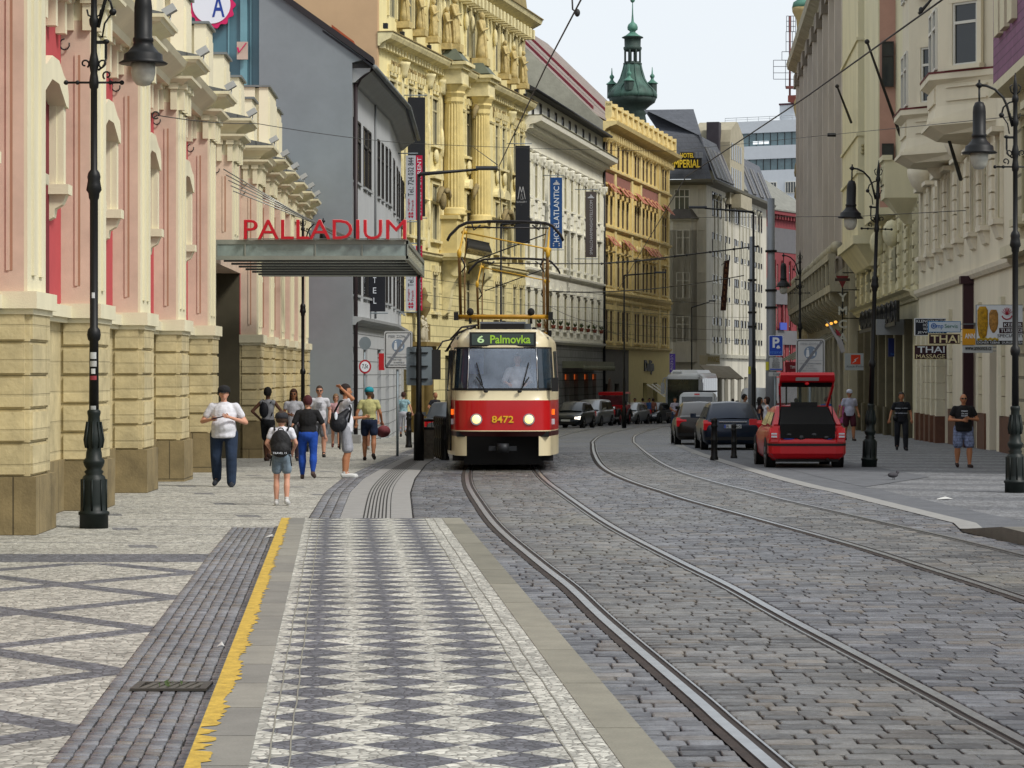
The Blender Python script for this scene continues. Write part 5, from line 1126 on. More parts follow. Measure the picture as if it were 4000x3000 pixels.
def cream_house():   # cream front with pink fields, oriel and carved balcony
    fr = Fr(RP(140.6), RP(104.2)); t = froot(fr, 'cream house with pink wall fields, tall oriel and carved stone balcony'); L = fr.L; zb = -3; zt = 2+22
    mc = mat('cream_front', 'd3ccad', .87, var=.12, vs=.6, bump=.15, streak=True); mp = mat('pink_field', 'b58d7d', .87, var=.08); ml = mat('shop_dark_green', '3a3f3a', .6, var=.2); mru = mat('cream_rusticated', 'cfc7a7', .87, var=.12, joints=(60, .8, .05, .45), bump=.6)
    ub = fr.u(3545); us = [fr.u(x) for x in (3375, 3400, 3425, 3462, 3500, 3535, 3565)]
    hs = [(u-.65, u+.65, z, z+2.5) for u in us for z in (5.9,)]; up = [(fr.u(3466)-1.6, fr.u(3466)+1.3, z0, z1) for z0, z1 in ((10.9, 13.1), (15.3, 17.7))]+[(u-.6, u+.6, z, z+2.3) for u in (fr.u(3545), fr.u(3575)) for z in (9.8, 14, 18.5)]
    gr = [(u-1.3, u+1.3, gz(120)-.3, 3.9) for u in (6, 11, 16, 21, 26, 31)]
    m = MB(); holes_wall(m, 0, L, zb, 5.2, gr, .5, 2); holes_wall(m, 0, L, 5.2, 9.0, hs, .4, 3); holes_wall(m, 0, L, 9.0, zt, up, .3, 0); m.box(0, L, .55, 9, zb, zt, 0); m.build('wall', [mc, mp, mc, mru], t)
    for h in hs: window(t, (h[0]+h[1])/2, h[2], 1.3, 2.5, None, M_cream, R.choice([0, 3]), 'transom', dep=.12)
    for h in up: window(t, (h[0]+h[1])/2, h[2], round(h[1]-h[0], 1), round(h[3]-h[2], 1), None, M_dkfr, R.choice([1, 3]), 'transom', dep=.1)
    for g in gr: MB().box(g[0], g[1], .45, .5, g[2], g[3]).build('shopfront', GL[3], t)
    # oriel with canted face turned to the camera
    Zo = fr.Z(0); ou0, ou1 = fr.u(3353, 1.4), fr.u(3353, 1.4)+1.0
    uB = fr.u(3434); o = MB(); pl = [(uB-14, 0), (uB-13, -1.0), (uB-.06, -1.0), (uB, 0)]; ou0 = uB-1; o.ez(pl, 8.6, zt)
    o.ez([(uB-14.3, 0), (uB-13.3, -1.25), (uB+.2, -1.25), (uB+.25, 0)], 8.2, 8.6); o.ez([(uB-13, 0), (uB-12, -.4), (uB-1, -.4), (uB-.6, 0)], 7.2, 8.2, 0, top=[(uB-14.1, 0), (uB-13.1, -1.1), (uB+.05, -1.1), (uB+.1, 0)])
    for z in (11.6, 13.4, 18.0): o.ez([(uB-14.1, 0), (uB-13.1, -1.1), (uB+.05, -1.08), (uB+.08, 0)], z, z+.14)
    ob = o.build('oriel', mc, t)
    # stepped-out wall with pink end face and windows towards the camera
    us_ = fr.u(3500); w = MB(); w.box(uB+1.2, us_, -.78, -.002, 9.0, zt, 0); w.box(us_, us_+.004, -.72, -.02, 9.3, zt, 1); w.build('wall_step', [mc, mp], t)
    for z0, z1 in ((10.2, 12.1), (14.6, 16.6)): window(t, 0, z0, .52, round(z1-z0, 1), T(us_+.1, -.37, 0, PI/2), M_dkfr, 1, 'transom', dep=.0)
    # emblem on the canted face
    e = MB(); p0 = Vector((uB-.06, -1.0, 0)); p1 = Vector((uB, 0, 0)); d = (p1-p0).normalized(); nrm = Vector((d.y, -d.x, 0)); c = (p0+p1)/2+nrm*.05; 
    for k in range(12): a = k*PI/6; r = .27+.07*(k % 2); e.ell((c.x+d.x*r*math.cos(a), c.y+d.y*r*math.cos(a), 12.75+r*math.sin(a)), (.09, .09, .09), 6, 4)
    e.ell((c.x, c.y, 12.75), (.15, .15, .18), 8, 6); e.build('emblem', mat('carved_stone', 'a39a76', .9, var=.2), t)
    b = MB(); bu0, bu1 = fr.u(3440, 1.3), fr.u(3600, 1.3); bu1 = min(bu1, L-.3); b.box(bu0, bu1, -1.3, -.002, 9.0, 9.3); b.box(bu0, bu1, -1.3, -1.1, 9.3, 10.5); b.box(bu0-.1, bu1+.1, -1.4, -1.0, 10.5, 10.7); b.box(bu1-.25, bu1, -1.1, -.002, 9.3, 10.5); b.box(bu0, bu0+.2, -1.1, -.002, 9.3, 10.5)
    b.ez([(bu0+1, 0), (bu0+1.2, -.4), (bu1-1.2, -.4), (bu1-1, 0)], 8.0, 9.0, 0, top=[(bu0, 0), (bu0, -1.2), (bu1, -1.2), (bu1, 0)])
    for k in range(8): u = bu0+.6+(bu1-bu0-1.2)*k/7; b.box(u-.35, u+.35, -1.36, -1.3, 9.55, 10.3); b.ell((u, -1.38, 9.92), (.2, .05, .22), 8, 5)
    b.build('balcony', mc, t)
    q = MB(); cornice(q, -.2, L, 4.9, CORN[:5]); 
    for u in [L*k/9 for k in range(10)]:
        q.box(max(0, u-.45), min(L, u+.45), -.12, -.002, 5.5, 8.6)
        for j in range(6): q.box(max(0, u-.5), min(L, u+.5), -.2, -.12, 5.6+j*.5, 5.95+j*.5)
    for u in (4, 12, 20, 28): q.ell((u, -.4, 8.0), (.5, .4, .6), 8, 6)
    q.build('moulding', mat('cream_moulding', 'cfc8a8', .87, var=.2, vs=2), t)
    for k in range(7): u = 3.5+5*k; q = MB(); q.box(u-.35, u+.35, -.3, -.002, zb, 4.2); q.box(u-.5, u+.5, -.42, -.3, zb, gz(120)+1.3); q.build('shop_pier', mat('pier_brownstone', '56503f', .85, var=.2), t)
    ir = MB(); u0, u1 = fr.u(3430), fr.u(3583)
    ir.box(u0, u1, -.9, -.84, 3.9, 4.05)
    for k in range(30): u = u0+(u1-u0)*k/29; r = .2+.25*abs(math.sin(k*.9)); ir.tube([(u+r*math.cos(a), -.87, 4.5+r*math.sin(a)) for a in np.linspace(0, 2*PI, 11)], .03, 4)
    ir.box(u0, u1, -.8, -.7, 4.05, 4.9, 1); ir.build('ironwork', [mat('iron_black', '1c1d1f'), mat('iron_back', '26241d', .9, var=.1)], t)
cream_house()
def beige_house():   # beige front with two canted bays above the shops
    fr = Fr(RP(104.), RP(73.4)); t = froot(fr, 'beige house with two canted bays, flag poles and crowded shop signs at its foot'); L = fr.L; zb = -2; zt = 2+20
    mb_ = mat('beige_render', 'd6cdb6', .88, var=.12, vs=.5, bump=.15, bs=40, streak=True); mtrim = mat('beige_trim', 'd8cfba', .87, var=.1, vs=2); mred = mat('flash_red', '5e1f22', .7, var=.1)
    U = lambda Z: (104.-Z)*L/30.6
    low = [U(z) for z in (76.5, 80, 83.5, 87.5, 91, 94.5, 98, 101.5)]; hs = [(u-.55, u+.55, 6.5, 8.9) for u in low]; gaps = [(U(86.3)-.6, U(86.3)+.6, z, z+2.6) for z in (11.2, 15.5)]
    gr = [(U(z)-.9, U(z)+.9, gz(90)-.2, 3.6) for z in (78.5, 84., 92.3)]; fin = [(U(z)-.42, U(z)+.42, .5, 3.3) for z in (94.6, 96.6, 98.6, 100.6)]
    m = MB(); holes_wall(m, 0, L, zb, 5.3, gr+fin, .45); holes_wall(m, 0, L, 5.3, zt, hs+gaps, .35); m.box(0, L, .5, 10, zb, zt); m.build('wall', mb_, t)
    for h in hs: window(t, (h[0]+h[1])/2, h[2], 1.1, 2.4, None, M_cream, R.choice([1, 4, 2]), 'transom', dep=.1)
    for h in gaps: window(t, (h[0]+h[1])/2, h[2], 1.2, 2.6, None, M_white, 0, 'transom', dep=.1)
    for g in gr:
        d = MB().box(g[0], g[1], .36, .42, g[2], g[3]); o = d.build('shop_door', mat('door_wood', '5c3420', .6, var=.2, vs=3), t); MB().box(g[0]+.35, g[1]-.35, .33, .355, g[2]+1.0, g[3]-.2).build('pane', GL[0], o)
    for g in fin: MB().box(g[0], g[1], .38, .44, g[2], g[3]).build('shop_window', mat('shop_brown_glass', '3a2a22', .2, var=.3, vs=2), t)
    for k, z in enumerate((93.6, 95.6, 97.6, 99.6, 101.6)):
        u = U(z); q = MB(); q.box(u-.38, u+.38, -.35, -.002, gz(97)-.3, .45, 1)
        for j in range(5): q.box(u-.3, u+.3, -.3, -.002, .45+j*.6, .45+j*.6+.57, 0)
        q.build('quoined_pier', [mat('pier_cream', 'cdc6ad', .85, var=.12), mat('granite_brown', '5d3b2a', .6, var=.2, vs=4)], t)
    for z0, z1 in ((91.6, 86.), (82.4, 80.3), (76.4, 73.6)):
        q = MB(); q.box(U(z0), U(z1), -.06, -.002, gz(80)-.3, .75); q.build('plinth', mat('granite_brown', '5d3b2a'), t)
        for zz in (z0-.6,): 
            q = MB(); u = U(zz)
            for j in range(6): q.box(u-.35, u+.35, -.12, -.002, .75+j*.58, .75+j*.58+.55)
            q.build('quoined_pier', mat('pier_cream', 'cdc6ad'), t)
    pb = MB(); u = U(84.); pb.box(u-.2, u+.2, -.32, -.002, gz(86)-.2, 4.85); pb.box(u-.28, u+.28, -.42, -.002, 4.85, 5.1); pb.build('maroon_pillar', mat('maroon', '301018', .6, var=.1), t)
    q = MB(); q.ex([(0, 5.0), (-.1, 5.0), (-.18, 5.12), (-.2, 5.25), (0, 5.3)], 0, L)
    for u in low:
        q.box(u-.7, u+.7, -.3, -.002, 6.32, 6.48); q.ex([(0, 6.32), (-.22, 6.32), (-.1, 5.95), (0, 5.9)], u-.6, u+.6); q.box(u-.75, u+.75, -.35, -.002, 9.0, 9.15)
        q.box(u-.68, u-.55, -.1, -.002, 6.5, 9.0); q.box(u+.55, u+.68, -.1, -.002, 6.5, 9.0)
    for i in range(len(low)-1):
        u = (low[i]+low[i+1])/2
        for j in range(5): q.box(u-.4, u+.4, -.12, -.002, 6.4+j*.5, 6.4+j*.5+.44)
        if i in (2, 4, 6): q.lathe([(.12, 0), (.35, .25), (.5, .6), (.52, .85), (.4, .9)], (u, -.3), 10, z0=8.9)
    q.build('moulding', mtrim, t)
    for ua, ub in ((U(92.9), U(90.2)), (U(82.2), U(79.4))):
        out = 1.65; pl = lambda e: [(ua-1.6-e*.5, 0), (ua-e*.4, -out-e), (ub+e*.4, -out-e), (ub+1.6+e*.5, 0)]
        b = MB(); b.ez(pl(-.3), 9.25, 9.5, 0, top=pl(.12)); b.ez(pl(.16), 9.5, 9.62); b.ez(pl(.06), 9.62, 9.72); b.ez(pl(.02), 9.72, 10.1, 0, top=pl(-.06)); b.ez(pl(-.06), 10.1, 10.75); b.ez(pl(-.05), 10.75, 10.88, 0, top=pl(.16)); b.ez(pl(.18), 10.88, 11.06)
        b.ez(pl(-.12), 11.06, zt)
        c0 = Vector((ub, -out+.12, 0)); c1 = Vector((ub+1.6, .04, 0)); d = (c1-c0).normalized(); nr = Vector((-d.y, d.x, 0))*-1; mid = (c0+c1)/2+nr*.03
        for z0, z1 in ((10.25, 10.65),): 
            for q in (.0,): b.obox((c0+(c1-c0)*.15+nr*.06)+Vector((0, 0, z0)), (c0+(c1-c0)*.85+nr*.06)+Vector((0, 0, z0)), .05, .05); b.obox((c0+(c1-c0)*.15+nr*.06)+Vector((0, 0, z1)), (c0+(c1-c0)*.85+nr*.06)+Vector((0, 0, z1)), .05, .05)
        b.box(ua+.3, ub-.3, -out+.0, -out+.14, 10.2, 10.65); o = b.build('bay', mb_, t)
        an = math.atan2(d.y, d.x)
        for z0 in (11.25, 15.0):
            window(o, 0, z0, .95, 1.9, T(mid.x, mid.y, 0, an), M_white, 0, 'transom', dep=.03)
            sr = MB(); surround(sr, 0, z0, z0+1.9, .95, 0, .16, .12, 'none', True); sr.build('window_surround', mb_, o, T(mid.x, mid.y, 0, an))
            for u in ((ua+ub)/2-.65, (ua+ub)/2+.65): window(o, u, z0, .9, 1.9, None, M_white, 0, 'transom', dep=.03, y=-out+.12)
        r = MB(); r.ez(pl(.2), 11.06, 11.12); r.build('flashing', mred, o)
    # flag poles
    for (x0, y0, x1, y1, Z) in ((3387, 163, 3517, 528, 100.), (3270, 337, 3325, 478, 128.), (3690, 490, 3753, 700, 84.), (3607, 207, 3637, 312, 94.)):
        fp = MB(); fp.tube([(X(x0, Z-3), Z-3, H(y0, Z-3)), (X(x1, Z), Z, H(y1, Z))], [.045, .07], 6); fp.ell((X(x0, Z-3), Z-3, H(y0, Z-3)), (.1, .1, .1), 6, 5); fp.build('flag_pole', mat('pole_dark', '231f1c', .6, var=.1), t, fr.M.inverted())
beige_house()
def purple_house():  # rusticated lower part, purple slate cladding above
    fr = Fr(RP(73.3), RP(52)); t = froot(fr, 'house with purple slate cladding and banded stone base at the right edge'); L = fr.L; zt = 2+16
    mr = mat('purple_base', 'b7ae92', .88, var=.12, joints=(60, .62, .05, .4), bump=.8); ms = mat('purple_slate', '7d5070', .7, var=.15, joints=(.9, .24, .02, .5), bump=.5); mc = mat('purple_trim', 'c8c0a4', .87, var=.1)
    hs = [(u-.7, u+.7, z, z+2.6) for u in (2.2, 5, 8) for z in (6.2,)]
    m = MB(); holes_wall(m, 0, L, -1.5, 9.9, hs, .4); m.box(0, L, .45, 9, -1.5, 9.9); m.box(0, L, 0, 9, 9.9, zt, 1); m.build('wall', [mr, ms], t)
    for h in hs: window(t, (h[0]+h[1])/2, h[2], 1.4, 2.6, None, M_cream, 4, 'transom', dep=.12)
    b = MB(); b.ez([(.0, -.002), (.1, -.6), (9, -.6), (10, -.002)], 9.97, zt); b.build('oriel', ms, t)
    q = MB(); q.ez([(.0, -.002), (.05, -.72), (9.1, -.72), (10.2, -.002)], 9.7, 9.96); q.box(0, L, -.4, -.002, 5.2, 5.5)
    for u in (2.0, 3.4, 5.0): q.box(u-.5, u+.5, -.75, -.602, 11.2, zt)
    for u in (2.2, 5, 8): q.box(u-.95, u+.95, -.35, -.002, 8.95, 9.15); q.box(u-.95, u+.95, -.3, -.002, 6.0, 6.2)
    q.build('moulding', mc, t)
purple_house()
# ================================================================ the tram
M_tc = mat('tram_cream', 'cfc3a0', .35, var=.06, vs=2, coat=.4); M_tr = mat('tram_red', 'b00d14', .3, var=.06, vs=2, coat=.5); M_tdr = mat('tram_maroon', '3c0d0f', .4, var=.1)
M_blk = mat('black_under', '0c0b0b', .8, var=.2); M_rub = mat('rubber', '111112', .7, var=0); M_tg = mat('tram_glass', '27343f', .06, var=.5, vs=.9, spec=.7); M_chr = mat('chrome', 'b5b6b8', .2, metal=.9, var=0)
M_iron = mat('lamp_green_black', '121b19', .5, var=.2, vs=3, spec=.3); M_iblk = mat('lamp_black', '0e0f10', .5, var=.15, spec=.3); M_py = mat('panto_yellow', 'a97a14', .5, var=.2, vs=4); M_pd = mat('panto_dark', '222022', .5, metal=.3, var=.1)
TZ = 56.3; SW = 1.0
def tram_outline(z):
    """front curve then side: list of (x,y) right half, local y grows backwards"""
    nar = 1.0 if z < 1.75 else 1-.05*((z-1.75)/1.0) if z < 2.75 else .95-.25*((z-2.75)/.36)**2
    rake = .10 if z < .86 else 0 if z < 1.55 else .02+.16*((z-1.55)/1.2)**1.3 if z < 2.75 else .18+.75*((z-2.75)/.36)**2
    pts = []; hw = 1.06*nar; D = .62
    for k in range(13):
        a = (PI/2)*k/12; x = hw*math.sin(a)**.62; y = rake+D*(1-math.cos(a)**.62) if k < 12 else rake+D
        pts.append((x, y))
    side = 1.25*(nar if z < 2.75 else .95-.38*((z-2.75)/.36)**2)
    pts += [(hw+(side-hw)*.45, rake+1.0), (hw+(side-hw)*.85, rake+1.7), (side, 2.6), (side, 6), (side, 10), (side, 14.0)]
    return pts
TZS = [.33, .5, .75, .86, .88, 1.2, 1.5, 1.53, 1.55, 1.75, 1.77, 2.0, 2.3, 2.62, 2.66, 2.75, 2.84, 2.92, 2.99, 3.04, 3.07]
def tsurf(s, z, off=0):
    """point on the body; s in outline index units, sign gives the side"""
    P = tram_outline(z); a = abs(s); i = min(int(a), len(P)-2); f = a-i; x = P[i][0]+(P[i+1][0]-P[i][0])*f; y = P[i][1]+(P[i+1][1]-P[i][1])*f
    tx, ty = P[i+1][0]-P[i][0], P[i+1][1]-P[i][1]; L = math.hypot(tx, ty) or 1; nx, ny = ty/L, -tx/L
    return (math.copysign(1, s)*(x+nx*off), y+ny*off, z)
def s_of_x(x, z):
    P = tram_outline(z); a = abs(x)
    for i in range(12):
        if P[i][0] <= a <= P[i+1][0]: return math.copysign(i+(a-P[i][0])/(P[i+1][0]-P[i][0]), x)
    return math.copysign(12, x)
def patch(mb, s0, s1, z0, z1, off, mi=0, ns=14, nz=6, rx=0):
    vs = []; fs = []
    for j in range(nz+1):
        z = z0+(z1-z0)*j/nz
        for i in range(ns+1):
            s = s0+(s1-s0)*i/ns; vs.append(tsurf(s, z, off))
    w = ns+1
    for j in range(nz):
        for i in range(ns): fs.append((j*w+i, j*w+i+1, (j+1)*w+i+1, (j+1)*w+i))
    return mb.add(vs, fs, mi, True)
def make_tram(num):
    t = thing('tram', 'red and cream tram with lit headlights and route board, front car of the pair', 'tram', (-.20, TZ, gz(TZ)), 0, 'coupled red and cream trams')
    b = MB(); n = len(TZS); vs = []; rings = []
    for z in TZS:
        P = tram_outline(z); ring = [(-x, y, z) for x, y in reversed(P)]+[(x, y, z) for x, y in P[1:]]; rings.append(ring)
    W_ = len(rings[0])
    for r in rings: vs += r
    def band(z): return 2 if .7 < z < .87 else 1 if .87 < z < 1.54 else 0
    groups = {}
    for j in range(n-1):
        mi = band((TZS[j]+TZS[j+1])/2)
        for i in range(W_-1):
            a = abs((i+.5)-(W_-1)/2)
            if TZS[j+1] <= .76 and a < 5.2: continue            # opening for the coupler
            if 1.76 < TZS[j] and TZS[j+1] < 2.63 and a < 9: continue    # windscreen opening
            groups.setdefault(mi, []).append((j*W_+i, j*W_+i+1, (j+1)*W_+i+1, (j+1)*W_+i))
    for mi, fs in groups.items():
        o = len(b.v); b.v += [] ; 
        b.add(vs, fs, mi, True)
    b.add(rings[-1], [tuple(range(W_))], 0)
    b.build('body', [M_tc, M_tr, M_tdr], t)
    u = MB(); u.box(-.85, .85, .75, 13.6, .12, .8); u.box(-1.1, 1.1, .9, 13.6, .2, .7); u.box(-1.0, 1.0, .2, .5, .74, .86); u.build('underframe', M_blk, t)
    for y in (2.6, 4.5, 9.6, 11.5):
        for x in (-.76, .76): w = MB(); w.add(*disc(x, y, .35, .35, .09)); w.build('wheel', mat('wheel_steel', '2e2c2b', .5, metal=.4, var=.2), t)
    c = MB(); c.tube([(0, .75, .5), (0, .02, .5)], .075, 10); c.lathe([(.13, -.1), (.15, 0), (.13, .1)], (0, .0), 12, z0=.5); c.box(-.3, .3, .1, .2, .44, .54); c.build('coupler', mat('coupler_iron', '26282b', .5, metal=.5, var=.2), t)
    # windscreen with rubber surround, posts and side panes
    g = MB(); [patch(g, a_, b_, c_, d_, .008, 0, 30, 1) for a_, b_, c_, d_ in ((-12.6, 12.6, 1.74, 1.795), (-12.6, 12.6, 2.60, 2.68))]; [patch(g, s_*8.9, s_*12.6, 1.795, 2.60, .008, 0, 8, 4) for s_ in (-1, 1)]; g.build('window_rubber', M_rub, t)
    g = MB(); g.box(-1.0, 1.0, 1.7, 1.75, 1.2, 2.9); g.box(-1.0, -.96, .9, 1.7, 1.2, 2.9); g.box(.96, 1.0, .9, 1.7, 1.2, 2.9); g.box(-.85, .85, .55, 1.2, 1.6, 1.74); g.build('cab_interior', mat('cab_dark', '28303a', .9, var=.5, vs=2), t)
    g = MB(); g.ex([(.62, 2.1), (.6, 2.62), (.64, 2.62), (.66, 2.1)], -.95, -.42); g.ex([(.62, 2.2), (.6, 2.62), (.64, 2.62), (.66, 2.2)], .62, .95); g.build('curtain', mat('curtain_blue', '43577f', .9, var=.4, vs=5), t)
    for nm, a, c_ in (('windscreen', -.72, .72),):
        g = MB(); s0, s1 = s_of_x(a, 2.2), s_of_x(c_, 2.2); patch(g, s0, s1, 1.79, 2.64, .016, 0, 20, 8); o = g.build('windscreen', mat('windscreen_glass', 'b4c4da', .05, var=.4, vs=1.3, spec=.8, alpha=.34), t)
    for sg in (-1, 1):
        g = MB(); s0 = s_of_x(.76*sg, 2.2); patch(g, s0, sg*12.3, 1.79, 2.64, .016, 0, 12, 8); g.build('side_windscreen', M_tg, t)
        g = MB(); patch(g, sg*13.0, sg*14.4, 1.75, 2.60, .012, 0, 4, 6); g.build('cab_window', M_tg, t)
        for k in range(5): g = MB(); s0 = 15.05+k*.42; patch(g, sg*s0, sg*(s0+.36), 1.75, 2.60, .012, 0, 3, 3); g.build('window', M_tg, t)
        p = MB(); s0 = s_of_x(.735*sg, 2.2); p.tube([tsurf(s0, z, .022) for z in (1.77, 2.0, 2.3, 2.66)], .014, 6); p.build('window_post', M_chr, t)
        # wipers
        w = MB(); x0 = .36*sg; p0 = tsurf(s_of_x(x0, 1.72), 1.72, .05); p1 = tsurf(s_of_x(x0+.2*sg*(1 if sg < 0 else 1), 2.0), 2.03, .06); p2 = tsurf(s_of_x(.56*sg, 2.3), 2.34, .05)
        w.tube([p0, p1], .014, 5); w.tube([tsurf(s_of_x(.43*sg, 1.9), 1.86, .04), tsurf(s_of_x(.56*sg, 2.3), 2.34, .04)], .013, 5); w.ell((p0[0], p0[1]-.01, p0[2]), (.05, .03, .03)); w.build('wiper', M_rub, t)
        # lights
        c0 = tsurf(s_of_x(.566*sg, 1.12), 1.12, 0); l = MB(); l.add(*disc(c0[0], c0[1], 1.12, .125, .05, axis='y')); o = l.build('headlight', M_chr, t)
        l = MB(); l.ell((c0[0], c0[1]-.045, 1.12), (.095, .03, .095)); l.build('lens', mat('headlight_lit', 'ffe9a8', .3, var=0, emis=('ffdf90', .9)), o)
        for z, nm, m_ in ((1.27, 'indicator', mat('indicator_orange', 'e05a10', .4, var=0, emis=('ff6a10', .8))), (1.06, 'side_light', mat('lens_clear', 'b9bcc2', .2, var=0))):
            c1 = tsurf(12.3*sg, z, .01); l = MB(); l.box(c1[0]-.035, c1[0]+.035, c1[1]-.03, c1[1]+.02, z-.06, z+.06); l.build(nm, m_, t)
    # door side
    for k in range(4): d = MB(); patch(d, -(13.0+k*.17), -(13.13+k*.17), .48, 2.6, .018, 0, 2, 3) if k < 0 else None
    d = MB(); patch(d, -12.75, -14.2, .42, 1.72, .014, 0, 4, 3); d.build('door', mat('door_cream', 'b7ab8a', .4, var=.1), t)
    d = MB()
    for s in (12.75, 13.2, 13.7, 14.2): d.tube([tsurf(-s, z, .02) for z in (.42, 1.2, 2.62)], .018, 5)
    d.build('door_seal', M_rub, t)
    # route board
    g = MB(); s1 = s_of_x(.66, 2.8); 
    y = tsurf(0, 2.84)[1]; g.box(-.72, .72, y-.05, y+.5, 2.69, 3.0); g.build('route_box', M_rub, t)
    g = MB().box(-.67, .67, y-.058, y-.051, 2.725, 2.965); g.build('route_screen', mat('screen_dark', '2c3a34', .2, var=.1, spec=.6), t)
    lg = mat('led_green', '86ac34', .5, var=0, emis=('a8e020', .1))
    text('6', -.55, -.40, 2.765, 2.925, y-.062, mat('led_pale', 'b9d9a0', .5, var=0, emis=('a9cf90', .05)), t, bold=.02); text('Palmovka', -.27, .60, 2.755, 2.935, y-.062, lg, t, bold=.02)
    text(num, -.235, .235, 1.045, 1.195, tsurf(0, 1.12)[1]-.012, mat('fleet_yellow', 'd9a91c', .4, var=0), t, ext=.006, bold=.015)
    q = MB(); q.ex([(.02, 2.665), (-.02, 2.66), (-.03, 2.675), (.1, 2.70)], -.45, .45); 
    o = q.build('rain_strip', M_tc, t); o.location = (0, .17, 0)
    # number in the side glass
    # mirrors
    m = MB(); m.tube([(-1.1, .6, 2.85), (-1.3, .3, 2.8), (-1.42, .15, 2.6)], .018, 6); m.box(-1.53, -1.34, .10, .2, 1.98, 2.62); m.build('mirror', M_rub, t)
    m = MB(); m.tube([(1.08, .5, 2.0), (1.16, .2, 2.0)], .018, 6); m.box(1.06, 1.2, .14, .22, 1.72, 2.02); m.build('mirror', M_rub, t)
    # driver
    dr = MB(); dr.ell((.28, .55, 2.0), (.26, .14, .26)); dr.ell((.28, .5, 2.32), (.09, .1, .12))
    # roof gear
    r = MB(); r.ex([(.9, 3.02), (.85, 3.2), (1.0, 3.24), (2.2, 3.24), (2.3, 3.02)], -.5, .5); r.ex([(.845, 3.05), (.835, 3.19), (.85, 3.19), (.86, 3.05)], -.47, .47, 1); r.box(.5, .62, 1.0, 2.0, 3.05, 3.2); r.build('roof_box', [mat('roofbox_grey', '3c4146', .6, var=.1), M_blk], t)
    r = MB(); 
    for a in (1.2, 2.0): r.tube([(-1.25, a, 2.6), (-1.0, a, 3.0), (-.6, a, 3.15)], .02, 5)
    r.tube([(-1.27, 1.2, 2.6), (-1.27, 2.0, 2.6)], .02, 5)
    for x in (-.62, -.8): r.tube([(x, 1.0, 3.14), (x, 5, 3.14)], .02, 5)
    r.tube([(-1.15, .95, 2.85), (-.9, .95, 3.12), (-.55, 1.0, 3.17)], .022, 5); r.build('roof_rail', M_pd, t)
    # pantograph: two-arm diamond seen from the front
    p = thing_part('pantograph', t)
    z0 = 3.36; zt = 5.46; yb = 1.9
    a = MB(); a.tube([(-1.02, yb-.6, z0), (1.05, yb-.6, z0)], .045, 8); a.tube([(-1.02, yb+.9, z0), (1.05, yb+.9, z0)], .03, 8); a.tube([(-.9, yb-.6, z0), (-.9, yb+.9, z0)], .04, 6); a.tube([(.92, yb-.6, z0), (.92, yb+.9, z0)], .04, 6); a.build('frame', M_py, p)
    a = MB(); 
    for x in (-.72, .62): a.ell((x, yb-.6, z0+.1), (.08, .08, .09)); a.tube([(x, yb-.6, 3.2), (x, yb-.6, z0)], .035, 6)
    a.box(-1.08, -.98, yb-.7, yb-.5, z0-.08, z0+.1); a.box(1.0, 1.1, yb-.7, yb-.5, z0-.08, z0+.1); a.build('insulator', M_blk, p)
    mid = 4.72; a = MB()
    for x0, x1, x2 in ((-.93, -.95, -.84), (.99, .97, 1.04)):
        a.tube([(x0, yb-.55, z0), (x1, yb-1.3, mid)], .034, 8); a.tube([(x0*.93, yb+.85, z0), (x1*.93, yb+1.5, mid)], .02, 8)
    a.build('lower_arm', mat('panto_ochre', '5f4212', .6, var=.25, vs=5), p)
    a = MB()
    for x1, x2 in ((-.95, -.86), (.97, 1.03)): a.tube([(x1, yb-1.3, mid), (x2, yb-.05, zt-.12)], .020, 8); a.tube([(x1*.93, yb+1.5, mid), (x2*.93, yb+.1, zt-.12)], .012, 6)
    a.tube([(-.86, yb-.1, zt-.22), (.97, yb-1.2, mid+.1)], .018, 6); a.ell((-.86, yb-.15, zt-.22), (.07, .05, .05)); a.ell((.97, yb-1.2, mid+.08), (.09, .06, .06)); a.ell((-.95, yb-1.28, mid), (.05, .05, .1)); a.ell((.98, yb-1.3, mid), (.05, .05, .1)); a.build('upper_arm', mat('panto_bright', 'bd9222', .5, var=.1), p)
    a = MB(); a.tube([(-.8, yb+1.4, mid-.1), (.95, yb+.1, zt-.25)], .016, 5); a.tube([(-.95*.93, yb+1.5, mid), (-.8, yb+1.1, mid+.4)], .02, 5)
    for s in (-1, 1): a.tube([(s*.9, yb-1.3, mid-.1), (s*.82, yb-1.2, mid-.28), (s*.9, yb-1.1, mid-.4)], .018, 5)
    a.build('cable', M_pd, p)
    a = MB()
    for dy in (-.2, .2):
        a.tube([(-1.24, yb+dy, zt-.40), (-1.18, yb+dy, zt-.28), (-.98, yb+dy, zt-.08), (-.8, yb+dy, zt), (-.3, yb+dy, zt+.03), (.45, yb+dy, zt+.02), (.95, yb+dy, zt-.01), (1.1, yb+dy, zt-.07), (1.28, yb+dy, zt-.27), (1.34, yb+dy, zt-.4)], .026, 6)
    a.tube([(-.86, yb, zt-.1), (1.03, yb, zt-.12)], .02, 6); a.tube([(-.7, yb, zt-.0), (-.65, yb, zt-.16), (-.5, yb, zt-.05)], .02, 5); a.tube([(.85, yb, zt-.0), (.8, yb, zt-.16), (.65, yb, zt-.05)], .02, 5)
    a.build('collector', M_pd, p)
    return t
def disc(x, y, z, r, h, axis='x', n=18):
    vs = []
    for e in (-h/2, h/2):
        for k in range(n):
            a = 2*PI*k/n; vs.append((x+e, y+r*math.cos(a), z+r*math.sin(a)) if axis == 'x' else (x+r*math.cos(a), y+e, z+r*math.sin(a)))
    return vs, [(k, (k+1)%n, n+(k+1)%n, n+k) for k in range(n)]+[tuple(range(n-1,-1,-1)), tuple(range(n, 2*n))], 0, False
def thing_part(name, parent): o = empty(name); o.parent = parent; return o
tram = make_tram('8472')
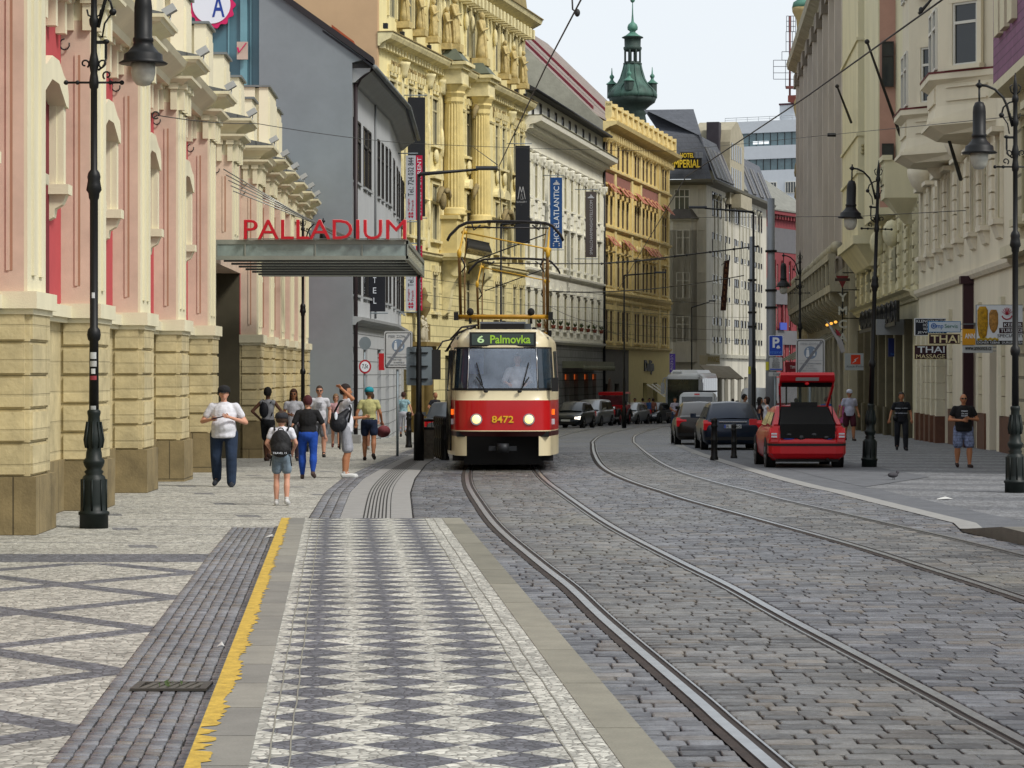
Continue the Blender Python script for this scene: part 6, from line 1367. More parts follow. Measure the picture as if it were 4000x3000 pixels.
tr2 = copy_tree(tram); tr2['label'] = 'second red and cream tram coupled behind, mostly hidden by the first'; tr2.location = (-.02, TZ+15.3, gz(TZ+15.3)); tr2.rotation_euler = (0, 0, -.014)
# ================================================================ cast-iron street lamps
def lamp_meshes():
    D = {}
    b = MB(); b.lathe([(.175, -.05), (.175, .16), (.19, .17), (.19, .20), (.155, .22), (.15, .30), (.15, .58), (.135, .63), (.10, .66), (.12, .69), (.09, .72), (.115, .76), (.13, .80), (.13, .83), (.10, .86), (.095, .93), (.085, .96), (.105, 1.02), (.112, 1.08), (.10, 1.16), (.078, 1.26), (.072, 1.36), (.082, 1.40), (.082, 1.43), (.06, 1.45)], n=20)
    for k in range(8): a = k*PI/4; b.tube([(.152*math.cos(a), .152*math.sin(a), .22), (.152*math.cos(a), .152*math.sin(a), .6)], .012, 4); b.tube([(.1*math.cos(a), .1*math.sin(a), .98), (.118*math.cos(a), .118*math.sin(a), 1.08), (.085*math.cos(a), .085*math.sin(a), 1.3)], .012, 4)
    D['base'] = b.mesh('base', M_iron)
    b = MB(); b.lathe([(.06, 1.44), (.055, 2.28), (.075, 2.30), (.085, 2.36), (.075, 2.42), (.05, 2.45), (.05, 4.0), (.062, 4.02), (.068, 4.08), (.095, 4.12), (.085, 4.18), (.075, 4.24), (.082, 4.28), (.07, 4.33), (.042, 4.37), (.040, 5.35), (.055, 5.37), (.06, 5.43), (.05, 5.5), (.042, 5.55), (.055, 5.62), (.062, 5.68), (.05, 5.74), (.038, 5.8), (.036, 6.1), (.055, 6.14), (.06, 6.2), (.04, 6.24), (.036, 6.5), (.06, 6.54), (.05, 6.6), (.03, 6.64), (.045, 6.72), (.03, 6.82), (.006, 7.0)], n=14)
    D['post'] = b.mesh('post', M_iblk)
    b = MB(); b.tube([(-.33, 0, 5.43), (.33, 0, 5.43)], .015, 6); b.ell((-.34, 0, 5.43), (.03, .03, .03)); b.ell((.34, 0, 5.43), (.03, .03, .03)); b.ell((-.2, 0, 5.43), (.028, .028, .028), 6, 5); b.ell((.2, 0, 5.43), (.028, .028, .028), 6, 5); D['crossbar'] = b.mesh('crossbar', M_iblk)
    b = MB(); arc = [(-.05, 0, 6.1), (-.14, 0, 6.45), (-.2, 0, 6.58), (-.34, 0, 6.72), (-.48, 0, 6.78), (-.60, 0, 6.79)]; b.tube(arc, .022, 7)
    b.tube([(-.02, 0, 6.52), (-.1, 0, 6.5), (-.2, 0, 6.42), (-.23, 0, 6.3)], .016, 6); b.ell((-.23, 0, 6.29), (.045, .045, .045)); b.tube([(-.22, 0, 6.28), (-.13, 0, 6.15), (-.10, 0, 5.98)], .012, 5)
    b.box(-.16, 0, -.012, .012, 5.90, 5.94); b.box(-.16, -.13, -.012, .012, 5.72, 5.90); b.ell((-.15, 0, 5.93), (.04, .03, .03)); b.tube([(-.145, 0, 5.72), (-.12, 0, 5.63), (-.05, 0, 5.58)], .014, 5)
    for c, s in (((-.16, 5.52), 1), ((.11, 5.66), -1), ((-.11, 5.66), 1)): b.tube([(c[0]+s*.05*math.cos(a)*(1-a/9), 0, c[1]+.05*math.sin(a)*(1-a/9)) for a in np.linspace(-1, 5, 12)], .011, 4)
    for s in (-1, 1): b.tube([(0, 0, 6.62), (s*.07, 0, 6.68), (s*.09, 0, 6.76), (s*.05, 0, 6.8)], .012, 5); b.tube([(0, 0, 6.22), (s*.07, 0, 6.25), (s*.085, 0, 6.32)], .012, 5)
    b.ell((-.60, 0, 6.79), (.05, .05, .05)); b.obox((-.66, 0, 6.79), (-.54, 0, 6.79), .03, .03); b.obox((-.60, 0, 6.72), (-.60, 0, 6.88), .03, .03); b.tube([(-.6, 0, 6.75), (-.6, 0, 6.45)], .018, 6)
    D['bracket'] = b.mesh('bracket', M_iblk)
    b = MB(); b.lathe([(.02, 6.52), (.07, 6.50), (.10, 6.43), (.11, 6.34), (.11, 5.98), (.125, 5.97), (.125, 5.93), (.115, 5.92), (.13, 5.87), (.19, 5.80), (.235, 5.77), (.24, 5.70), (.30, 5.665), (.29, 5.655), (.13, 5.66)][::-1], (-.6, 0), 20); D['shade'] = b.mesh('lamp_shade', M_iblk)
    b = MB(); b.lathe([(.02, 5.385), (.08, 5.40), (.13, 5.46), (.15, 5.55), (.15, 5.66)], (-.6, 0), 16); D['globe'] = b.mesh('globe', mat('lamp_globe', 'a8a79c', .35, var=.15, vs=8))
    return D
LD = lamp_meshes()
def lamp(label, X_, Z_, rz, sc=1, lean=0, zoff=0):
    t = thing('street_lamp', label, 'street lamp', (X_, Z_, gz(Z_)), rz, 'ornate cast-iron street lamps', sc); t.rotation_euler = (0, lean, rz)
    for k, nm in (('base', 'base'), ('post', 'post'), ('crossbar', 'crossbar'), ('bracket', 'bracket'), ('shade', 'lamp_shade'), ('globe', 'globe')): link(nm, LD[k], t)
    return t
x, z, g = G(367, 2064); l = lamp('ornate street lamp with stickers on its post, nearest on the left pavement', x, z, PI, 1.055)
# stickers on the near lamp post
for k, (y0, y1, w, c) in enumerate(((1143, 1165, .05, 'c9ccd0'), (1376, 1402, .09, 'b9bcbc'), (1410, 1432, .1, 'a9aaa8'), (1440, 1460, .06, 'c2c4c4'), (1468, 1484, .1, '8b3038'), (1585, 1612, .08, '9da0a0'))):
    s = MB(); n = 8; a0 = -PI/2-w*7; a1 = -PI/2+w*7; r = (.0625 if y0 > 1350 else .0535)*1.0; zz = [(H(q, z)-g)/1.055 for q in (y1, y0)]
    vs = [(-r*math.cos(a0+(a1-a0)*i/n)*-1*-1, -r*math.sin(a0+(a1-a0)*i/n), q) for q in zz for i in range(n+1)]
    s.add(vs, [(i, i+1, n+2+i, n+1+i) for i in range(n)]); s.build('sticker', mat('sticker_%d' % k, c, .6, var=.2, vs=20), l)
x, z, g = G(3966, 1925); lamp('ornate street lamp at the right edge, its bell shade over the beige bays', x, z, 0)
x, z, g = G(3395, 1826); lamp('ornate street lamp leaning slightly between the open red car and the striped-shirt man', x, z, 0, 1.0, math.radians(1.8))
lamp('ornate street lamp furthest away on the right, beside the brown ribbed building', X(3125, 95), 95, 0, 1.0)
lamp('ornate street lamp rising behind the canopy letters on the left pavement', X(1183, 77), 77, PI, 1.0)
# ================================================================ modern poles
def arm_light(label, px, Z, yb, ytop, xe, ye_, r=.05, steps=((1.0, .07),), col=M_iblk, name='street_light', rz=0):
    x = X(px, Z); g = gz(Z); t = thing(name, label, 'street light', (x, Z, g)); t.rotation_euler = (0, 0, 0)
    zt = H(ytop, Z)-g; m = MB(); m.lathe([(.13, -.05), (.13, 1.15), (.09, 1.2), (.075, 1.25), (.07, 2.8), (.05, 2.9), (.045, zt)], n=12); m.build('pole', col, t)
    xe_ = X(xe, Z)-x; ze = H(ye_, Z)-g; sg = 1 if xe_ > 0 else -1
    m = MB(); m.tube([(0, 0, zt-.05), (sg*.05, 0, zt), (xe_*.75, 0, zt+(ze-zt)*.72)], [.055, .05, .03], 8); m.build('arm', col, t)
    m = MB(); m.ex([(-.09, 0), (-.05, .06), (.05, .06), (.09, 0), (.05, -.04), (-.05, -.04)], xe_*.72 if xe_ > 0 else xe_, xe_ if xe_ > 0 else xe_*.72); o = m.build('lamp_head', mat('lamp_head_dark', '20242a', .4, var=.1), t); o.location = (0, 0, zt+(ze-zt)*.86)
    return t
z = gdepth(1800); arm_light('slim black street light whose arm reaches over the tram stop toward the tram', 1636, z, 1800, 680, 1945, 655)
arm_light('black arm street light on the grey catenary mast, reaching left across the hotel front', 2943, 104.5, 1700, 828, 2690, 808)
arm_light('black street light behind the coach with its arm in front of the ochre building', 2438, 150, 1640, 1075, 2602, 1063)
arm_light('thin grey curved street light standing in front of the hotel corner bay', 2702, 190, 1500, 1200, 2795, 1172)
def mast(label, px, Z, ytop, r):
    x = X(px, Z); g = gz(Z); t = thing('catenary_mast', label, 'mast', (x, Z, g), 0, 'grey catenary masts'); zt = H(ytop, Z)-g; q = zt/3
    m = MB(); m.lathe([(r*1.3, -.1), (r*1.3, q), (r*1.15, q+.15), (r*1.1, 2*q), (r*.9, 2*q+.15), (r*.85, zt)], n=14); m.build('pole', mat('mast_grey', '7f8388', .5, metal=.3, var=.1, vs=2), t)
    m = MB(); 
    for zz in (zt*.55, zt*.62, zt*.78): m.lathe([(r*1.4, 0), (r*1.4, .08)], n=14, z0=zz)
    m.build('clamp', M_iblk, t); m = MB().box(-r*1.4, -r*.6, -r*1.45, -r*1.2, 2.6, 2.9); m.build('tag', mat('tag_yellow', 'c9c13a', .6, var=0), t); return t
mast('left grey catenary mast of the pair, carrying the long black lamp arm', 2938, 105, 924, .125); mast('taller grey catenary mast beside the blue parking sign', 3012, 93, 775, .15)
# ================================================================ signs
SW_ = mat('sign_white', 'd6dce4'); SG = mat('sign_faded', 'b4b6b6', .6, var=.06); SK = mat('sign_black', '17150f'); SGR = mat('sign_backgrey', '7b868c', .5, metal=.3, var=.12)
def panel(t, x0, y0, x1, y1, Z, m, th=.03, name='panel', r=0):
    b = MB(); a0, a1, z0, z1 = X(x0, Z), X(x1, Z), H(y1, Z), H(y0, Z)
    if r:
        r = r*Z/F; pts = []
        for cx, cz, s in ((a1-r, z1-r, 0), (a0+r, z1-r, 1), (a0+r, z0+r, 2), (a1-r, z0+r, 3)): pts += [(cx+r*math.cos(PI/2*(s+k/4)), cz+r*math.sin(PI/2*(s+k/4))) for k in range(5)]
        b.ey(pts[::-1], Z, Z+th)
    else: b.box(a0, a1, Z, Z+th, z0, z1)
    return b.build(name, m, t)
def tx(t, s, x0, y0, x1, y1, Z, m, **k): return text(s, X(x0, Z), X(x1, Z), H(y1, Z), H(y0, Z), Z, m, t, ext=.006, **k)
def pole_for(t, px, ytop, Z, r=.03, m=SGR, dy=.06):
    g = gz(Z); b = MB(); b.tube([(X(px, Z), Z+dy, g-.05), (X(px, Z), Z+dy, H(ytop, Z))], r, 8); return b.build('pole', m, t)
def sg(label, name='sign', cat='sign', group=None): return thing(name, label, cat, (0,0,0), 0, group)
def pedzone(label, x0, y0, x1, y1, Z, px, poleok=True):
    t = sg(label, 'road_sign', 'road sign'); w = x1-x0; h = y1-y0; S = lambda u, v: (x0+u*w, y0+v*h)
    panel(t, x0, y0, x1, y1, Z, mat('sign_rim', 'a6a8a8', .5, var=.05), .03, 'panel', 8); a = S(.045, .04); b = S(.955, .96); panel(t, a[0], a[1], b[0], b[1], Z-.004, SK, .003, 'border', 6); a = S(.07, .06); b = S(.93, .94); panel(t, a[0], a[1], b[0], b[1], Z-.008, SG, .003, 'face', 5)
    gt = mat('print_grey', '8f9398', .6, var=0); a = S(.16, .10); b = S(.86, .165); tx(t, 'PESI ZONA', *a, *b, Z-.012, gt)
    k = MB(); c = S(.5, .38); r = .225*w*Z/F; k.ey([(X(c[0], Z)+r*math.cos(q), H(c[1], Z)+r*math.sin(q)) for q in np.linspace(0, 2*PI, 33)[:-1]][::-1], Z-.012, Z-.009); k.build('disc', mat('disc_blue_grey', '6f7f92', .6, var=.05), t)
    f = MB(); cx, cz = X(c[0], Z), H(c[1], Z)
    for dx, s in ((-.07, 1), (.09, .7)):
        bx = cx+dx; f.ell((bx, Z-.016, cz+.10*s), (.022*s, .004, .022*s), 8, 5); f.add([(bx-.03*s, Z-.016, cz+.075*s), (bx+.03*s, Z-.016, cz+.075*s), (bx+.045*s, Z-.016, cz-.11*s), (bx-.045*s, Z-.016, cz-.11*s)], [(3,2,1,0)])
    f.build('pictogram', mat('picto_pale', 'c3c8cc', .6, var=0), t)
    l = MB(); a = S(.08, .60); b = S(.92, .60); l.box(X(a[0], Z), X(b[0], Z), Z-.011, Z-.009, H(a[1], Z)-.004, H(a[1], Z)+.004); l.build('line', gt, t)
    for i, (s_, q0, q1) in enumerate((('MIMO ZASOBOVANI A VOZIDEL', .13, .87), ('MHD, TAXI', .3, .62), ('A HOTELU', .34, .72), ('VJEZD NA POVOLENI', .2, .78))): a = S(q0, .66+i*.068); b = S(q1, .695+i*.068); tx(t, s_, *a, *b, Z-.012, gt)
    q = MB(); p0 = S(.08, .93); p1 = S(.88, .07); d = .055*w
    q.add([(X(p0[0]-d*.2, Z), Z-.017, H(p0[1]-d, Z)), (X(p0[0]+d, Z), Z-.017, H(p0[1]+d*.2, Z)), (X(p1[0]+d*.9, Z), Z-.017, H(p1[1]+d*.4, Z)), (X(p1[0]-d*.6, Z), Z-.017, H(p1[1]-d*.2, Z))], [(0,1,2,3)]); q.build('cancel_bar', mat('bar_grey', '6d7076', .6, var=.1), t)
    pole_for(t, px, y1-10, Z, .035); return t
zz = gdepth(1783); pedzone('faded end-of-pedestrian-zone sign on a grey post left of the tram', 1500, 1293, 1611, 1443, zz, 1552)
pedzone('faded end-of-pedestrian-zone sign standing behind the open red hatchback', 3109, 1324, 3222, 1465, 68, 3165)
Z = gdepth(1800)+.16; t = sg('large blue-grey sign seen from behind, clamped to the slim black street light', 'sign', 'sign'); panel(t, 1587, 1355, 1690, 1505, Z, SGR, .03, 'panel', 8)
for y in (1378, 1430, 1480): MB().box(X(1602, Z), X(1672, Z), Z-.05, Z-.003, H(y+2, Z), H(y-2, Z)).build('clamp', M_iblk, t)
Z = 74.; t = sg('round sign back and small red-ringed 7.5 t weight limit sign on one post', 'road_sign', 'road sign'); pole_for(t, 1423, 1320, Z, .03, SGR)
def rnd(t, px, py, r, Z, m, dz=0, name='panel'): 
    k = MB(); rr = r*Z/F; k.ey([(X(px, Z)+rr*.9*math.cos(q), H(py, Z)+rr*math.sin(q)) for q in np.linspace(0, 2*PI, 29)[:-1]][::-1], Z-dz-.006, Z-dz); return k.build(name, m, t)
rnd(t, 1426, 1341, 26, Z, SGR); rnd(t, 1426, 1432, 27, Z, mat('ring_red', 'a3222c', .5, var=0)); rnd(t, 1426, 1432, 20, Z, SW_, .008, 'face'); tx(t, '7,5t', 1415, 1422, 1438, 1441, Z-.016, SK)
Z = 92; t = sg('small red box sign projecting from the grey house by the pavement'); panel(t, 1479, 1380, 1501, 1446, Z, mat('box_red', 'a8121c', .5, var=0), .2); MB().box(X(1475, Z), X(1480, Z)-.002, Z+.08, Z+.12, H(1400, Z), H(1396, Z)).build('bracket', M_iblk, t)
# parking sign stack
Z = 88.; t = sg('blue P parking sign with two white plates on a thin grey post', 'road_sign', 'road sign'); sb = mat('sign_blue', '1440a8', .5, var=0)
panel(t, 3003, 1310, 3059, 1390, Z, SW_, .03, 'panel', 4); panel(t, 3005, 1312, 3057, 1388, Z-.004, sb, .003, 'face', 4); tx(t, 'P', 3018, 1318, 3045, 1358, Z-.008, SW_, bold=.03); tx(t, 'RESERVE', 3009, 1372, 3054, 1382, Z-.008, mat('print_lightblue', '4f86d8', .5, var=0))
c = MB(); c.ell((X(3040, Z), Z-.01, H(1358, Z)), (.07, .006, .035)); c.ell((X(3040, Z), Z-.01, H(1353, Z)), (.045, .006, .03)); c.build('pictogram', SW_, t)
panel(t, 3003, 1394, 3058, 1449, Z, SK, .03, 'panel', 3); panel(t, 3005, 1396, 3056, 1447, Z-.004, mat('sign_paper', 'b7babc', .6, var=.05), .003, 'face', 3)
for i, s_ in enumerate(('Po-Ne', '00-24 h', 'S PLATNYM', 'PARKOVACIM', 'OPRAVNENIM')): tx(t, s_, 3020-(4 if i > 1 else 0), 1399+i*8, 3041+(4 if i > 1 else 0), 1404.5+i*8, Z-.008, SK)
panel(t, 3007, 1440, 3054, 1445, Z-.006, sb, .002, 'stripe'); panel(t, 3003, 1454, 3059, 1470, Z, SG, .03, 'panel', 2); tx(t, 'P1-0586', 3020, 1458, 3052, 1467, Z-.006, mat('print_dark', '4a4c50', .6, var=0)); pole_for(t, 3028, 1465, Z, .03)
# hanging banners on the left row (seen face-on)
def banner(label, x0, y0, x1, y1, Z, m, wall_dx=-.9, name='banner'):
    t = sg(label, name, 'banner'); panel(t, x0, y0, x1, y1, Z, m, .02, 'cloth'); b = MB()
    for y in (y0-8, y1+6): b.tube([(X(x0, Z)+wall_dx, Z+.01, H(y, Z)), (X(x1, Z)+.1, Z+.01, H(y, Z))], .028, 6)
    b.build('pole', SGR, t); return t
bk = mat('banner_black', '191c24', .8, var=.1); LG_ = mat('letter_lightgrey', 'a9abb2', .6, var=0)
Z = 127.; t = banner('plain black banner on the ornate yellow front behind the grey eaves', 1593, 380, 1661, 846, Z, bk, -.8)
Z = 118.5; wb_ = mat('banner_pale', 'b3b7be', .7, var=.05); mg_ = mat('banner_magenta', 'b3123c', .7, var=.05); kr_ = mat('print_crimson', 'a32038', .6, var=0); dk_ = mat('print_slate', '33373d', .6, var=0)
def rent(label, y0, y1, full):
    t = banner(label, 1585, y0, 1624, y1, Z, wb_, -.5); panel(t, 1624.5, y0, 1650, y1, Z, mg_, .02, 'cloth')
    tx(t, 'Tel.: 724 032 844', 1594, y0+8, 1616, y1-94, Z-.004, dk_, vert=True); tx(t, 'Knight', 1593, y1-85, 1602, y1-38, Z-.004, kr_, vert=True); tx(t, 'Frank', 1607, y1-80, 1616, y1-38, Z-.004, kr_, vert=True); tx(t, 'OFFICES FOR RENT', 1630, y0+8, 1645, y1-14, Z-.004, SW_, vert=True)
    d = MB(); 
    for a, b in ((1, 1), (1, -1), (-1, 1), (-1, -1)): cx, cy = 1605+a*6, y1-20+b*7; d.add([(X(cx-5*a, Z), Z-.004, H(cy-6*b, Z)), (X(cx+5*a, Z), Z-.004, H(cy-5*b, Z)), (X(cx+1*a, Z), Z-.004, H(cy+6*b, Z)), (X(cx-5*a, Z), Z-.004, H(cy+2*b, Z))], [(0,1,2,3) if a*b < 0 else (3,2,1,0)])
    d.build('emblem', kr_, t); return t
rent('white and magenta office rental banner, upper one of two on the grey house', 607, 860, True); rent('white and magenta office rental banner, lower one of two below the canopy edge', 959, 1213, True)
Z = 100; t = banner('black vertical hotel sign with white letters hanging below the canopy', 1422, 985, 1505, 1217, Z, bk, -.35)
for k, ch in enumerate('HOTEL'): tx(t, ch, 1457 if ch != 'L' else 1459, 1003+k*40, 1470, 1026+k*40, Z-.004, SW_)
Z = 150; t = banner('black banner with a thin white zigzag emblem between yellow and cream-white fronts', 2013, 569, 2070, 950, Z, bk, -.6)
e = MB()
for a, b in (((2023, 778), (2031, 728)), ((2031, 728), (2044, 778)), ((2032, 778), (2043, 728)), ((2043, 728), (2052, 778)), ((2033, 778), (2043, 778)), ((2038, 756), (2032, 778)), ((2038, 756), (2043, 778))): e.obox((X(a[0], Z), Z-.01, H(a[1], Z)), (X(b[0], Z), Z-.01, H(b[1], Z)), .03, .02)
e.build('emblem', LG_, t); tx(t, 'GALLERY', 2018, 785, 2058, 792, Z-.008, LG_); tx(t, 'BY', 2034, 799, 2041, 802, Z-.008, mat('print_dim', '55585e', .6, var=0))
Z = 162; t = banner('blue hotel banner with white upright lettering on the cream-white front', 2149, 693, 2196, 970, Z, mat('banner_blue', '14457e', .7, var=.06), -.6); tx(t, 'HOTEL', 2163, 865, 2184, 945, Z-.008, SW_, vert=True); tx(t, 'ATLANTIC', 2163, 728, 2184, 862, Z-.008, SW_, vert=True)
e = MB(); 
for a in (2162, 2184):
    for y in (952, 960): e.ell((X(a, Z), Z-.006, H(y, Z)), (.05, .01, .05), 8, 5)
for k, (dx, h) in enumerate(((-10, 6), (-5, 10), (0, 18), (5, 12), (10, 6))): e.box(X(2173+dx-2, Z), X(2173+dx+3, Z), Z-.012, Z-.004, H(722, Z), H(722-h, Z))
e.build('emblem', LG_, t)
Z = 170; t = banner('grey-brown hotel chain banner with upright white lettering, right of the blue banner', 2287, 748, 2330, 1005, Z, mat('banner_taupe', '4a4240', .7, var=.06), -.7); tx(t, 'SMALLCHARMINGHOTELS.COM', 2304, 782, 2315, 994, Z-.008, LG_, vert=True)
e = MB(); 
for k, (dx, h) in enumerate(((-10, 4), (-5, 7), (0, 14), (5, 9), (10, 4))): e.box(X(2308+dx-2, Z), X(2308+dx+3, Z), Z-.012, Z-.004, H(774, Z), H(774-h, Z))
e.build('emblem', LG_, t)
# shop signs on the right row
def hung(label, x0, y0, x1, y1, Z, m, border=None, right=True):
    t = sg(label, 'shop_sign'); b = MB(); xw = 14.1+.068*(Z+.06-73.6)
    for y in (y0+(y1-y0)*.25, y0+(y1-y0)*.75): b.box(X(x1, Z)-.05, max(xw, X(x1, Z)), Z+.04, Z+.08, H(y+1.5, Z), H(y-1.5, Z))
    b.build('bracket', SGR, t); panel(t, x0, y0, x1, y1, Z, border or m, .10)
    if border: panel(t, x0+2.5, y0+2.5, x1-2.5, y1-2.5, Z-.004, m, .003, 'face')
    return t
nv = mat('sign_night', '0d1426', .6, var=0); mr_ = mat('sign_maroon', '2f0f1a', .6, var=0); gd_ = mat('letter_cream', 'd6cba0', .5, var=0)
Z = 93.; t = hung('dark blue jeweller sign with curved white lettering, half hidden behind a white sign', 3573, 1243, 3700, 1311, Z, nv, SW_)
for i, (s_, q0, q1) in enumerate((('KLENOTNICTVI', 3580, 3694), ('HODINKY', 3606, 3665), ('WATCHES', 3606, 3668), ('JEWELLERY', 3584, 3690))): tx(t, s_, q0, 1249+i*15, q1, 1260+i*15, Z-.008, SW_)
Z = 82.5; t = hung('white service sign with blue ringed emblem above the upper maroon massage sign', 3626, 1255, 3753, 1298, Z, mat('sign_skywhite', 'b9c6d6', .5, var=0), mat('sign_cyan', '2a7ab8', .5, var=0)); lb = mat('print_blue', '1e5ca8', .5, var=0)
tx(t, 'mp', 3658, 1270, 3685, 1288, Z-.008, lb); tx(t, 'Servis', 3690, 1266, 3741, 1281, Z-.008, mat('print_teal', '2c6a5a', .5, var=0)); e = MB()
e.tube([(X(3647, Z)+.075*math.cos(a), Z-.012, H(1273, Z)+.075*math.sin(a)) for a in np.linspace(0, 2*PI, 17)], .014, 5); e.box(X(3647, Z)-.04, X(3647, Z)+.04, Z-.02, Z-.006, H(1273, Z)-.012, H(1273, Z)+.012); e.box(X(3647, Z)-.012, X(3647, Z)+.012, Z-.021, Z-.006, H(1273, Z)-.04, H(1273, Z)+.04); e.build('emblem', lb, t)
Z = 82.2; t = hung('small maroon sign with cream THAI lettering under the white service sign', 3627, 1303, 3753, 1345, Z, mr_, gd_); tx(t, 'THAI', 3636, 1309, 3748, 1339, Z-.008, gd_, bold=.01)
Z = 92.; t = hung('maroon two-line massage sign with cream lettering, lowest of the stack', 3570, 1347, 3700, 1405, Z, mr_, gd_); tx(t, 'THAI', 3584, 1353, 3690, 1378, Z-.008, SW_, bold=.01); tx(t, 'MASSAGE', 3579, 1384, 3692, 1400, Z-.008, gd_)
Z = 78.; t = hung('small yellow advertising office sign left of the kebab board', 3761, 1285, 3810, 1347, Z, mat('sign_amber', 'c98f12', .5, var=.05)); tx(t, 'ANN', 3769, 1303, 3808, 1322, Z-.006, SW_, bold=.02)
Z = 77.6; t = hung('white web address sign below the kebab board', 3761, 1349, 3878, 1378, Z, mat('sign_palegrey', 'a9adaf', .6, var=0)); tx(t, 'www.annonce.cz', 3770, 1355, 3873, 1368, Z-.006, SK, bold=.01)
Z = 71.5; t = hung('kebab shop board picturing two meat spits beside a dark red emblem', 3813, 1190, 4010, 1347, Z, SW_, SGR)
for cx, w, y0, y1, c in ((3838, 21, 1197, 1325, 'b58a12'), (3881, 18, 1210, 1300, 'a87a3a')):
    e = MB(); e.lathe([(.2*w*Z/F, H(y1, Z)), (.75*w*Z/F, H(y1-15, Z)), (w*Z/F, H((y0+y1)/2+10, Z)), (w*Z/F*.98, H(y0+15, Z)), (w*Z/F*.6, H(y0, Z))], (X(cx, Z), Z-.01), 14, sq=.15); e.build('spit_picture', mat('meat_'+c, c, .6, var=.5, vs=14), t)
tx(t, 'KEBAB', 3923, 1262, 3990, 1275, Z-.012, SW_); panel(t, 3918, 1258, 4003, 1279, Z-.008, mr_, .003, 'stripe'); panel(t, 3903, 1281, 4003, 1302, Z-.008, mr_, .003, 'stripe'); tx(t, 'TURECKE', 3909, 1284, 3995, 1298, Z-.012, SW_); tx(t, 'SPECIALITY', 3896, 1305, 4000, 1318, Z-.008, SK); panel(t, 3815, 1331, 4007, 1345, Z-.008, SK, .003, 'stripe'); tx(t, 'DONER KEBAB  DURUM KEBAB', 3818, 1334, 4003, 1342, Z-.013, SW_)
e = MB(); cx, cz = X(3933, Z), H(1230, Z)
for k in range(7): a = PI*(.15+.7*k/6); e.obox((cx+.02*math.cos(a), Z-.012, cz), (cx+.16*math.cos(a), Z-.012, cz+.2*math.sin(a)), .022, .01)
e.tube([(cx+.13*math.cos(a), Z-.012, cz-.02+.1*math.sin(a)) for a in np.linspace(PI, 2*PI, 12)], .018, 5); e.build('emblem', mat('print_crimson', 'a32038'), t)
e = MB(); 
for k in range(9): e.ell((X(3822+k*9, Z), Z-.012, H(1326-3*(k%2), Z)), (.05, .01, .035), 7, 5)
e.build('salad_picture', mat('salad_yellow', 'b59a2a', .6, var=.5, vs=20), t)
Z = 110; t = hung('blank grey sign hanging between lamp post and jeweller sign', 3423, 1247, 3545, 1308, Z, mat('sign_blankgrey', '8f9192', .6, var=.05))
Z = 113; t = hung('dark blue upright sign below the blank grey one', 3470, 1321, 3519, 1393, Z, mat('sign_deepblue', '0c1f58', .5, var=0)); tx(t, 'bonus', 3480, 1377, 3509, 1387, Z-.006, lb)
Z = 113.5; t = hung('narrow yellow sign edge beside the dark blue sign', 3534, 1310, 3547, 1408, Z, mat('sign_yellowedge', 'c7a21c', .5, var=0))
Z = 134; t = hung('light grey sign with an orange-red square beside the lamp post', 3300, 1380, 3383, 1446, Z, mat('sign_lightgrey', 'a9b0b4', .6, var=0)); panel(t, 3324, 1386, 3361, 1423, Z-.008, mat('square_orange', 'd33a16', .5, var=0), .003, 'emblem')
e = MB(); e.add([(X(3326, Z), Z-.012, H(1421, Z)), (X(3345, Z), Z-.012, H(1409, Z)), (X(3341, Z), Z-.012, H(1406, Z)), (X(3355, Z), Z-.012, H(1396, Z)), (X(3337, Z), Z-.012, H(1404, Z)), (X(3340, Z), Z-.012, H(1408, Z))], [(0,1,2,3,4,5)]); e.build('emblem', SW_, t); tx(t, 'Rock Point', 3308, 1428, 3376, 1435, Z-.006, mat('print_dark', '4a4c50'))
Z = 150; t = sg('dark red sign with white letters left of the end-of-zone sign'); panel(t, 3068, 1414, 3108, 1453, Z, mat('sign_winered', '7a1020', .5, var=0), .1); tx(t, 'TIM', 3086, 1429, 3106, 1440, Z-.006, SW_); pole_for(t, 3072, 1430, Z, .05, M_iblk)
# vertical letters
Z = 138; t = sg('vertical white letters under a red triangle on the ribbed brown building'); lw = mat('letter_stone', 'b8b8ae', .6, var=.1)
e = MB(); e.ey([(X(3266, Z), H(1077, Z)), (X(3316, Z), H(1077, Z)), (X(3291, Z), H(1125, Z))], Z, Z+.1); e.build('triangle', mat('triangle_red', '6a1a1e', .6, var=.1), t)
panel(t, 3262, 1087, 3320, 1098, Z-.01, mat('bar_dark', '3a2a26', .6, var=.1), .009, 'bar')
for k, ch in enumerate('YMCA'): tx(t, ch, 3275, 1145+k*52, 3309, 1178+k*52, Z, lw, bold=.03)
e = MB(); e.tube([(X(3292, Z), Z+.1, H(1110, Z)), (X(3292, Z), Z+.1, H(1340, Z))], .04, 6)
for y in (1065, 1132, 1243): e.tube([(X(3292, Z), Z+.1, H(y, Z)), (X(3370, Z), Z+.1, H(y, Z))], .03, 5)
e.build('bracket', M_iblk, t)
Z = 132; t = sg('white flag with a red and blue figure drooping from the ribbed building', 'flag', 'flag'); f = MB()
pts = [(3228, 1253), (3240, 1262), (3262, 1300), (3290, 1330), (3302, 1372), (3286, 1380), (3268, 1330), (3246, 1290)]
f.ey([(X(a, Z), H(b, Z)) for a, b in pts], Z, Z+.03); f.build('cloth', mat('flag_white', 'a9a6a8', .8, var=.1), t); f = MB(); f.ey([(X(a, Z), H(b, Z)) for a, b in ((3262, 1283), (3278, 1296), (3286, 1312), (3268, 1310))], Z-.02, Z-.002); f.build('figure', mat('flag_red', '93303c', .8, var=.3, vs=6), t)
f = MB(); f.tube([(X(3227, Z), Z+.05, H(1250, Z)), (X(3330, Z), Z+3, H(1345, Z))], .03, 5); f.build('pole', SGR, t)
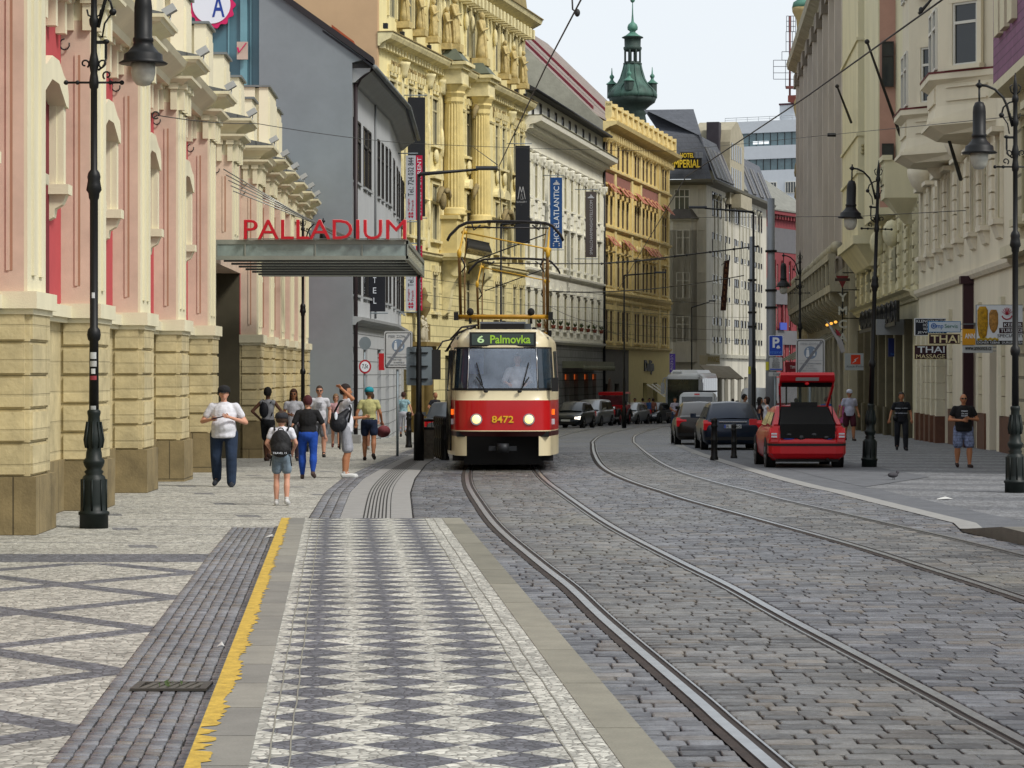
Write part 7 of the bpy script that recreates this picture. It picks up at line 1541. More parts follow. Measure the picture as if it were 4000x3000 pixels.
# ================================================================ street furniture
def bollard_mesh():
    b = MB(); b.lathe([(.095, -.05), (.095, .06), (.075, .1), (.07, .42), (.08, .44), (.08, .48), (.068, .5), (.064, .74), (.078, .76), (.078, .8), (.06, .83), (.075, .88), (.07, .93), (.03, .965)], n=14); return b.mesh('bollard', M_iblk)
BM = bollard_mesh()
def bollard(px, py, label, sc=1, Z=None):
    if Z is None: x, z, g = G(px, py)
    else: x, z, g = X(px, Z), Z, gz(Z)
    o = link('bollard', BM); o.location = (x, z, g); o.scale = (sc,)*3; return tag(o, label, 'bollard', 'black cast-iron bollards')
bollard(2790, 1798, 'thicker black bollard in front of the dark estate car', 1.12); bollard(2867, 1791, 'slimmer black bollard standing before the blue estate car number plate', .95)
bollard(1597, 1749, 'black bollard beside the woman in white trousers', 1.2)
for k in range(6): bollard(1704+k*7, 0, 'black bollard in the close row between litter bin and tram', 1.15, 71-k*.9)
x, z, g = G(1660, 1796); t = thing('litter_bin', 'concrete litter bin with a black rim beside the tram stop post', 'litter bin', (x, z, g)); m = MB(); w = .225
m.ez([(-w, -w), (w, -w), (w, w), (-w, w)], .03, .78, 0, top=[(-w*1.06, -w*1.06), (w*1.06, -w*1.06), (w*1.06, w*1.06), (-w*1.06, w*1.06)]); m.build('body', mat('exposed_concrete', '6e675b', .9, var=.3, vs=9, bump=.5, bs=60), t)
m = MB().box(-.25, .25, -.25, .25, .78, .84); 
for a in (-.18, -.06, .06, .18): m.box(a-.01, a+.01, -.2, -.18, .84, .98)
m.lathe([(.23, .98), (.24, 1.02), (.15, 1.06)], n=14, sq=.9); m.build('lid', M_iblk, t)
bollard(1638, 0, 'black bollard in front of the concrete litter bin', 1.2, z-.5)
# small things on the ground
x, z, g = G(3488, 1876); t = thing('pigeon', 'grey pigeon pecking on the right pavement', 'pigeon', (x, z, g+.004), .6); m = MB(); m.ell((0, 0, .1), (.13, .06, .055)); m.ell((.12, 0, .15), (.035, .03, .035)); m.tube([(.1, 0, .12), (.12, 0, .16)], .03, 6); m.add([(-.1, -.03, .1), (-.1, .03, .1), (-.24, .03, .08), (-.24, -.03, .08)], [(0,1,2,3)]); m.tube([(.02, .02, 0), (.02, .02, .06)], .008, 4); m.tube([(.02, -.02, 0), (.02, -.02, .06)], .008, 4); m.build('body', mat('pigeon_grey', '3c3b40', .8, var=.2), t)
def litter(px, py, s, lab):
    x, z, g = G(px, py); m = MB(); m.add([(-s, -s*.6, .012), (s*.3, -s, .03), (s, .1*s, .015), (.2*s, s*.8, .05), (-s*.7, s*.6, .02)], [(0,1,3),(1,2,3),(0,3,4)]); o = m.build('paper', mat('paper_white', 'c4c4c0', .8, var=.05)); o.location = (x, z, g); tag(o, lab, 'paper')
litter(3690, 1953, .14, 'crumpled white paper lying on the right pavement near the kerb'); litter(1056, 2103, .07, 'scrap of white paper by the far end of the yellow edge'); litter(862, 2533, .03, 'small white scrap in the grey gutter setts')
# ================================================================ overhead wires
M_wire = mat('wire', '22211f', .6, var=0)
def wire(label, pts, r=.012, name='overhead_wire', sag=0, beads=0):
    P = []
    for i in range(len(pts)-1):
        (x0, y0, Z0_), (x1, y1, Z1_) = pts[i], pts[i+1]; a = Vector((X(x0, Z0_), Z0_, H(y0, Z0_))); b = Vector((X(x1, Z1_), Z1_, H(y1, Z1_)))
        for k in range(10): f = k/10; p = a.lerp(b, f); p.z -= sag*4*f*(1-f); P.append(p)
    P.append(b); m = MB(); m.tube(P, r, 5)
    for k in range(beads): f = (k+.5)/beads; p = P[min(int(f*len(P)), len(P)-1)]; m.ell(p, (r*1.8, r*1.8, r*1.8), 6, 4)
    tag(m.build(name, M_wire), label, 'wire', 'overhead wires')
wire('thick black feeder wire rising to the top right corner of the sky', [(3700, -15, 24.3), (3150, 378, 33), (2680, 690, 46.7), (2410, 1140, 113)], .010)
wire('thick black wire dropping from the top of the sky to the tram stop lamp head', [(2290, -40, 24), (2130, 265, 30), (1949, 650, 44.4), (1958, 850, 58)], .009)
arm_light('black street light whose pole rises straight behind the tram pantographs', 1957, 112, 1700, 876, 2068, 868)
wire('thin span wire from the salmon pier hook across to the right', [(612, 450, 45), (1000, 482, 60), (1600, 560, 80), (2640, 590, 110)], .009, sag=.05)
wire('thin span wire anchored on the beige house front by a hook', [(2700, 850, 130), (3350, 845, 90), (3772, 822, 80)], .012)
wire('thin span wire with insulator in front of the ribbed building', [(2620, 590, 115), (3240, 527, 70), (3560, 495, 55), (4005, 450, 45)], .007)
wire('bracket wire reaching from the masts across the ochre building', [(2350, 1030, 108), (2500, 1018, 107), (2960, 962, 105)], .03, beads=12)
wire('lower contact wire crossing in front of the hotel toward the mast', [(2160, 1138, 85), (2400, 1138, 100), (2620, 1120, 120), (2905, 1076, 110)], .022, sag=.03)
wire('contact wire left end bending over the cream-white front', [(2100, 1030, 72), (2350, 1030, 95), (2600, 1012, 108)], .018)
wire('thin stay wire from the tram stop lamp to the ornate yellow front', [(1845, 572, 125), (1945, 645, 63)], .012)
for k, (a, b, c, d, lab) in enumerate(((1650, 1085, 2940, 1190, 'upper'), (1650, 1150, 2940, 1240, 'second'), (1660, 1200, 2940, 1290, 'third'), (1700, 1235, 2900, 1330, 'lowest'), (2110, 1175, 2500, 1330, 'slanting'))): wire('%s thin cross wire between the tram and the hotel' % lab, [(a, b, 80+k*5), ((a+c)/2, (b+d)/2+6, 100), (c, d, 118)], .008, sag=.1)
for (xa, za), xb, lb in (((X(2290, 24), 24.0), 2.6, 'contact wire of the near track passing over the viewer'), ((X(3700, 24.3), 24.3), 6.2, 'contact wire of the far track passing over the viewer')):
    m = MB(); m.tube([(xa, za, H(-40 if xb < 3 else -15, za)), (xb, -14, 5.5)], .009, 5); tag(m.build('overhead_wire', M_wire), lb, 'wire', 'overhead wires')
hk = MB(); Z = 44.9; 
hk.tube([(X(608, Z)+.06*math.cos(a), Z, H(450, Z)+.06*math.sin(a)) for a in np.linspace(0, 5.5, 12)], .015, 5); tag(hk.build('wire_hook', M_wire), 'black iron hook holding the span wire on a salmon pier', 'hook')
m = MB(); p = (X(2255, 45), 45, H(50, 45)); m.ell(p, (.05, .05, .07)); m.tube([p, (p[0]-.08, p[1], p[2]+.06), (p[0]-.09, p[1], p[2]+.3)], .016, 5); tag(m.build('wire_clamp', M_wire), 'wire clamp near the top of the sky left of the tower', 'clamp')
m = MB(); Zc = 62; p = (X(3598, Zc), Zc, H(40, Zc)); m.tube([(X(3590, Zc), Zc, H(55, Zc)), (X(3640, Zc), Zc, H(-5, Zc))], [.05, .03], 6); m.ell(p, (.06, .05, .08)); tag(m.build('wire_clamp', M_wire), 'wire clamp at the top of the view over the beige house', 'clamp')
m = MB(); Zc = 70; m.ex([(-.05, 0), (0, .05), (.05, 0), (0, -.05)], X(3232, Zc), X(3265, Zc)); o = m.build('insulator', M_wire); o.location = (0, Zc, H(527, Zc)); tag(o, 'dark insulator on the thin wire before the ribbed building', 'insulator')
# ================================================================ vehicles (local: front towards -y, z=0 on the ground)
M_cg = mat('car_glass', '10161b', .05, var=.3, vs=1.5, spec=.8); M_tail = mat('tail_red', 'a80f18', .25, var=0, emis=('a80f18', .15)); M_hl = mat('head_glass', 'b9bfc6', .1, var=0); M_plate = mat('plate_white', 'b9bcbc', .5, var=0); M_tyre = mat('tyre', '141415', .9, var=.1); M_rim = mat('rim_silver', '8b8d90', .3, metal=.7, var=.05); M_tan = mat('skin_x', 'a5745a')
def paint(n, c, rough=.3, metal=.2): return mat('paint_'+n, c, rough, metal=metal, var=.04, vs=2, coat=.25, spec=.3)
SH = {  # length, width, height, hood z, belt z, tail z, glasshouse y (base front, roof front, roof rear, base rear) as fractions from the nose
 'hatch': (4.3, 1.76, 1.46, .80, .96, .98, (.24, .43, .86, .97)), 'sedan': (4.6, 1.78, 1.46, .80, .95, 1.02, (.25, .43, .74, .90)), 'wagon': (4.65, 1.80, 1.46, .80, .96, 1.0, (.24, .42, .88, .98)),
 'mpv': (4.6, 1.85, 1.64, .92, 1.02, 1.05, (.17, .38, .92, .985)), 'van': (4.9, 1.9, 1.93, 1.0, 1.12, 1.14, (.10, .26, .975, .995)), 'lift': (4.5, 1.73, 1.40, .80, .94, .99, (.25, .43, .80, .93))}
def car(label, X_, Z_, rz, kind, pm, name='parked_car', cat='car', plate=None, lit=False, open_=False, wagon_plate=None, sc=1, group='cars in the street'):
    L, Wd, Ht, zh, zb, ztail, gh = SH[kind]; w = Wd/2; t = thing(name, label, cat, (X_, Z_, gz(Z_)), rz, group, sc); y = lambda f: -L/2+L*f
    st = [(0, .80, .34, .52, zh-.28), (.015, .88, .24, .45, zh-.14), (.05, .95, .20, .3, zh-.05), (.12, .99, .19, .2, zh), (gh[0], 1.0, .19, .2, zb-.03), (.5, 1.0, .19, .2, zb), (gh[3]-.1, 1.0, .19, .2, ztail-.02), (.94, .985, .2, .2, ztail), (.985, .93, .24, .3, ztail-.05), (1.0, .86, .34, .42, ztail-.20)]
    b = MB(); vs = []; 
    for f, ws, zl, zm, zt in st:
        W_ = w*ws; half = [(0, zl), (W_*.86, zl), (W_*.97, zl+.10), (W_, (zl+zt)/2), (W_*.985, zt-.14), (W_*.93, zt-.035), (W_*.80, zt), (0, zt+.015)]
        ring = half+[(-x, z) for x, z in half[-2:0:-1]]; vs += [(x, y(f), z) for x, z in ring]
    n = 14; fs = [(i*n+k, (i+1)*n+k, (i+1)*n+(k+1)%n, i*n+(k+1)%n) for i in range(len(st)-1) for k in range(n)]+[tuple(range(n)), tuple(range(len(st)*n-1, (len(st)-1)*n-1, -1))]
    b.add(vs, fs, 0, True)
    # glasshouse
    y1, y2, y3, y4 = [y(f) for f in gh]; wb_ = w*.90; wr = w*(.70 if kind != 'van' else .80); zr = Ht
    def gsec(yy, zt, wt, wb2): return [(-wb2, yy[0], zb-.06), (-wt*1.04, yy[1], zt-.07), (-wt*.9, yy[1], zt), (0, yy[1], zt+.03), (wt*.9, yy[1], zt), (wt*1.04, yy[1], zt-.07), (wb2, yy[0], zb-.06)]
    S = [gsec((y1, y1), zb+.02, wb_*.93, wb_*.97), gsec((y1+.02, y2), zr-.02, wr, wb_), gsec(((y2+y3)/2,)*2, zr+.01, wr, wb_)] + ([gsec((y4-.02, y3), zr-.03, wr, wb_), gsec((y4, y4), ztail-.02, wb_*.9, wb_*.93)])
    vs = [p for s in S for p in s]; fs = [(i*7+k, i*7+k+1, (i+1)*7+k+1, (i+1)*7+k) for i in range(len(S)-1) for k in range(6)]; b.add(vs, fs, 0, True)
    b.build('body', pm, t)
    def quad(nm, P, m, off=.006):
        P = [Vector(p) for p in P]; nr = (P[1]-P[0]).cross(P[2]-P[0]).normalized(); c = sum(P, Vector())/len(P)
        if nr.dot(c-Vector((0, 0, .9))) < 0: nr = -nr
        q = MB(); k = len(P); q.add([p+nr*off for p in P]+[p-nr*.004 for p in P], [tuple(range(k)), tuple(range(2*k-1, k-1, -1))]+[(i, k+i, k+(i+1)%k, (i+1)%k) for i in range(k)]); return q.build(nm, m, t)
    lerp = lambda a, b_, f: tuple(a[i]+(b_[i]-a[i])*f for i in range(3))
    A0, A1 = S[0], S[1]; ws = [lerp(A0[1], A1[1], .08), lerp(A0[5], A1[5], .08), lerp(A0[5], A1[5], .93), lerp(A0[1], A1[1], .93)]
    c = lerp(ws[0], ws[1], .5); quad('windscreen', [lerp(c, p, .93) if False else p for p in [lerp(ws[0], ws[1], .05), lerp(ws[0], ws[1], .95), lerp(ws[3], ws[2], .96), lerp(ws[3], ws[2], .04)]], M_cg, .03)
    B3, B4 = S[3], S[4]; rw = [lerp(B4[1], B3[1], .12), lerp(B4[5], B3[5], .12), lerp(B4[5], B3[5], .9), lerp(B4[1], B3[1], .9)]
    if not open_: quad('rear_window', [lerp(rw[0], rw[1], .06), lerp(rw[0], rw[1], .94), lerp(rw[3], rw[2], .95), lerp(rw[3], rw[2], .05)], M_cg, .03)
    for sd in (-1, 1):
        xb, xt = sd*wb_, sd*wr*1.04; zt = zr-.12
        def sp(yy, f): return (xb+(xt-xb)*f*.93, yy, zb-.02+(zt-zb+.02)*f)
        f0, f1 = .08, .93; ya, yb = y1+.42*(y2-y1)+.1, y4-.28*(y4-y3)-.12; ym = (ya+yb)/2+.05
        for a, c_, e, g in ((ya, ym-.04, y2+.06, ym-.04), (ym+.04, yb, ym+.04, y3-.08)):
            if c_-a > .2: quad('side_window', [sp(a, f0), sp(c_, f0), sp(max(min(g, c_+.3), e+.1), f1), sp(e, f1)], M_cg, .022)
        m = MB(); m.box(sd*(w+.02), sd*(w+.2), y1+.32, y1+.42, zb-.0, zb+.14); m.box(sd*(w-.12), sd*(w+.03), y1+.36, y1+.40, zb, zb+.04); m.build('mirror', pm if kind != 'van' else M_blk, t)
        l = MB(); l.ex([(y(.012), zh-.30), (y(.0)-.012, zh-.26), (y(.012)-.01, zh-.15), (y(.05), zh-.10), (y(.09), zh-.10), (y(.07), zh-.24)], sd*w*.58, sd*w*.915); l.build('headlight', mat('head_lit', 'f3f3ff', .2, var=0, emis=('fff2e0', 1.5)) if lit and sd > 0 else M_hl, t)
        tl = MB(); zt2 = ztail; hh = .5 if kind == 'van' else .24
        tl.ex([(y(.992)+.012, zt2-.12-hh), (y(.997)+.012, zt2-.16), (y(.98), zt2-.06), (y(.93), zt2-.08), (y(.94), zt2-.13-hh*.8)], sd*w*.60 if kind != 'van' else sd*w*.78, sd*w*.975); tl.build('tail_light', M_tail, t)
    g = MB(); g.box(-w*.52, w*.52, y(0)-.012, y(.02), zh-.33, zh-.19); g.box(-w*.6, w*.6, y(0)-.008, y(.02), .26, .36); g.build('grille', M_rub, t)
    if plate is not None:
        p = MB(); p.box(-.26, .26, y(0)-.03, y(0)-.015, .40, .51) if plate == 'front' else None
        if plate == 'front': p.build('number_plate', M_plate, t)
    if kind != 'van' and not open_:
        p = MB(); p.box(-w*.92, w*.92, y(.985), y(1.0)+.02, .34, .44); p.build('bumper_trim', M_rub, t)
    if wagon_plate:
        yy = y(1.0)+.03; p = MB(); p.box(-.26, .26, yy-.06, yy, .70, .81); o = p.build('number_plate', M_plate, t); p = MB().box(.21, .258, yy, yy+.003, .705, .805); p.build('band', sb, o)
        q = text(wagon_plate, -.19, .24, .72, .79, -yy-.004, SK, o); q.rotation_euler = (0, 0, PI)
        q = MB().box(-.42, .42, yy-.07, yy-.005, .88, .91); q.build('chrome_strip', M_chr, t)
    for sd in (-1, 1):
        for f in (.19, .80):
            wh = thing_part('wheel', t); wh.location = (sd*(w-.11), y(f), .315); a = MB(); a.lathe([(.315, -.1), (.325, -.06), (.325, .06), (.315, .1)], n=24, sm=False); o = a.build('tyre', M_tyre, wh, T(ry=PI/2)); a = MB(); a.lathe([(.21, .101), (.205, .115), (.05, .108)], n=20, sm=False)
            for k in range(5): an = k*2*PI/5; a.obox((.05*math.cos(an), .05*math.sin(an), .12), (.2*math.cos(an), .2*math.sin(an), .12), .05, .02)
            a.build('rim', M_rim, wh, T(ry=PI/2*sd))
            ar = MB(); ar.add(*disc(sd*(w+.001), y(f), .33, .37, .02, n=26)); ar.build('wheel_arch', M_blk, t)
    return t
P_red = paint('red', 'b00e19', metal=0); P_navy = paint('navy', '1a2536', metal=.4); P_brown = paint('brown', '2a2521', metal=.4); P_white = paint('white', 'b5b8ba', metal=0); P_dark = paint('graphite', '2c3136', metal=.5); P_silver = paint('silver', '8d9194', metal=.6); P_wine = paint('wine', '6a1018'); P_grey = paint('grey', '555a5e', metal=.4)
# red hatchback with its tailgate open
Zc = gdepth(1832)+.9; xr = X(3148, Zc)
rc = car('red hatchback parked with its tailgate wide open and bags in the boot', xr, Zc+2.1-.4, PI-.01, 'lift', P_red, open_=True)
def red_extras(t):
    L, Wd, Ht, *_ = SH['lift']; w = Wd/2; yr = L/2
    m = MB(); m.ez([(-.63, yr-.9), (.63, yr-.9), (.62, yr-.0), (-.62, yr-.0)], 1.0, 1.40, 0, top=[(-.52, yr-1.1), (.52, yr-1.1), (.52, yr-.70), (-.52, yr-.70)]); m.box(-.61, .61, yr-.5, yr+.04, .70, 1.02); m.build('boot_shade', mat('boot_black', '060606', .9, var=0), t)  # solid black block set in for the shade inside the open boot
    m = MB(); m.box(-.6, .6, yr+.014, yr+.03, .60, .665, 0); m.build('sill', M_rub, t)
    m = MB(); [m.ell((-.42+.14*k, yr+.0-.01*(k % 2), .72+.03*(k*7 % 4)), (.11, .05, .06+.015*(k*5 % 3))) for k in range(7)]; m.build('bag', mat('bag_plastic', '17181b', .25, var=.5, vs=14, bump=.8, bs=12), t)
    m = MB(); m.ell((.42, yr+.01, .69), (.14, .03, .03)); m.ell((-.45, yr+.01, .70), (.12, .03, .04)); m.build('blue_cloth', mat('cloth_blue', '0f3a8a', .7, var=.2), t)
    m = MB(); bo = lambda k, q: [(-.865*k, yr-.5), (-.865*k, yr-.12), (-.80*k, yr-.0+q), (-.62*k, yr+.05+q), (0, yr+.075+q), (.62*k, yr+.05+q), (.80*k, yr-.0+q), (.865*k, yr-.12), (.865*k, yr-.5)]; m.ez(bo(.93, -.06), .27, .36, 0, top=bo(1.0, 0)); m.ez(bo(1.0, 0), .36, .53); m.ez(bo(1.0, 0), .585, .62); m.ez(bo(1.0, 0), .62, .70, 0, top=bo(.98, -.05)); m.build('bumper', P_red, t)
    m = MB(); m.ez(bo(1.003, .012), .53, .585); m.build('bumper_strip', M_rub, t)
    for s in (-1, 1):
        m = MB(); m.ez([(s*.60, yr-.3), (s*.865, yr-.35), (s*.83, yr+.02), (s*.66, yr+.06)][::s], .62, .98, 0, top=[(s*.62, yr-.3), (s*.80, yr-.35), (s*.78, yr-.06), (s*.62, yr-.02)][::s]); m.build('rear_wing', P_red, t)
        m = MB(); m.ez([(s*.665, yr+.0), (s*.842, yr-.05), (s*.835, yr+.03), (s*.665, yr+.072)][::s], .70, .95, 0, top=[(s*.665, yr-.0), (s*.80, yr-.05), (s*.795, yr-.02), (s*.66, yr+.02)][::s]); o = m.build('tail_light', M_tail, t)
        m = MB(); m.box(s*.69, s*.82, yr+.05, yr+.066, .72, .76); m.box(s*.69, s*.82, yr+.045, yr+.06, .785, .82); m.build('lens', M_hl, o)
        # D pillars
        m = MB(); m.obox((s*.70, yr-.12, .96), (s*.58, yr-.78, 1.36), .10, .12); m.build('pillar', P_red, t)
    # tailgate, swung up
    hy, hz = yr-.92, 1.40; g = thing_part('tailgate', t)
    ey, ez = yr-.05, 2.10
    def P(s, f, off=0): 
        d = Vector((0, ey-hy, ez-hz)); L_ = d.length; d.normalize(); n = Vector((0, -d.z, d.y)); p = Vector((s, hy, hz))+d*(f*L_)+n*off; return p
    m = MB()
    for s in (-1, 1): m.obox(P(s*.53, 0), P(s*.60, .72), .05, .07)
    m.obox(P(-.53, .0), P(.53, .0), .06, .05)
    m.add([P(-.60, .68, -.03), P(.60, .68, -.03), P(.62, .9, -.05), P(-.62, .9, -.05), P(-.60, .68, .10), P(.60, .68, .10), P(.62, .95, .10), P(-.62, .95, .10)], [(0,3,2,1),(4,5,6,7),(0,1,5,4),(1,2,6,5),(2,3,7,6),(3,0,4,7)])
    m.add([P(-.62, .9, -.05), P(.62, .9, -.05), P(.60, 1.02, .0), P(-.60, 1.02, .0), P(-.62, .9, .10), P(.62, .9, .10), P(.60, 1.02, .08), P(-.60, 1.02, .08)], [(0,3,2,1),(4,5,6,7),(0,1,5,4),(1,2,6,5),(2,3,7,6),(3,0,4,7)]); m.build('shell', P_red, g)
    m = MB(); m.add([P(-.53, .06, .0), P(.53, .06, .0), P(.57, .68, .0), P(-.57, .68, .0)], [(0,1,2,3)]); m.build('glass', mat('hatch_glass', '8a978c', .05, var=.3, vs=3, alpha=.35), g)
    m = MB(); m.add([P(-.56, .70, -.055), P(.56, .70, -.055), P(.57, .86, -.07), P(-.57, .86, -.07)], [(3,2,1,0),(0,1,2,3)]); m.box(-.3, .3, hy+.02, hy+.14, hz+.0, hz+.10); m.build('inner_trim', M_rub, g)
    m = MB(); m.add([P(-.26, .985, -.035), P(.26, .985, -.035), P(.26, .905, -.06), P(-.26, .905, -.06)], [(0,1,2,3),(3,2,1,0)]); m.build('number_plate', M_plate, g)
    m = MB(); m.ell(P(0, .84, -.08), (.05, .03, .035)); m.build('lock', M_tail, g)
    for s in (-1, 1): m = MB(); m.tube([(s*.60, yr-.2, .98), P(s*.58, .42)], .012, 5); m.build('strut', M_iblk, t)
    u = MB(); u.box(-.7, .7, yr-.6, yr-.08, .17, .35); u.tube([(-.45, yr-.1, .22), (-.45, yr+.05, .22)], .035, 8); u.build('underbody', M_blk, t)
red_extras(rc)
Z = 79.; car('dark blue estate car seen from behind between red hatchback and black bollards', X(2865, Z), Z+2.3, PI-.01, 'wagon', P_navy, wagon_plate='R 2660')
Z = 89.; car('dark brown car with red tail light, half hidden left of the blue estate car', X(2748, Z)-.0, Z+2.3, PI-.02, 'sedan', P_brown, wagon_plate=None)
Z = 121.; v = car('white van with dark rear window parked in front of the coach', X(2743, Z), Z+2.4, PI-.10, 'van', P_white, 'parked_van', 'van')
m = MB(); m.box(-.9, .9, 0, .05, 1.98, 2.02); 
for y_ in (-1, .6, 2.0): m.box(-.85, .85, y_, y_+.05, 1.96, 2.02)
m.build('roof_rack', M_iblk, v); MB().box(-.12, .12, 2.42, 2.45, 1.84, 1.9).build('brake_light', M_tail, v)
def rowcar(px, py, label, kind, pm, rz=-.2, lit=False, sc=1):
    Z_ = gdepth(py); return car(label, X(px, Z_), Z_+1.5, rz, kind, pm, plate='front', lit=lit, sc=sc)
rowcar(2244, 1672, 'dark saloon with one lit headlight, first of the far row beside the tram', 'hatch', P_dark, -.24, True, 1.02)
rowcar(2318, 1665, 'tall silver people carrier, second in the far row', 'mpv', P_silver, -.27)
rowcar(2468, 1657, 'silver saloon between the old red car and the last dark car', 'sedan', P_silver, -.30)
rowcar(2556, 1655, 'black car with bright grille at the end of the far row', 'hatch', P_dark, -.32)
rowcar(2622, 1652, 'pale car with lit headlight behind the crossing man', 'hatch', P_silver, -.1, True, .9)
Z_ = 93; car('grey car behind the iron bollards, mostly hidden by the tram', X(1760, Z_), Z_, PI, 'hatch', P_grey)
Z_ = 190; car('distant white delivery van behind the two women and the masts', X(2955, Z_), Z_, -.1, 'van', P_white, 'delivery_van', 'van', sc=1.3)
# vintage open tourer
def oldcar():
    Z_ = gdepth(1660); t = thing('vintage_car', 'vintage red and black open tourer with a red canopy roof', 'car', (X(2395, Z_), Z_+1.5, gz(Z_)), -.25, 'cars in the street', 1.12)
    b = MB(); b.ez([(-.4, -1.7), (.4, -1.7), (.6, -.4), (-.6, -.4)], .55, 1.1); b.ez([(-.7, -.4), (.7, -.4), (.75, 1.7), (-.75, 1.7)], .45, 1.15); b.build('body', P_red, t)
    f = MB()
    for s in (-1, 1): f.tube([(s*.72, -2.1, .45), (s*.72, -1.85, .82), (s*.72, -1.45, .85), (s*.72, -.9, .5), (s*.74, .6, .45), (s*.74, 1.0, .8), (s*.74, 1.5, .82), (s*.74, 1.9, .5)], .13, 8)
    f.build('mudguard', M_iblk, t); g = MB(); g.box(-.42, .42, -1.82, -1.7, .5, 1.12); g.build('radiator', M_iblk, t)
    for s in (-1, 1): l = MB(); l.ell((s*.5, -1.9, .95), (.13, .1, .13)); l.build('headlight', M_chr, t)
    g = MB().box(-.85, .85, -2.15, -2.08, .38, .5); g.build('bumper', M_chr, t)
    r = MB(); r.ez([(-.75, -.3), (.75, -.3), (.78, 1.7), (-.78, 1.7)], 1.82, 1.92, 0, top=[(-.7, -.2), (.7, -.2), (.72, 1.6), (-.72, 1.6)]); r.box(-.76, .76, -.32, -.28, 1.72, 1.9)
    r.build('canopy', P_red, t); p = MB()
    for s in (-1, 1):
        for y_ in (-.28, .7, 1.6): p.box(s*.72-.02, s*.72+.02, y_, y_+.04, 1.1, 1.84)
    p.build('roof_post', M_chr, t); w = MB().box(-.68, .68, -.32, -.30, 1.15, 1.68); w.build('windscreen', mat('old_glass', '5a3034', .1, var=.3, vs=3), t)
    s_ = MB(); s_.box(-.6, .6, .1, .35, 1.0, 1.35); s_.box(-.6, .6, 1.0, 1.25, 1.0, 1.35); s_.build('seat', M_iblk, t)
    for s in (-1, 1):
        for y_ in (-1.45, 1.25): o = thing_part('wheel', t); o.location = (s*.75, y_, .38); a = MB(); a.lathe([(.38, -.06), (.38, .06)], n=24, sm=False); a.build('tyre', M_tyre, o, T(ry=PI/2)); a = MB(); a.lathe([(.26, .061), (.05, .09)], n=16); a.build('rim', P_wine, o, T(ry=PI/2*s))
oldcar()
# coach
def coach():
    Z_ = 188; t = thing('coach', 'white touring coach with wide dark windscreen behind the parked van', 'coach', (X(2668, Z_), Z_, gz(Z_)), -.18); w = 1.27; L = 12.
    b = MB(); S = [(0, .93, .3, 3.3, 0), (.12, 1, .28, 3.45, .1), (.9, 1, .28, 3.6, 0), (11.7, 1, .28, 3.6, 0), (12, .96, .35, 3.45, 0)]; vs = []
    for y_, ws, zl, zt, _ in S: W_ = w*ws; h = [(0, zl), (W_*.95, zl), (W_, zl+.2), (W_, 1.6), (W_*.99, zt-.35), (W_*.9, zt-.08), (W_*.7, zt), (0, zt+.02)]; vs += [(x, y_, z) for x, z in h+[(-x, z) for x, z in h[-2:0:-1]]]
    n = 14; b.add(vs, [(i*n+k, (i+1)*n+k, (i+1)*n+(k+1)%n, i*n+(k+1)%n) for i in range(4) for k in range(n)]+[tuple(range(n)), tuple(range(5*n-1, 4*n-1, -1))], 0, True); b.build('body', paint('coach', 'cdd0d0', .3, 0), t)
    r = MB(); r.ez([(-1, .8), (1, .8), (1, 10), (-1, 10)], 3.58, 3.82, 0, top=[(-.85, 1.2), (.85, 1.2), (.85, 9.5), (-.85, 9.5)]); r.box(-.8, -.2, .4, .9, 3.5, 3.7); r.build('air_conditioner', paint('coach', 'cdd0d0'), t)
    g = MB(); g.box(-1.12, 1.12, -.03, .2, 1.15, 3.15); g.build('windscreen', mat('coach_glass', '2a332c', .08, var=.7, vs=.9, spec=.7), t)
    MB().box(.05, 1.05, -.03, -.024, 1.5, 3.05).build('reflection_pane', mat('coach_pane', '5f7d80', .1, var=.4, vs=1), t) if False else None
    for s in (-1, 1):
        for k in range(7): MB().box(s*1.262, s*1.275, 1.2+k*1.5, 2.6+k*1.5, 1.75, 3.2).build('side_window', mat('coach_side', '3a3c40', .08, var=.6, vs=1.6), t)
        m = MB(); m.tube([(s*1.1, .0, 3.3), (s*1.35, -.5, 3.2), (s*1.4, -.5, 2.9)], .04, 6); m.box(s*1.28, s*1.52, -.6, -.42, 2.1, 2.9); m.build('mirror', P_white, t)
        l = MB(); l.ell((s*.95, -.02, .75), (.2, .06, .12)); l.build('headlight', M_hl, t)
        for y_ in (2.6, 9.0): wh = MB(); wh.add(*disc(s*1.15, y_, .48, .48, .3)); wh.build('wheel', M_tyre, t)
    MB().box(-1.1, 1.1, -.03, .0, .4, .62).build('bumper', M_blk, t)
coach()
# ================================================================ people
SKIN = {'fair': mat('skin_fair', 'c08e76', .6, var=.06), 'tan': mat('skin_tan', 'a5704f', .6, var=.06), 'brown': mat('skin_brown', '5c3a28', .6, var=.06)}
def cloth(c, **k): return mat('cloth_'+c, c, .9, var=k.get('var', .2), vs=k.get('vs', 9), bump=.8, bs=k.get('bs', 8))
def remesh(mb, vox, name, m, parent, M=None, mats=None):
    me = mb.mesh(name, m); ob = bpy.data.objects.new('tmp', me); COL.objects.link(ob)
    r = ob.modifiers.new('r', 'REMESH'); r.mode = 'VOXEL'; r.voxel_size = vox; r.use_smooth_shade = True; s = ob.modifiers.new('s', 'SMOOTH'); s.iterations = 3; s.factor = .5
    dg = bpy.context.evaluated_depsgraph_get(); out = bpy.data.meshes.new_from_object(ob.evaluated_get(dg)); bpy.data.objects.remove(ob); bpy.data.meshes.remove(me)
    out.name = name; out.materials.clear(); out.materials.append(m); return link(name, out, parent, M)
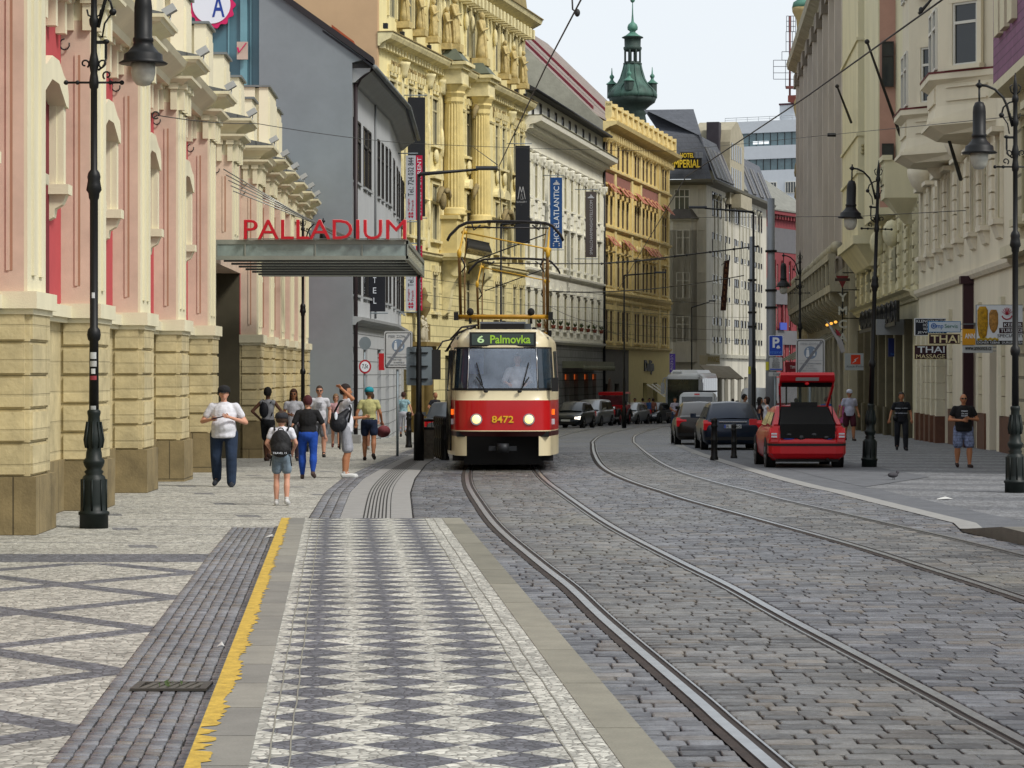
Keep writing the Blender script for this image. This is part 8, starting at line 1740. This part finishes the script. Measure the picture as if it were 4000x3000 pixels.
def person(label, px, fy, hy, face=0, wd=1.0, skin='fair', top='white', topm=None, legs='long', legm=None, hair='short', hairm='2a1c14', walk=.5, arms=None, sleeve=.45, shoe='2b2b2c', cap=None, glasses=False, Z=None, child=False, tuck=False, lean=0, printed=None, stripes=None, belly=0, beard=False, nohead=False, group='people in the street', bare_feet=False, z=None, H_=None):
    if Z is None: x, Z, g = G(px, fy)
    else: x, g = X(px, Z), gz(Z)
    if z is not None: g = z
    Hh = H_ or max(1.1, min(2.0, (fy-hy)*Z/F)); s = Hh/1.76
    t = thing('person', label, 'person', (x, Z, g), face, group, s)
    if lean: t.rotation_euler = (lean, 0, face)
    sk = SKIN[skin]; J = {}
    for sd in (-1, 1):
        a = walk*sd                                   # + forward (towards -y)
        J['hip', sd] = (sd*.09*wd, 0, .93); J['knee', sd] = (sd*.10*wd, -.16*a-.05, .50+.03*abs(a)); J['ank', sd] = (sd*.10*wd, -.26*a if a > 0 else -.34*a, .085 if a > 0 else .085+.16*abs(a)); J['toe', sd] = (sd*.115*wd, J['ank', sd][1]-.16, .03 if a >= 0 else .035+.05*abs(a))
        J['sho', sd] = (sd*.175*(.6+.4*wd), 0, 1.405); J['elb', sd] = (sd*(.235*wd), .05-.10*(-a), 1.15); J['wri', sd] = (sd*(.25*wd), -.06+.14*a*-1, .93)
    if arms: J.update(arms)
    th = .08*(.3+.7*wd); cw = .25+.75*wd
    # body: one surface
    b = MB(); b.ell((0, 0, 1.26), (.145*wd, .10*wd, .24), 14, 10); b.ell((0, -.02*wd-belly*.5, 1.06), (.135*wd, .10*wd+belly, .18), 14, 10); b.ell((0, .01, .93), (.15*wd, .115*wd, .13), 14, 10)
    b.cap((-.14*wd, 0, 1.40), (.14*wd, 0, 1.40), .062, .062, 10); b.cap((0, .01, 1.42), (0, -.01, 1.53), .055, .05, 10)
    hc = Vector((0, -.015, 1.64))
    if child: hc.z = 1.62
    hs = 1.18 if child else 1.06
    b.ell(hc, (.074*hs, .092*hs, .108*hs), 16, 12); b.ell((hc.x, hc.y-.03, hc.z-.055), (.052*hs, .06*hs, .058*hs), 12, 8); b.cap((0, hc.y-.085*hs, hc.z+.005), (0, hc.y-.105*hs, hc.z-.022), .011, .015, 8)
    for sd in (-1, 1): b.ell((sd*.076*hs, hc.y+.01, hc.z-.01), (.012, .022, .032), 8, 6)
    for sd in (-1, 1):
        b.cap(J['hip', sd], J['knee', sd], th, .056*cw, 12); k = J['knee', sd]; a = J['ank', sd]; c = tuple(k[i]+(a[i]-k[i])*.35 for i in range(3)); c = (c[0], c[1]+.02, c[2])
        b.cap(k, c, .052*cw, .06*cw, 10); b.cap(c, a, .06*cw, .038, 10); b.cap(a, J['toe', sd], .036, .03, 8)
        b.cap(J['sho', sd], J['elb', sd], .048*(.6+.4*wd), .038*(.7+.3*wd), 10); b.cap(J['elb', sd], J['wri', sd], .040*(.7+.3*wd), .026, 10)
        e, w = Vector(J['elb', sd]), Vector(J['wri', sd]); d = (w-e).normalized(); hnd = w+d*.05; b.cap(w, hnd, .028, .034, 8)
    vox = .013
    body = remesh(b, vox, 'body', sk, t)
    for sd in (-1, 1):                                # fingers and thumb
        e, w = Vector(J['elb', sd]), Vector(J['wri', sd]); d = (w-e).normalized(); side = d.cross(Vector((0, 1, 0))); side = side.normalized() if side.length > .2 else Vector((1, 0, 0)); nrm = d.cross(side).normalized(); base = w+d*.08; f = MB()
        for q, (o, ln) in enumerate(((-.028, .062), (-.010, .072), (.009, .067), (.026, .052))): p0 = base+side*o; p1 = p0+d*ln*.5-nrm*.008; p2 = p1+d*ln*.42-nrm*.024; f.tube([p0-d*.02, p0, p1, p2], [.009, .0095, .0085, .006], 6)
        p0 = w+d*.03+side*(-.026 if sd > 0 else .03); f.tube([p0, p0+d*.035+side*(-.022 if sd > 0 else .022), p0+d*.06+side*(-.026 if sd > 0 else .026)], [.011, .010, .007], 6); f.build('fingers', sk, body)
    # face
    if not nohead:
        f = MB(); 
        for sd in (-1, 1): f.ell((sd*.028*hs, hc.y-.084*hs, hc.z+.008), (.010, .008, .006), 7, 5)
        f.build('eye', M_rub, body); f = MB(); f.ell((0, hc.y-.094*hs, hc.z-.055*hs), (.022, .008, .005), 8, 5); f.build('mouth', mat('lips', '7d3f36', .6, var=0), body)
    hm = mat('hair_'+hairm, hairm, .8, var=.3, vs=40, bump=.5, bs=60)
    h = MB()
    if hair in ('short', 'buzz', 'bun', 'long', 'bob', 'balding'):
        k = .012 if hair in ('buzz', 'balding') else .022; zo = .018 if hair != 'balding' else -.005
        h.ell((0, hc.y+.016, hc.z+zo), ((.074+k)*hs, (.088+k)*hs, (.102+k)*hs), 14, 10)
    if hair == 'long': h.ell((0, hc.y+.05, hc.z-.08), (.088, .06, .16), 12, 8); h.cap((-.07, hc.y, hc.z), (-.085, hc.y+.02, hc.z-.17), .03, .03, 8); h.cap((.07, hc.y, hc.z), (.085, hc.y+.02, hc.z-.17), .03, .03, 8)
    if hair == 'bob': h.ell((0, hc.y+.03, hc.z-.02), (.10, .09, .13), 12, 8)
    if hair == 'bun': h.ell((0, hc.y+.05, hc.z+.10), (.045, .045, .045), 10, 7)
    if h.v:
        o = remesh(h, .012, 'hair', hm, t)
        # cut the hairline: drop faces in front of the face
        me = o.data; import bmesh; bm = bmesh.new(); bm.from_mesh(me); kill = []
        for v in bm.verts:
            c = v.co
            if hair in ('short', 'buzz', 'balding', 'bun'):
                lim = hc.z+.058*hs if c.y < hc.y-.02 else hc.z-.005 if c.y < hc.y+.03 else hc.z-.07
                if hair == 'balding': lim = max(lim, hc.z+.0) if c.y > hc.y else 9
                if c.z < lim: kill.append(v)
            elif c.y < hc.y-.03 and c.z < hc.z+.055: kill.append(v)
        bmesh.ops.delete(bm, geom=kill, context='VERTS'); bm.to_mesh(me); bm.free()
    if beard: bd = MB(); bd.ell((0, hc.y-.045, hc.z-.075), (.056, .058, .055), 12, 8); bd.build('beard', hm, t)
    if glasses:
        q = MB(); 
        for sd in (-1, 1): q.ell((sd*.032*hs, hc.y-.094*hs, hc.z+.008), (.028, .010, .019), 10, 6)
        q.tube([(-.075, hc.y, hc.z+.01), (-.06, hc.y-.085, hc.z+.012), (.06, hc.y-.085, hc.z+.012), (.075, hc.y, hc.z+.01)], .005, 5); q.build('sunglasses', M_rub, t)
    if cap:
        q = MB(); q.lathe([(.104*hs, .015), (.106*hs, .06), (.094*hs, .105), (.05*hs, .138), (.01, .145)], (0, hc.y+.008), 16, z0=hc.z, sq=1.12)
        dirn = -1 if cap[1] == 'front' else 1; q.add([(x_, hc.y+.008+dirn*(.088+.07*math.cos(x_/.075*PI/2))*hs, hc.z+.028-.02*math.cos(x_/.075*PI/2)) for x_ in np.linspace(-.07, .07, 9)]+[(x_, hc.y+dirn*.075, hc.z+.045) for x_ in np.linspace(-.07, .07, 9)], [(i, i+1, 10+i, 9+i) for i in range(8)]+[(9+i, 10+i, i+1, i) for i in range(8)]); q.build('cap', cloth(cap[0]), t)
    # clothes
    tm = topm or cloth({'white': 'd0d1d8'}.get(top, top)); c = MB(); hem = .86 if not tuck else .94
    c.ell((0, 0, 1.27), (.163*wd, .122*wd, .235), 14, 10); c.ell((0, -.02*wd-belly*.5, 1.07), (.155*wd, .122*wd+belly, .18), 14, 10)
    c.lathe([(.14*wd, hem), (.158*wd, hem+.03), (.155*wd, 1.05)], (0, -.01-belly*.45), 14, sq=.78+belly*2.2); c.cap((-.14*wd, 0, 1.40), (.14*wd, 0, 1.40), .075, .075, 10)
    for sd in (-1, 1):
        S_, E_ = Vector(J['sho', sd]), Vector(J['elb', sd])
        if sleeve > 0: p = S_.lerp(E_, min(1, sleeve)); c.cap(S_, p, .066*(.6+.4*wd), .060*(.6+.4*wd), 10)
        if sleeve > 1: c.cap(E_, E_.lerp(Vector(J['wri', sd]), sleeve-1), .05, .045, 10)
    sh = remesh(c, vox, 'shirt', tm, t)
    if stripes:
        for zz in stripes: q = MB(); q.lathe([(.168*wd, zz), (.168*wd, zz+.025)], (0, -.005), 16, sq=.78); q.build('stripe', cloth('8f949c'), sh)
    if printed:
        for i, s_ in enumerate(printed): q = text(s_, -.075, .075, 1.33-i*.055, 1.365-i*.055, -.128*wd-.012*0, mat('print_dark', '4a4c50') if top == 'white' else SW_, sh, ext=.003)
    lm = legm or cloth('1f2a3a'); c = MB(); c.ell((0, .01, .93), (.163*wd, .13*wd, .13), 14, 10)
    for sd in (-1, 1):
        Hh_, K_, A_k = Vector(J['hip', sd]), Vector(J['knee', sd]), Vector(J['ank', sd])
        Kc = K_.lerp(A_k, .35)+Vector((0, .02, 0))
        if legs == 'long': c.cap(Hh_, K_, th*1.18, .076*cw, 12); c.cap(K_, Kc, .074*cw, .074*cw, 12); c.cap(Kc, A_k, .074*cw, .062*cw, 12)
        elif legs == 'tight': c.cap(Hh_, K_, th*1.25, .066*cw, 12); c.cap(K_, Kc, .068*cw, .073*cw, 12); c.cap(Kc, A_k+Vector((0, 0, .03)), .073*cw, .048, 12)
        elif legs == 'capri': c.cap(Hh_, K_, th*1.18, .08, 12); c.cap(K_, K_.lerp(A_k, .6), .078, .078, 12)
        elif legs == 'shorts': c.cap(Hh_, Hh_.lerp(K_, .85), th*1.2, .098*cw, 12)
        elif legs == 'short2': c.cap(Hh_, Hh_.lerp(K_, .6), th*1.2, .096*cw, 12)
    if legs == 'skirt': c.lathe([(.15*wd, .98), (.2*wd, .75), (.22*wd, .62)], (0, 0), 16, sq=.8)
    remesh(c, vox, {'long': 'trousers', 'tight': 'jeans', 'capri': 'trousers', 'skirt': 'skirt'}.get(legs, 'shorts'), lm, t)
    sm = cloth(shoe, var=.05)
    for sd in (-1, 1):
        a, to = Vector(J['ank', sd]), Vector(J['toe', sd]); q = MB(); q.cap(a+Vector((0, .03, -.03)), to+Vector((0, -.02, .01)), .047, .042, 10); q.cap(a+Vector((0, .02, -.045)), to+Vector((0, -.03, -.0)), .045, .04, 10); 
        if not bare_feet: q.cap(a+Vector((0, 0, -.02)), a+Vector((0, 0, .03)), .042, .042, 8)
        q.build('shoe', sm, t)
    return t, J, s
def w_at(t, s, p):      # point of a figure in world space
    return t.matrix_basis @ Vector(p)
def A2(le, lw, re, rw): return {('elb', -1): le, ('wri', -1): lw, ('elb', 1): re, ('wri', 1): rw}
jeans = cloth('1d2c42', vs=5); PHONE = A2((-.27, .02, 1.16), (-.10, -.27, 1.20), (.30, .02, 1.14), (.07, -.29, 1.26))
def at(tt, nm, label, cat, build, mats):
    t = tt[0]; o = thing(nm, label, cat, t.location, t.rotation_euler.z, None, tt[2]); build(o); return o
# 1 heavy man reading a phone
p1_ = person('heavy man in white t-shirt, black cap and jeans looking at the phone in his hands', 875, 1902, 1510, 0, 1.42, 'fair', 'white', None, 'long', jeans, 'short', '2a1c14', .45, A2((-.38, .02, 1.15), (-.17, -.33, 1.19), (.38, .02, 1.13), (.12, -.34, 1.23)), .55, '23272e', ('17171a', 'front'), belly=.06)
def b(o): m = MB(); m.obox((-.16, -.43, 1.20), (.03, -.45, 1.24), .10, .02); m.build('cover', mat('phone_case', '2c1420', .5, var=0), o)
at(p1_, 'phone', 'dark red phone case held by the heavy man in white', 'phone', b, None)
# 2 boy with backpack, back to us
p2_ = person('boy walking away in a white t-shirt, denim shorts and dark grey cap', 1100, 1976, 1608, PI, 1.0, 'fair', 'white', None, 'short2', cloth('6f7f8c', var=.3, vs=6), 'short', '3a2a1e', .22, A2((-.27, .0, 1.17), (-.20, -.15, 1.02), (.28, .0, 1.17), (.20, -.16, 1.02)), .5, 'bcbcba', ('2a2b30', 'front'), child=True)
def b(o):
    m = MB(); m.ell((0, .21, 1.17), (.20, .12, .26), 14, 10); m.ell((0, .27, 1.06), (.185, .1, .15), 12, 8); remesh(m, .014, 'bag', mat('backpack_black', '0f0f12', .7, var=.15, bump=.5, bs=14), o)
    m = MB(); m.tube([(.05*math.cos(a), .17, 1.41+.05*math.sin(a)) for a in np.linspace(0, PI, 9)], .012, 6); m.build('handle', M_iblk, o)
    m = MB()
    for s in (-1, 1): m.tube([(s*.12, .1, 1.42), (s*.14, -.02, 1.49), (s*.13, -.13, 1.38), (s*.15, -.12, 1.15), (s*.17, .1, .98)], .02, 6); m.tube([(s*.17, .15, .95), (s*.2, .16, .75)], .012, 5)
    m.build('strap', M_iblk, o); tt = text('TRAVEL 15', -.13, .13, .98, 1.015, -.372, SW_, o); tt.rotation_euler = (0, 0, PI)
at(p2_, 'backpack', 'large black backpack with small white letters on the boy', 'backpack', b, None)
# 3 woman in black top and bright blue jeans
p3_ = person('woman with dark red hair walking away in a black top and bright blue jeans', 1202, 1872, 1547, PI, 1.22, 'fair', '121214', None, 'tight', cloth('123f94', vs=4), 'bun', '45151a', .45, A2((-.33, -.02, 1.15), (-.36, -.1, .93), (.30, .06, 1.15), (.34, .02, .93)), .75, '4a3a36')
def b(o): m = MB(); m.ell((.26, .02, 1.0), (.09, .15, .2), 12, 8); m.build('bag', mat('leather_black', '121215', .5, var=.1), o); m = MB(); m.tube([(.24, -.08, 1.16), (.16, -.03, 1.47), (.26, .1, 1.16)], .014, 6); m.build('strap', M_iblk, o)
at(p3_, 'shoulder_bag', 'black shoulder bag of the woman in blue jeans', 'bag', b, None)
# 4 man in grey tank top
p4_ = person('dark-skinned man in a grey tank top with hand on hip, walking away by the wall', 1046, 1802, 1515, PI-.25, 1.0, 'brown', '8d8f94', None, 'shorts', cloth('17181c'), 'short', '14100d', .6, A2((-.34, -.02, 1.2), (-.38, -.14, 1.05), (.36, .1, 1.20), (.19, .03, 1.02)), 0, '33201a', bare_feet=True)
def b(o): m = MB(); m.ell((.03, .19, 1.23), (.12, .09, .19), 12, 8); m.build('bag', mat('backpack_navy', '10131c', .7, var=.1), o); m = MB(); [m.tube([(s*.1, .1, 1.4), (s*.12, -.02, 1.48), (s*.12, -.12, 1.3), (s*.13, .1, 1.1)], .016, 5) for s in (-1, 1)]; m.build('strap', M_iblk, o)
at(p4_, 'backpack', 'small dark backpack on the man in the grey tank top', 'backpack', b, None)
# 5 woman in sunglasses, 6 man with printed tee
person('woman in a white t-shirt and sunglasses with brown hair coming towards the camera', 1147, 1800, 1521, 0, 1.0, 'tan', 'white', None, 'long', cloth('3a3038'), 'long', '4a2c1c', .4, A2((-.24, .02, 1.17), (-.07, -.2, 1.14), (.26, .04, 1.16), (.24, -.05, .98)), .4, glasses=True)
person('man in sunglasses and a white t-shirt with printed words, walking closer', 1248, 1786, 1508, .05, 1.08, 'fair', 'white', None, 'shorts', cloth('74767c'), 'buzz', '3a2c22', .6, None, .45, '2c2a26', glasses=True, printed=('MACKENZIE', 'AND', 'SUTTER CO', 'PORTLAND'))
# 7 bearded man, hand behind head
p7_ = person('bearded man in white t-shirt and pale shorts, side on, one hand behind his head', 1349, 1868, 1503, PI/2+.05, 1.1, 'tan', 'white', None, 'shorts', cloth('8f9198'), 'short', '211611', .05, A2((-.30, -.14, 1.50), (-.13, .06, 1.68), (.25, -.08, 1.12), (.20, -.33, 1.14)), .6, 'bfc0bd', beard=True)
def b(o):
    m = MB(); m.ell((-.22, .13, 1.04), (.10, .17, .18), 14, 10); m.cap((-.21, .10, 1.12), (-.18, -.04, 1.27), .10, .05, 10); m.cap((-.21, .2, 1.0), (-.2, .22, 1.2), .09, .05, 10); remesh(m, .014, 'bag', mat('backpack_ink', '0d1018', .6, var=.25, bump=.8, bs=9), o); m = MB(); m.tube([(-.2, -.06, 1.05), (-.2, -.11, 1.3), (-.12, -.05, 1.48), (-.12, .1, 1.45), (-.2, .2, 1.25)], .02, 6); m.tube([(-.26, .1, .9), (-.26, .1, .55)], .018, 5); m.build('strap', M_iblk, o)
    m = MB(); m.ell((-.325, .17, 1.18), (.006, .03, .075), 12, 8); m.build('emblem', SW_, o)
at(p7_, 'sling_bag', 'big black sling bag on the back of the bearded man', 'bag', b, None)
def b(o): m = MB(); m.obox((.18, -.38, 1.13), (.20, -.54, 1.12), .09, .02); m.build('case', M_iblk, o)
at(p7_, 'phone', 'dark phone held out by the bearded man', 'phone', b, None)
# 8 man in yellow tee with teal cap
p8_ = person('man walking away in a pale yellow t-shirt, denim shorts and a teal cap', 1442, 1800, 1514, PI, 1.12, 'tan', 'b5b27a', None, 'short2', cloth('14203a'), 'short', '5a4636', .55, A2((-.27, .02, 1.15), (-.30, -.12, .95), (.29, .05, 1.15), (.31, .04, .93)), .5, '2a2220', ('1e8a98', 'front'), bare_feet=True)
def b(o): m = MB(); m.lathe([(.17, 0), (.165, .02), (.08, .03), (.075, .10), (.03, .12)], (0, 0), 16); q = m.build('straw', mat('hat_pink', '8a4a50', .9, var=.2, vs=20), o); q.location = (-.34, -.1, .70); q.rotation_euler = (1.0, .3, 0)
at(p8_, 'sun_hat', 'dusty pink sun hat dangling from the hand of the man in yellow', 'hat', b, None)
person('woman in a pale pink dress half hidden behind the bearded man', 1312, 1750, 1540, .1, .95, 'fair', 'b38d92', None, 'skirt', cloth('b5a0a4'), 'bob', '7d6248', .5, None, .5, '5a2f2a', glasses=True)
person('walker in white trainers and blue socks hidden behind the man in yellow', 1450, 1757, 1535, PI, .9, 'fair', '9c9a9a', None, 'short2', cloth('55565c'), 'short', '3a2a20', .5, None, .5, 'a9a9a4')
person('woman in black leaning against the grey house wall', 1516, 1693, 1530, .9, .9, 'tan', '141416', None, 'long', cloth('131318'), 'long', '1a1412', .2, None, .35, '17171a', lean=0)
person('woman in a blue patterned top and white cropped trousers walking away', 1576, 1707, 1532, PI, 1.08, 'fair', '7fa6b0', mat('floral_blue', '86a6ae', .9, var=.6, vs=14), 'capri', cloth('b0b0b8'), 'bun', '3a2018', .45, A2((-.28, .02, 1.16), (-.33, -.02, .98), (.26, .08, 1.17), (.22, -.06, 1.05)), .35, '2a2624')
x_ = person('balding man in a dark t-shirt bending beside the grey car', 1700, 1712, 1532, .7, 1.05, 'tan', '1a1b22', None, 'long', cloth('22242a'), 'balding', '3a2a20', .2, A2((-.32, .02, 1.2), (-.26, -.15, 1.02), (.26, -.05, 1.15), (.15, -.25, 1.08)), .5)
person('man in a white t-shirt and blue jeans crossing the far tram rails', 2636, 1681, 1553, .4, 1.1, 'tan', 'a9a4b8', None, 'long', cloth('1d3558'), 'short', '181210', .5, A2((-.26, .02, 1.16), (-.12, -.16, 1.05), (.26, .02, 1.16), (.14, -.16, 1.03)), .5)
person('man in a grey shirt standing behind the blue estate car', 2908, 1722, 1541, PI/2, 1.1, 'tan', '4c4e52', None, 'long', cloth('26282e'), 'short', '1a1210', .1, None, .5)
person('long-haired woman in a dark top beside the grey mast', 2968, 1735, 1553, PI/2, .95, 'tan', '3a1e22', None, 'long', cloth('26282e'), 'long', '140e0c', .1, None, .2)
person('woman in a white sleeveless top talking beside the grey mast', 2996, 1748, 1551, -PI/2, .95, 'fair', 'white', None, 'long', cloth('33343a'), 'bob', '24140e', .1, None, 0)
person('man in a white polo, white cap and maroon shorts walking towards the camera', 3318, 1722, 1523, .1, 1.18, 'tan', 'a9abbe', None, 'shorts', cloth('3c0c1c'), 'short', '6a5a4c', .45, None, .6, '2c2420', ('b5b8c6', 'front'))
person('woman in a pink dress behind the man in the white cap', 3292, 1706, 1556, 0, .9, 'tan', 'a8507c', None, 'skirt', cloth('a8507c', var=.4), 'short', '4a3022', .4, None, 0, '6a3a30')
person('man in a blue shirt behind the raised tailgate', 3228, 1712, 1551, PI, 1.15, 'tan', '2c4a7c', None, 'long', cloth('2a2a30'), 'short', '3a2a20', .3, None, .5)
person('person in light blue seen through the raised tailgate glass', 3110, 1700, 1556, PI, 1.0, 'fair', '7d95b0', None, 'long', cloth('2a2a30'), 'short', '2a1e16', .3, None, .5)
p21 = person('man in a dark striped polo and jeans with a shoulder bag on the right pavement', 3521, 1760, 1533, -.05, 1.2, 'tan', '15171e', None, 'long', cloth('16181f'), 'short', '3a3430', .4, A2((-.30, .05, 1.16), (-.36, -.02, .95), (.28, .04, 1.16), (.30, -.06, .96)), .55, '17171a', stripes=(1.12, 1.27))
def b(o): m = MB(); m.ell((-.18, -.08, .98), (.09, .06, .1), 10, 7); m.build('bag', M_iblk, o); m = MB(); m.tube([(-.17, -.1, 1.05), (-.02, -.16, 1.28), (.12, -.06, 1.47)], .014, 5); m.build('strap', M_iblk, o)
at(p21, 'shoulder_bag', 'small black bag slung across the striped-polo man', 'bag', b, None)
p22 = person('bald man in a black t-shirt and plaid shorts holding something at his chest', 3763, 1827, 1538, 0, 1.34, 'tan', '0f0f11', None, 'shorts', mat('plaid_blue', '7d88a8', .9, var=.5, vs=12, joints=(.07, .07, .008, .6)), 'none', '2a1c14', .25, A2((-.33, .0, 1.14), (-.07, -.26, 1.13), (.34, .0, 1.14), (.10, -.26, 1.17)), .5, '2a1a16', glasses=True, bare_feet=True, belly=.05, printed=('STEREO', 'the end', 'MACHINE'), beard=False)
for k, (px, c, lab) in enumerate(((2480, '2a2c30', 'far pedestrian in dark clothes behind the old red car'), (2511, 'a58a8c', 'far pedestrian in pale pink behind the parked row'), (2537, '3a5a8a', 'far pedestrian in blue behind the parked row'), (2551, '8a5a48', 'far pedestrian in rust brown at the end of the parked row'))): person(lab, px, 1655, 1556, PI if k % 2 else 0, 1, 'tan', c, None, 'long', cloth('26282e'), 'short', '2a1c14', .3)
person('far man in a grey-blue shirt under the striped awnings', 2863, 1665, 1558, PI, 1.1, 'tan', '5a6478', None, 'long', cloth('26282e'), 'short', '1a1210', .2)
person('tram driver in a white shirt seated behind the tram windscreen', 0, 0, 0, 0, 1.2, 'fair', 'white', None, 'long', cloth('26282e'), 'short', '5a4636', .0, A2((-.3, .0, 1.15), (-.2, -.25, 1.1), (.3, 0, 1.15), (.2, -.25, 1.1)), .9, Z=TZ+.72, z=gz(TZ)+.78, H_=1.75).__getitem__(0).location.x = .12
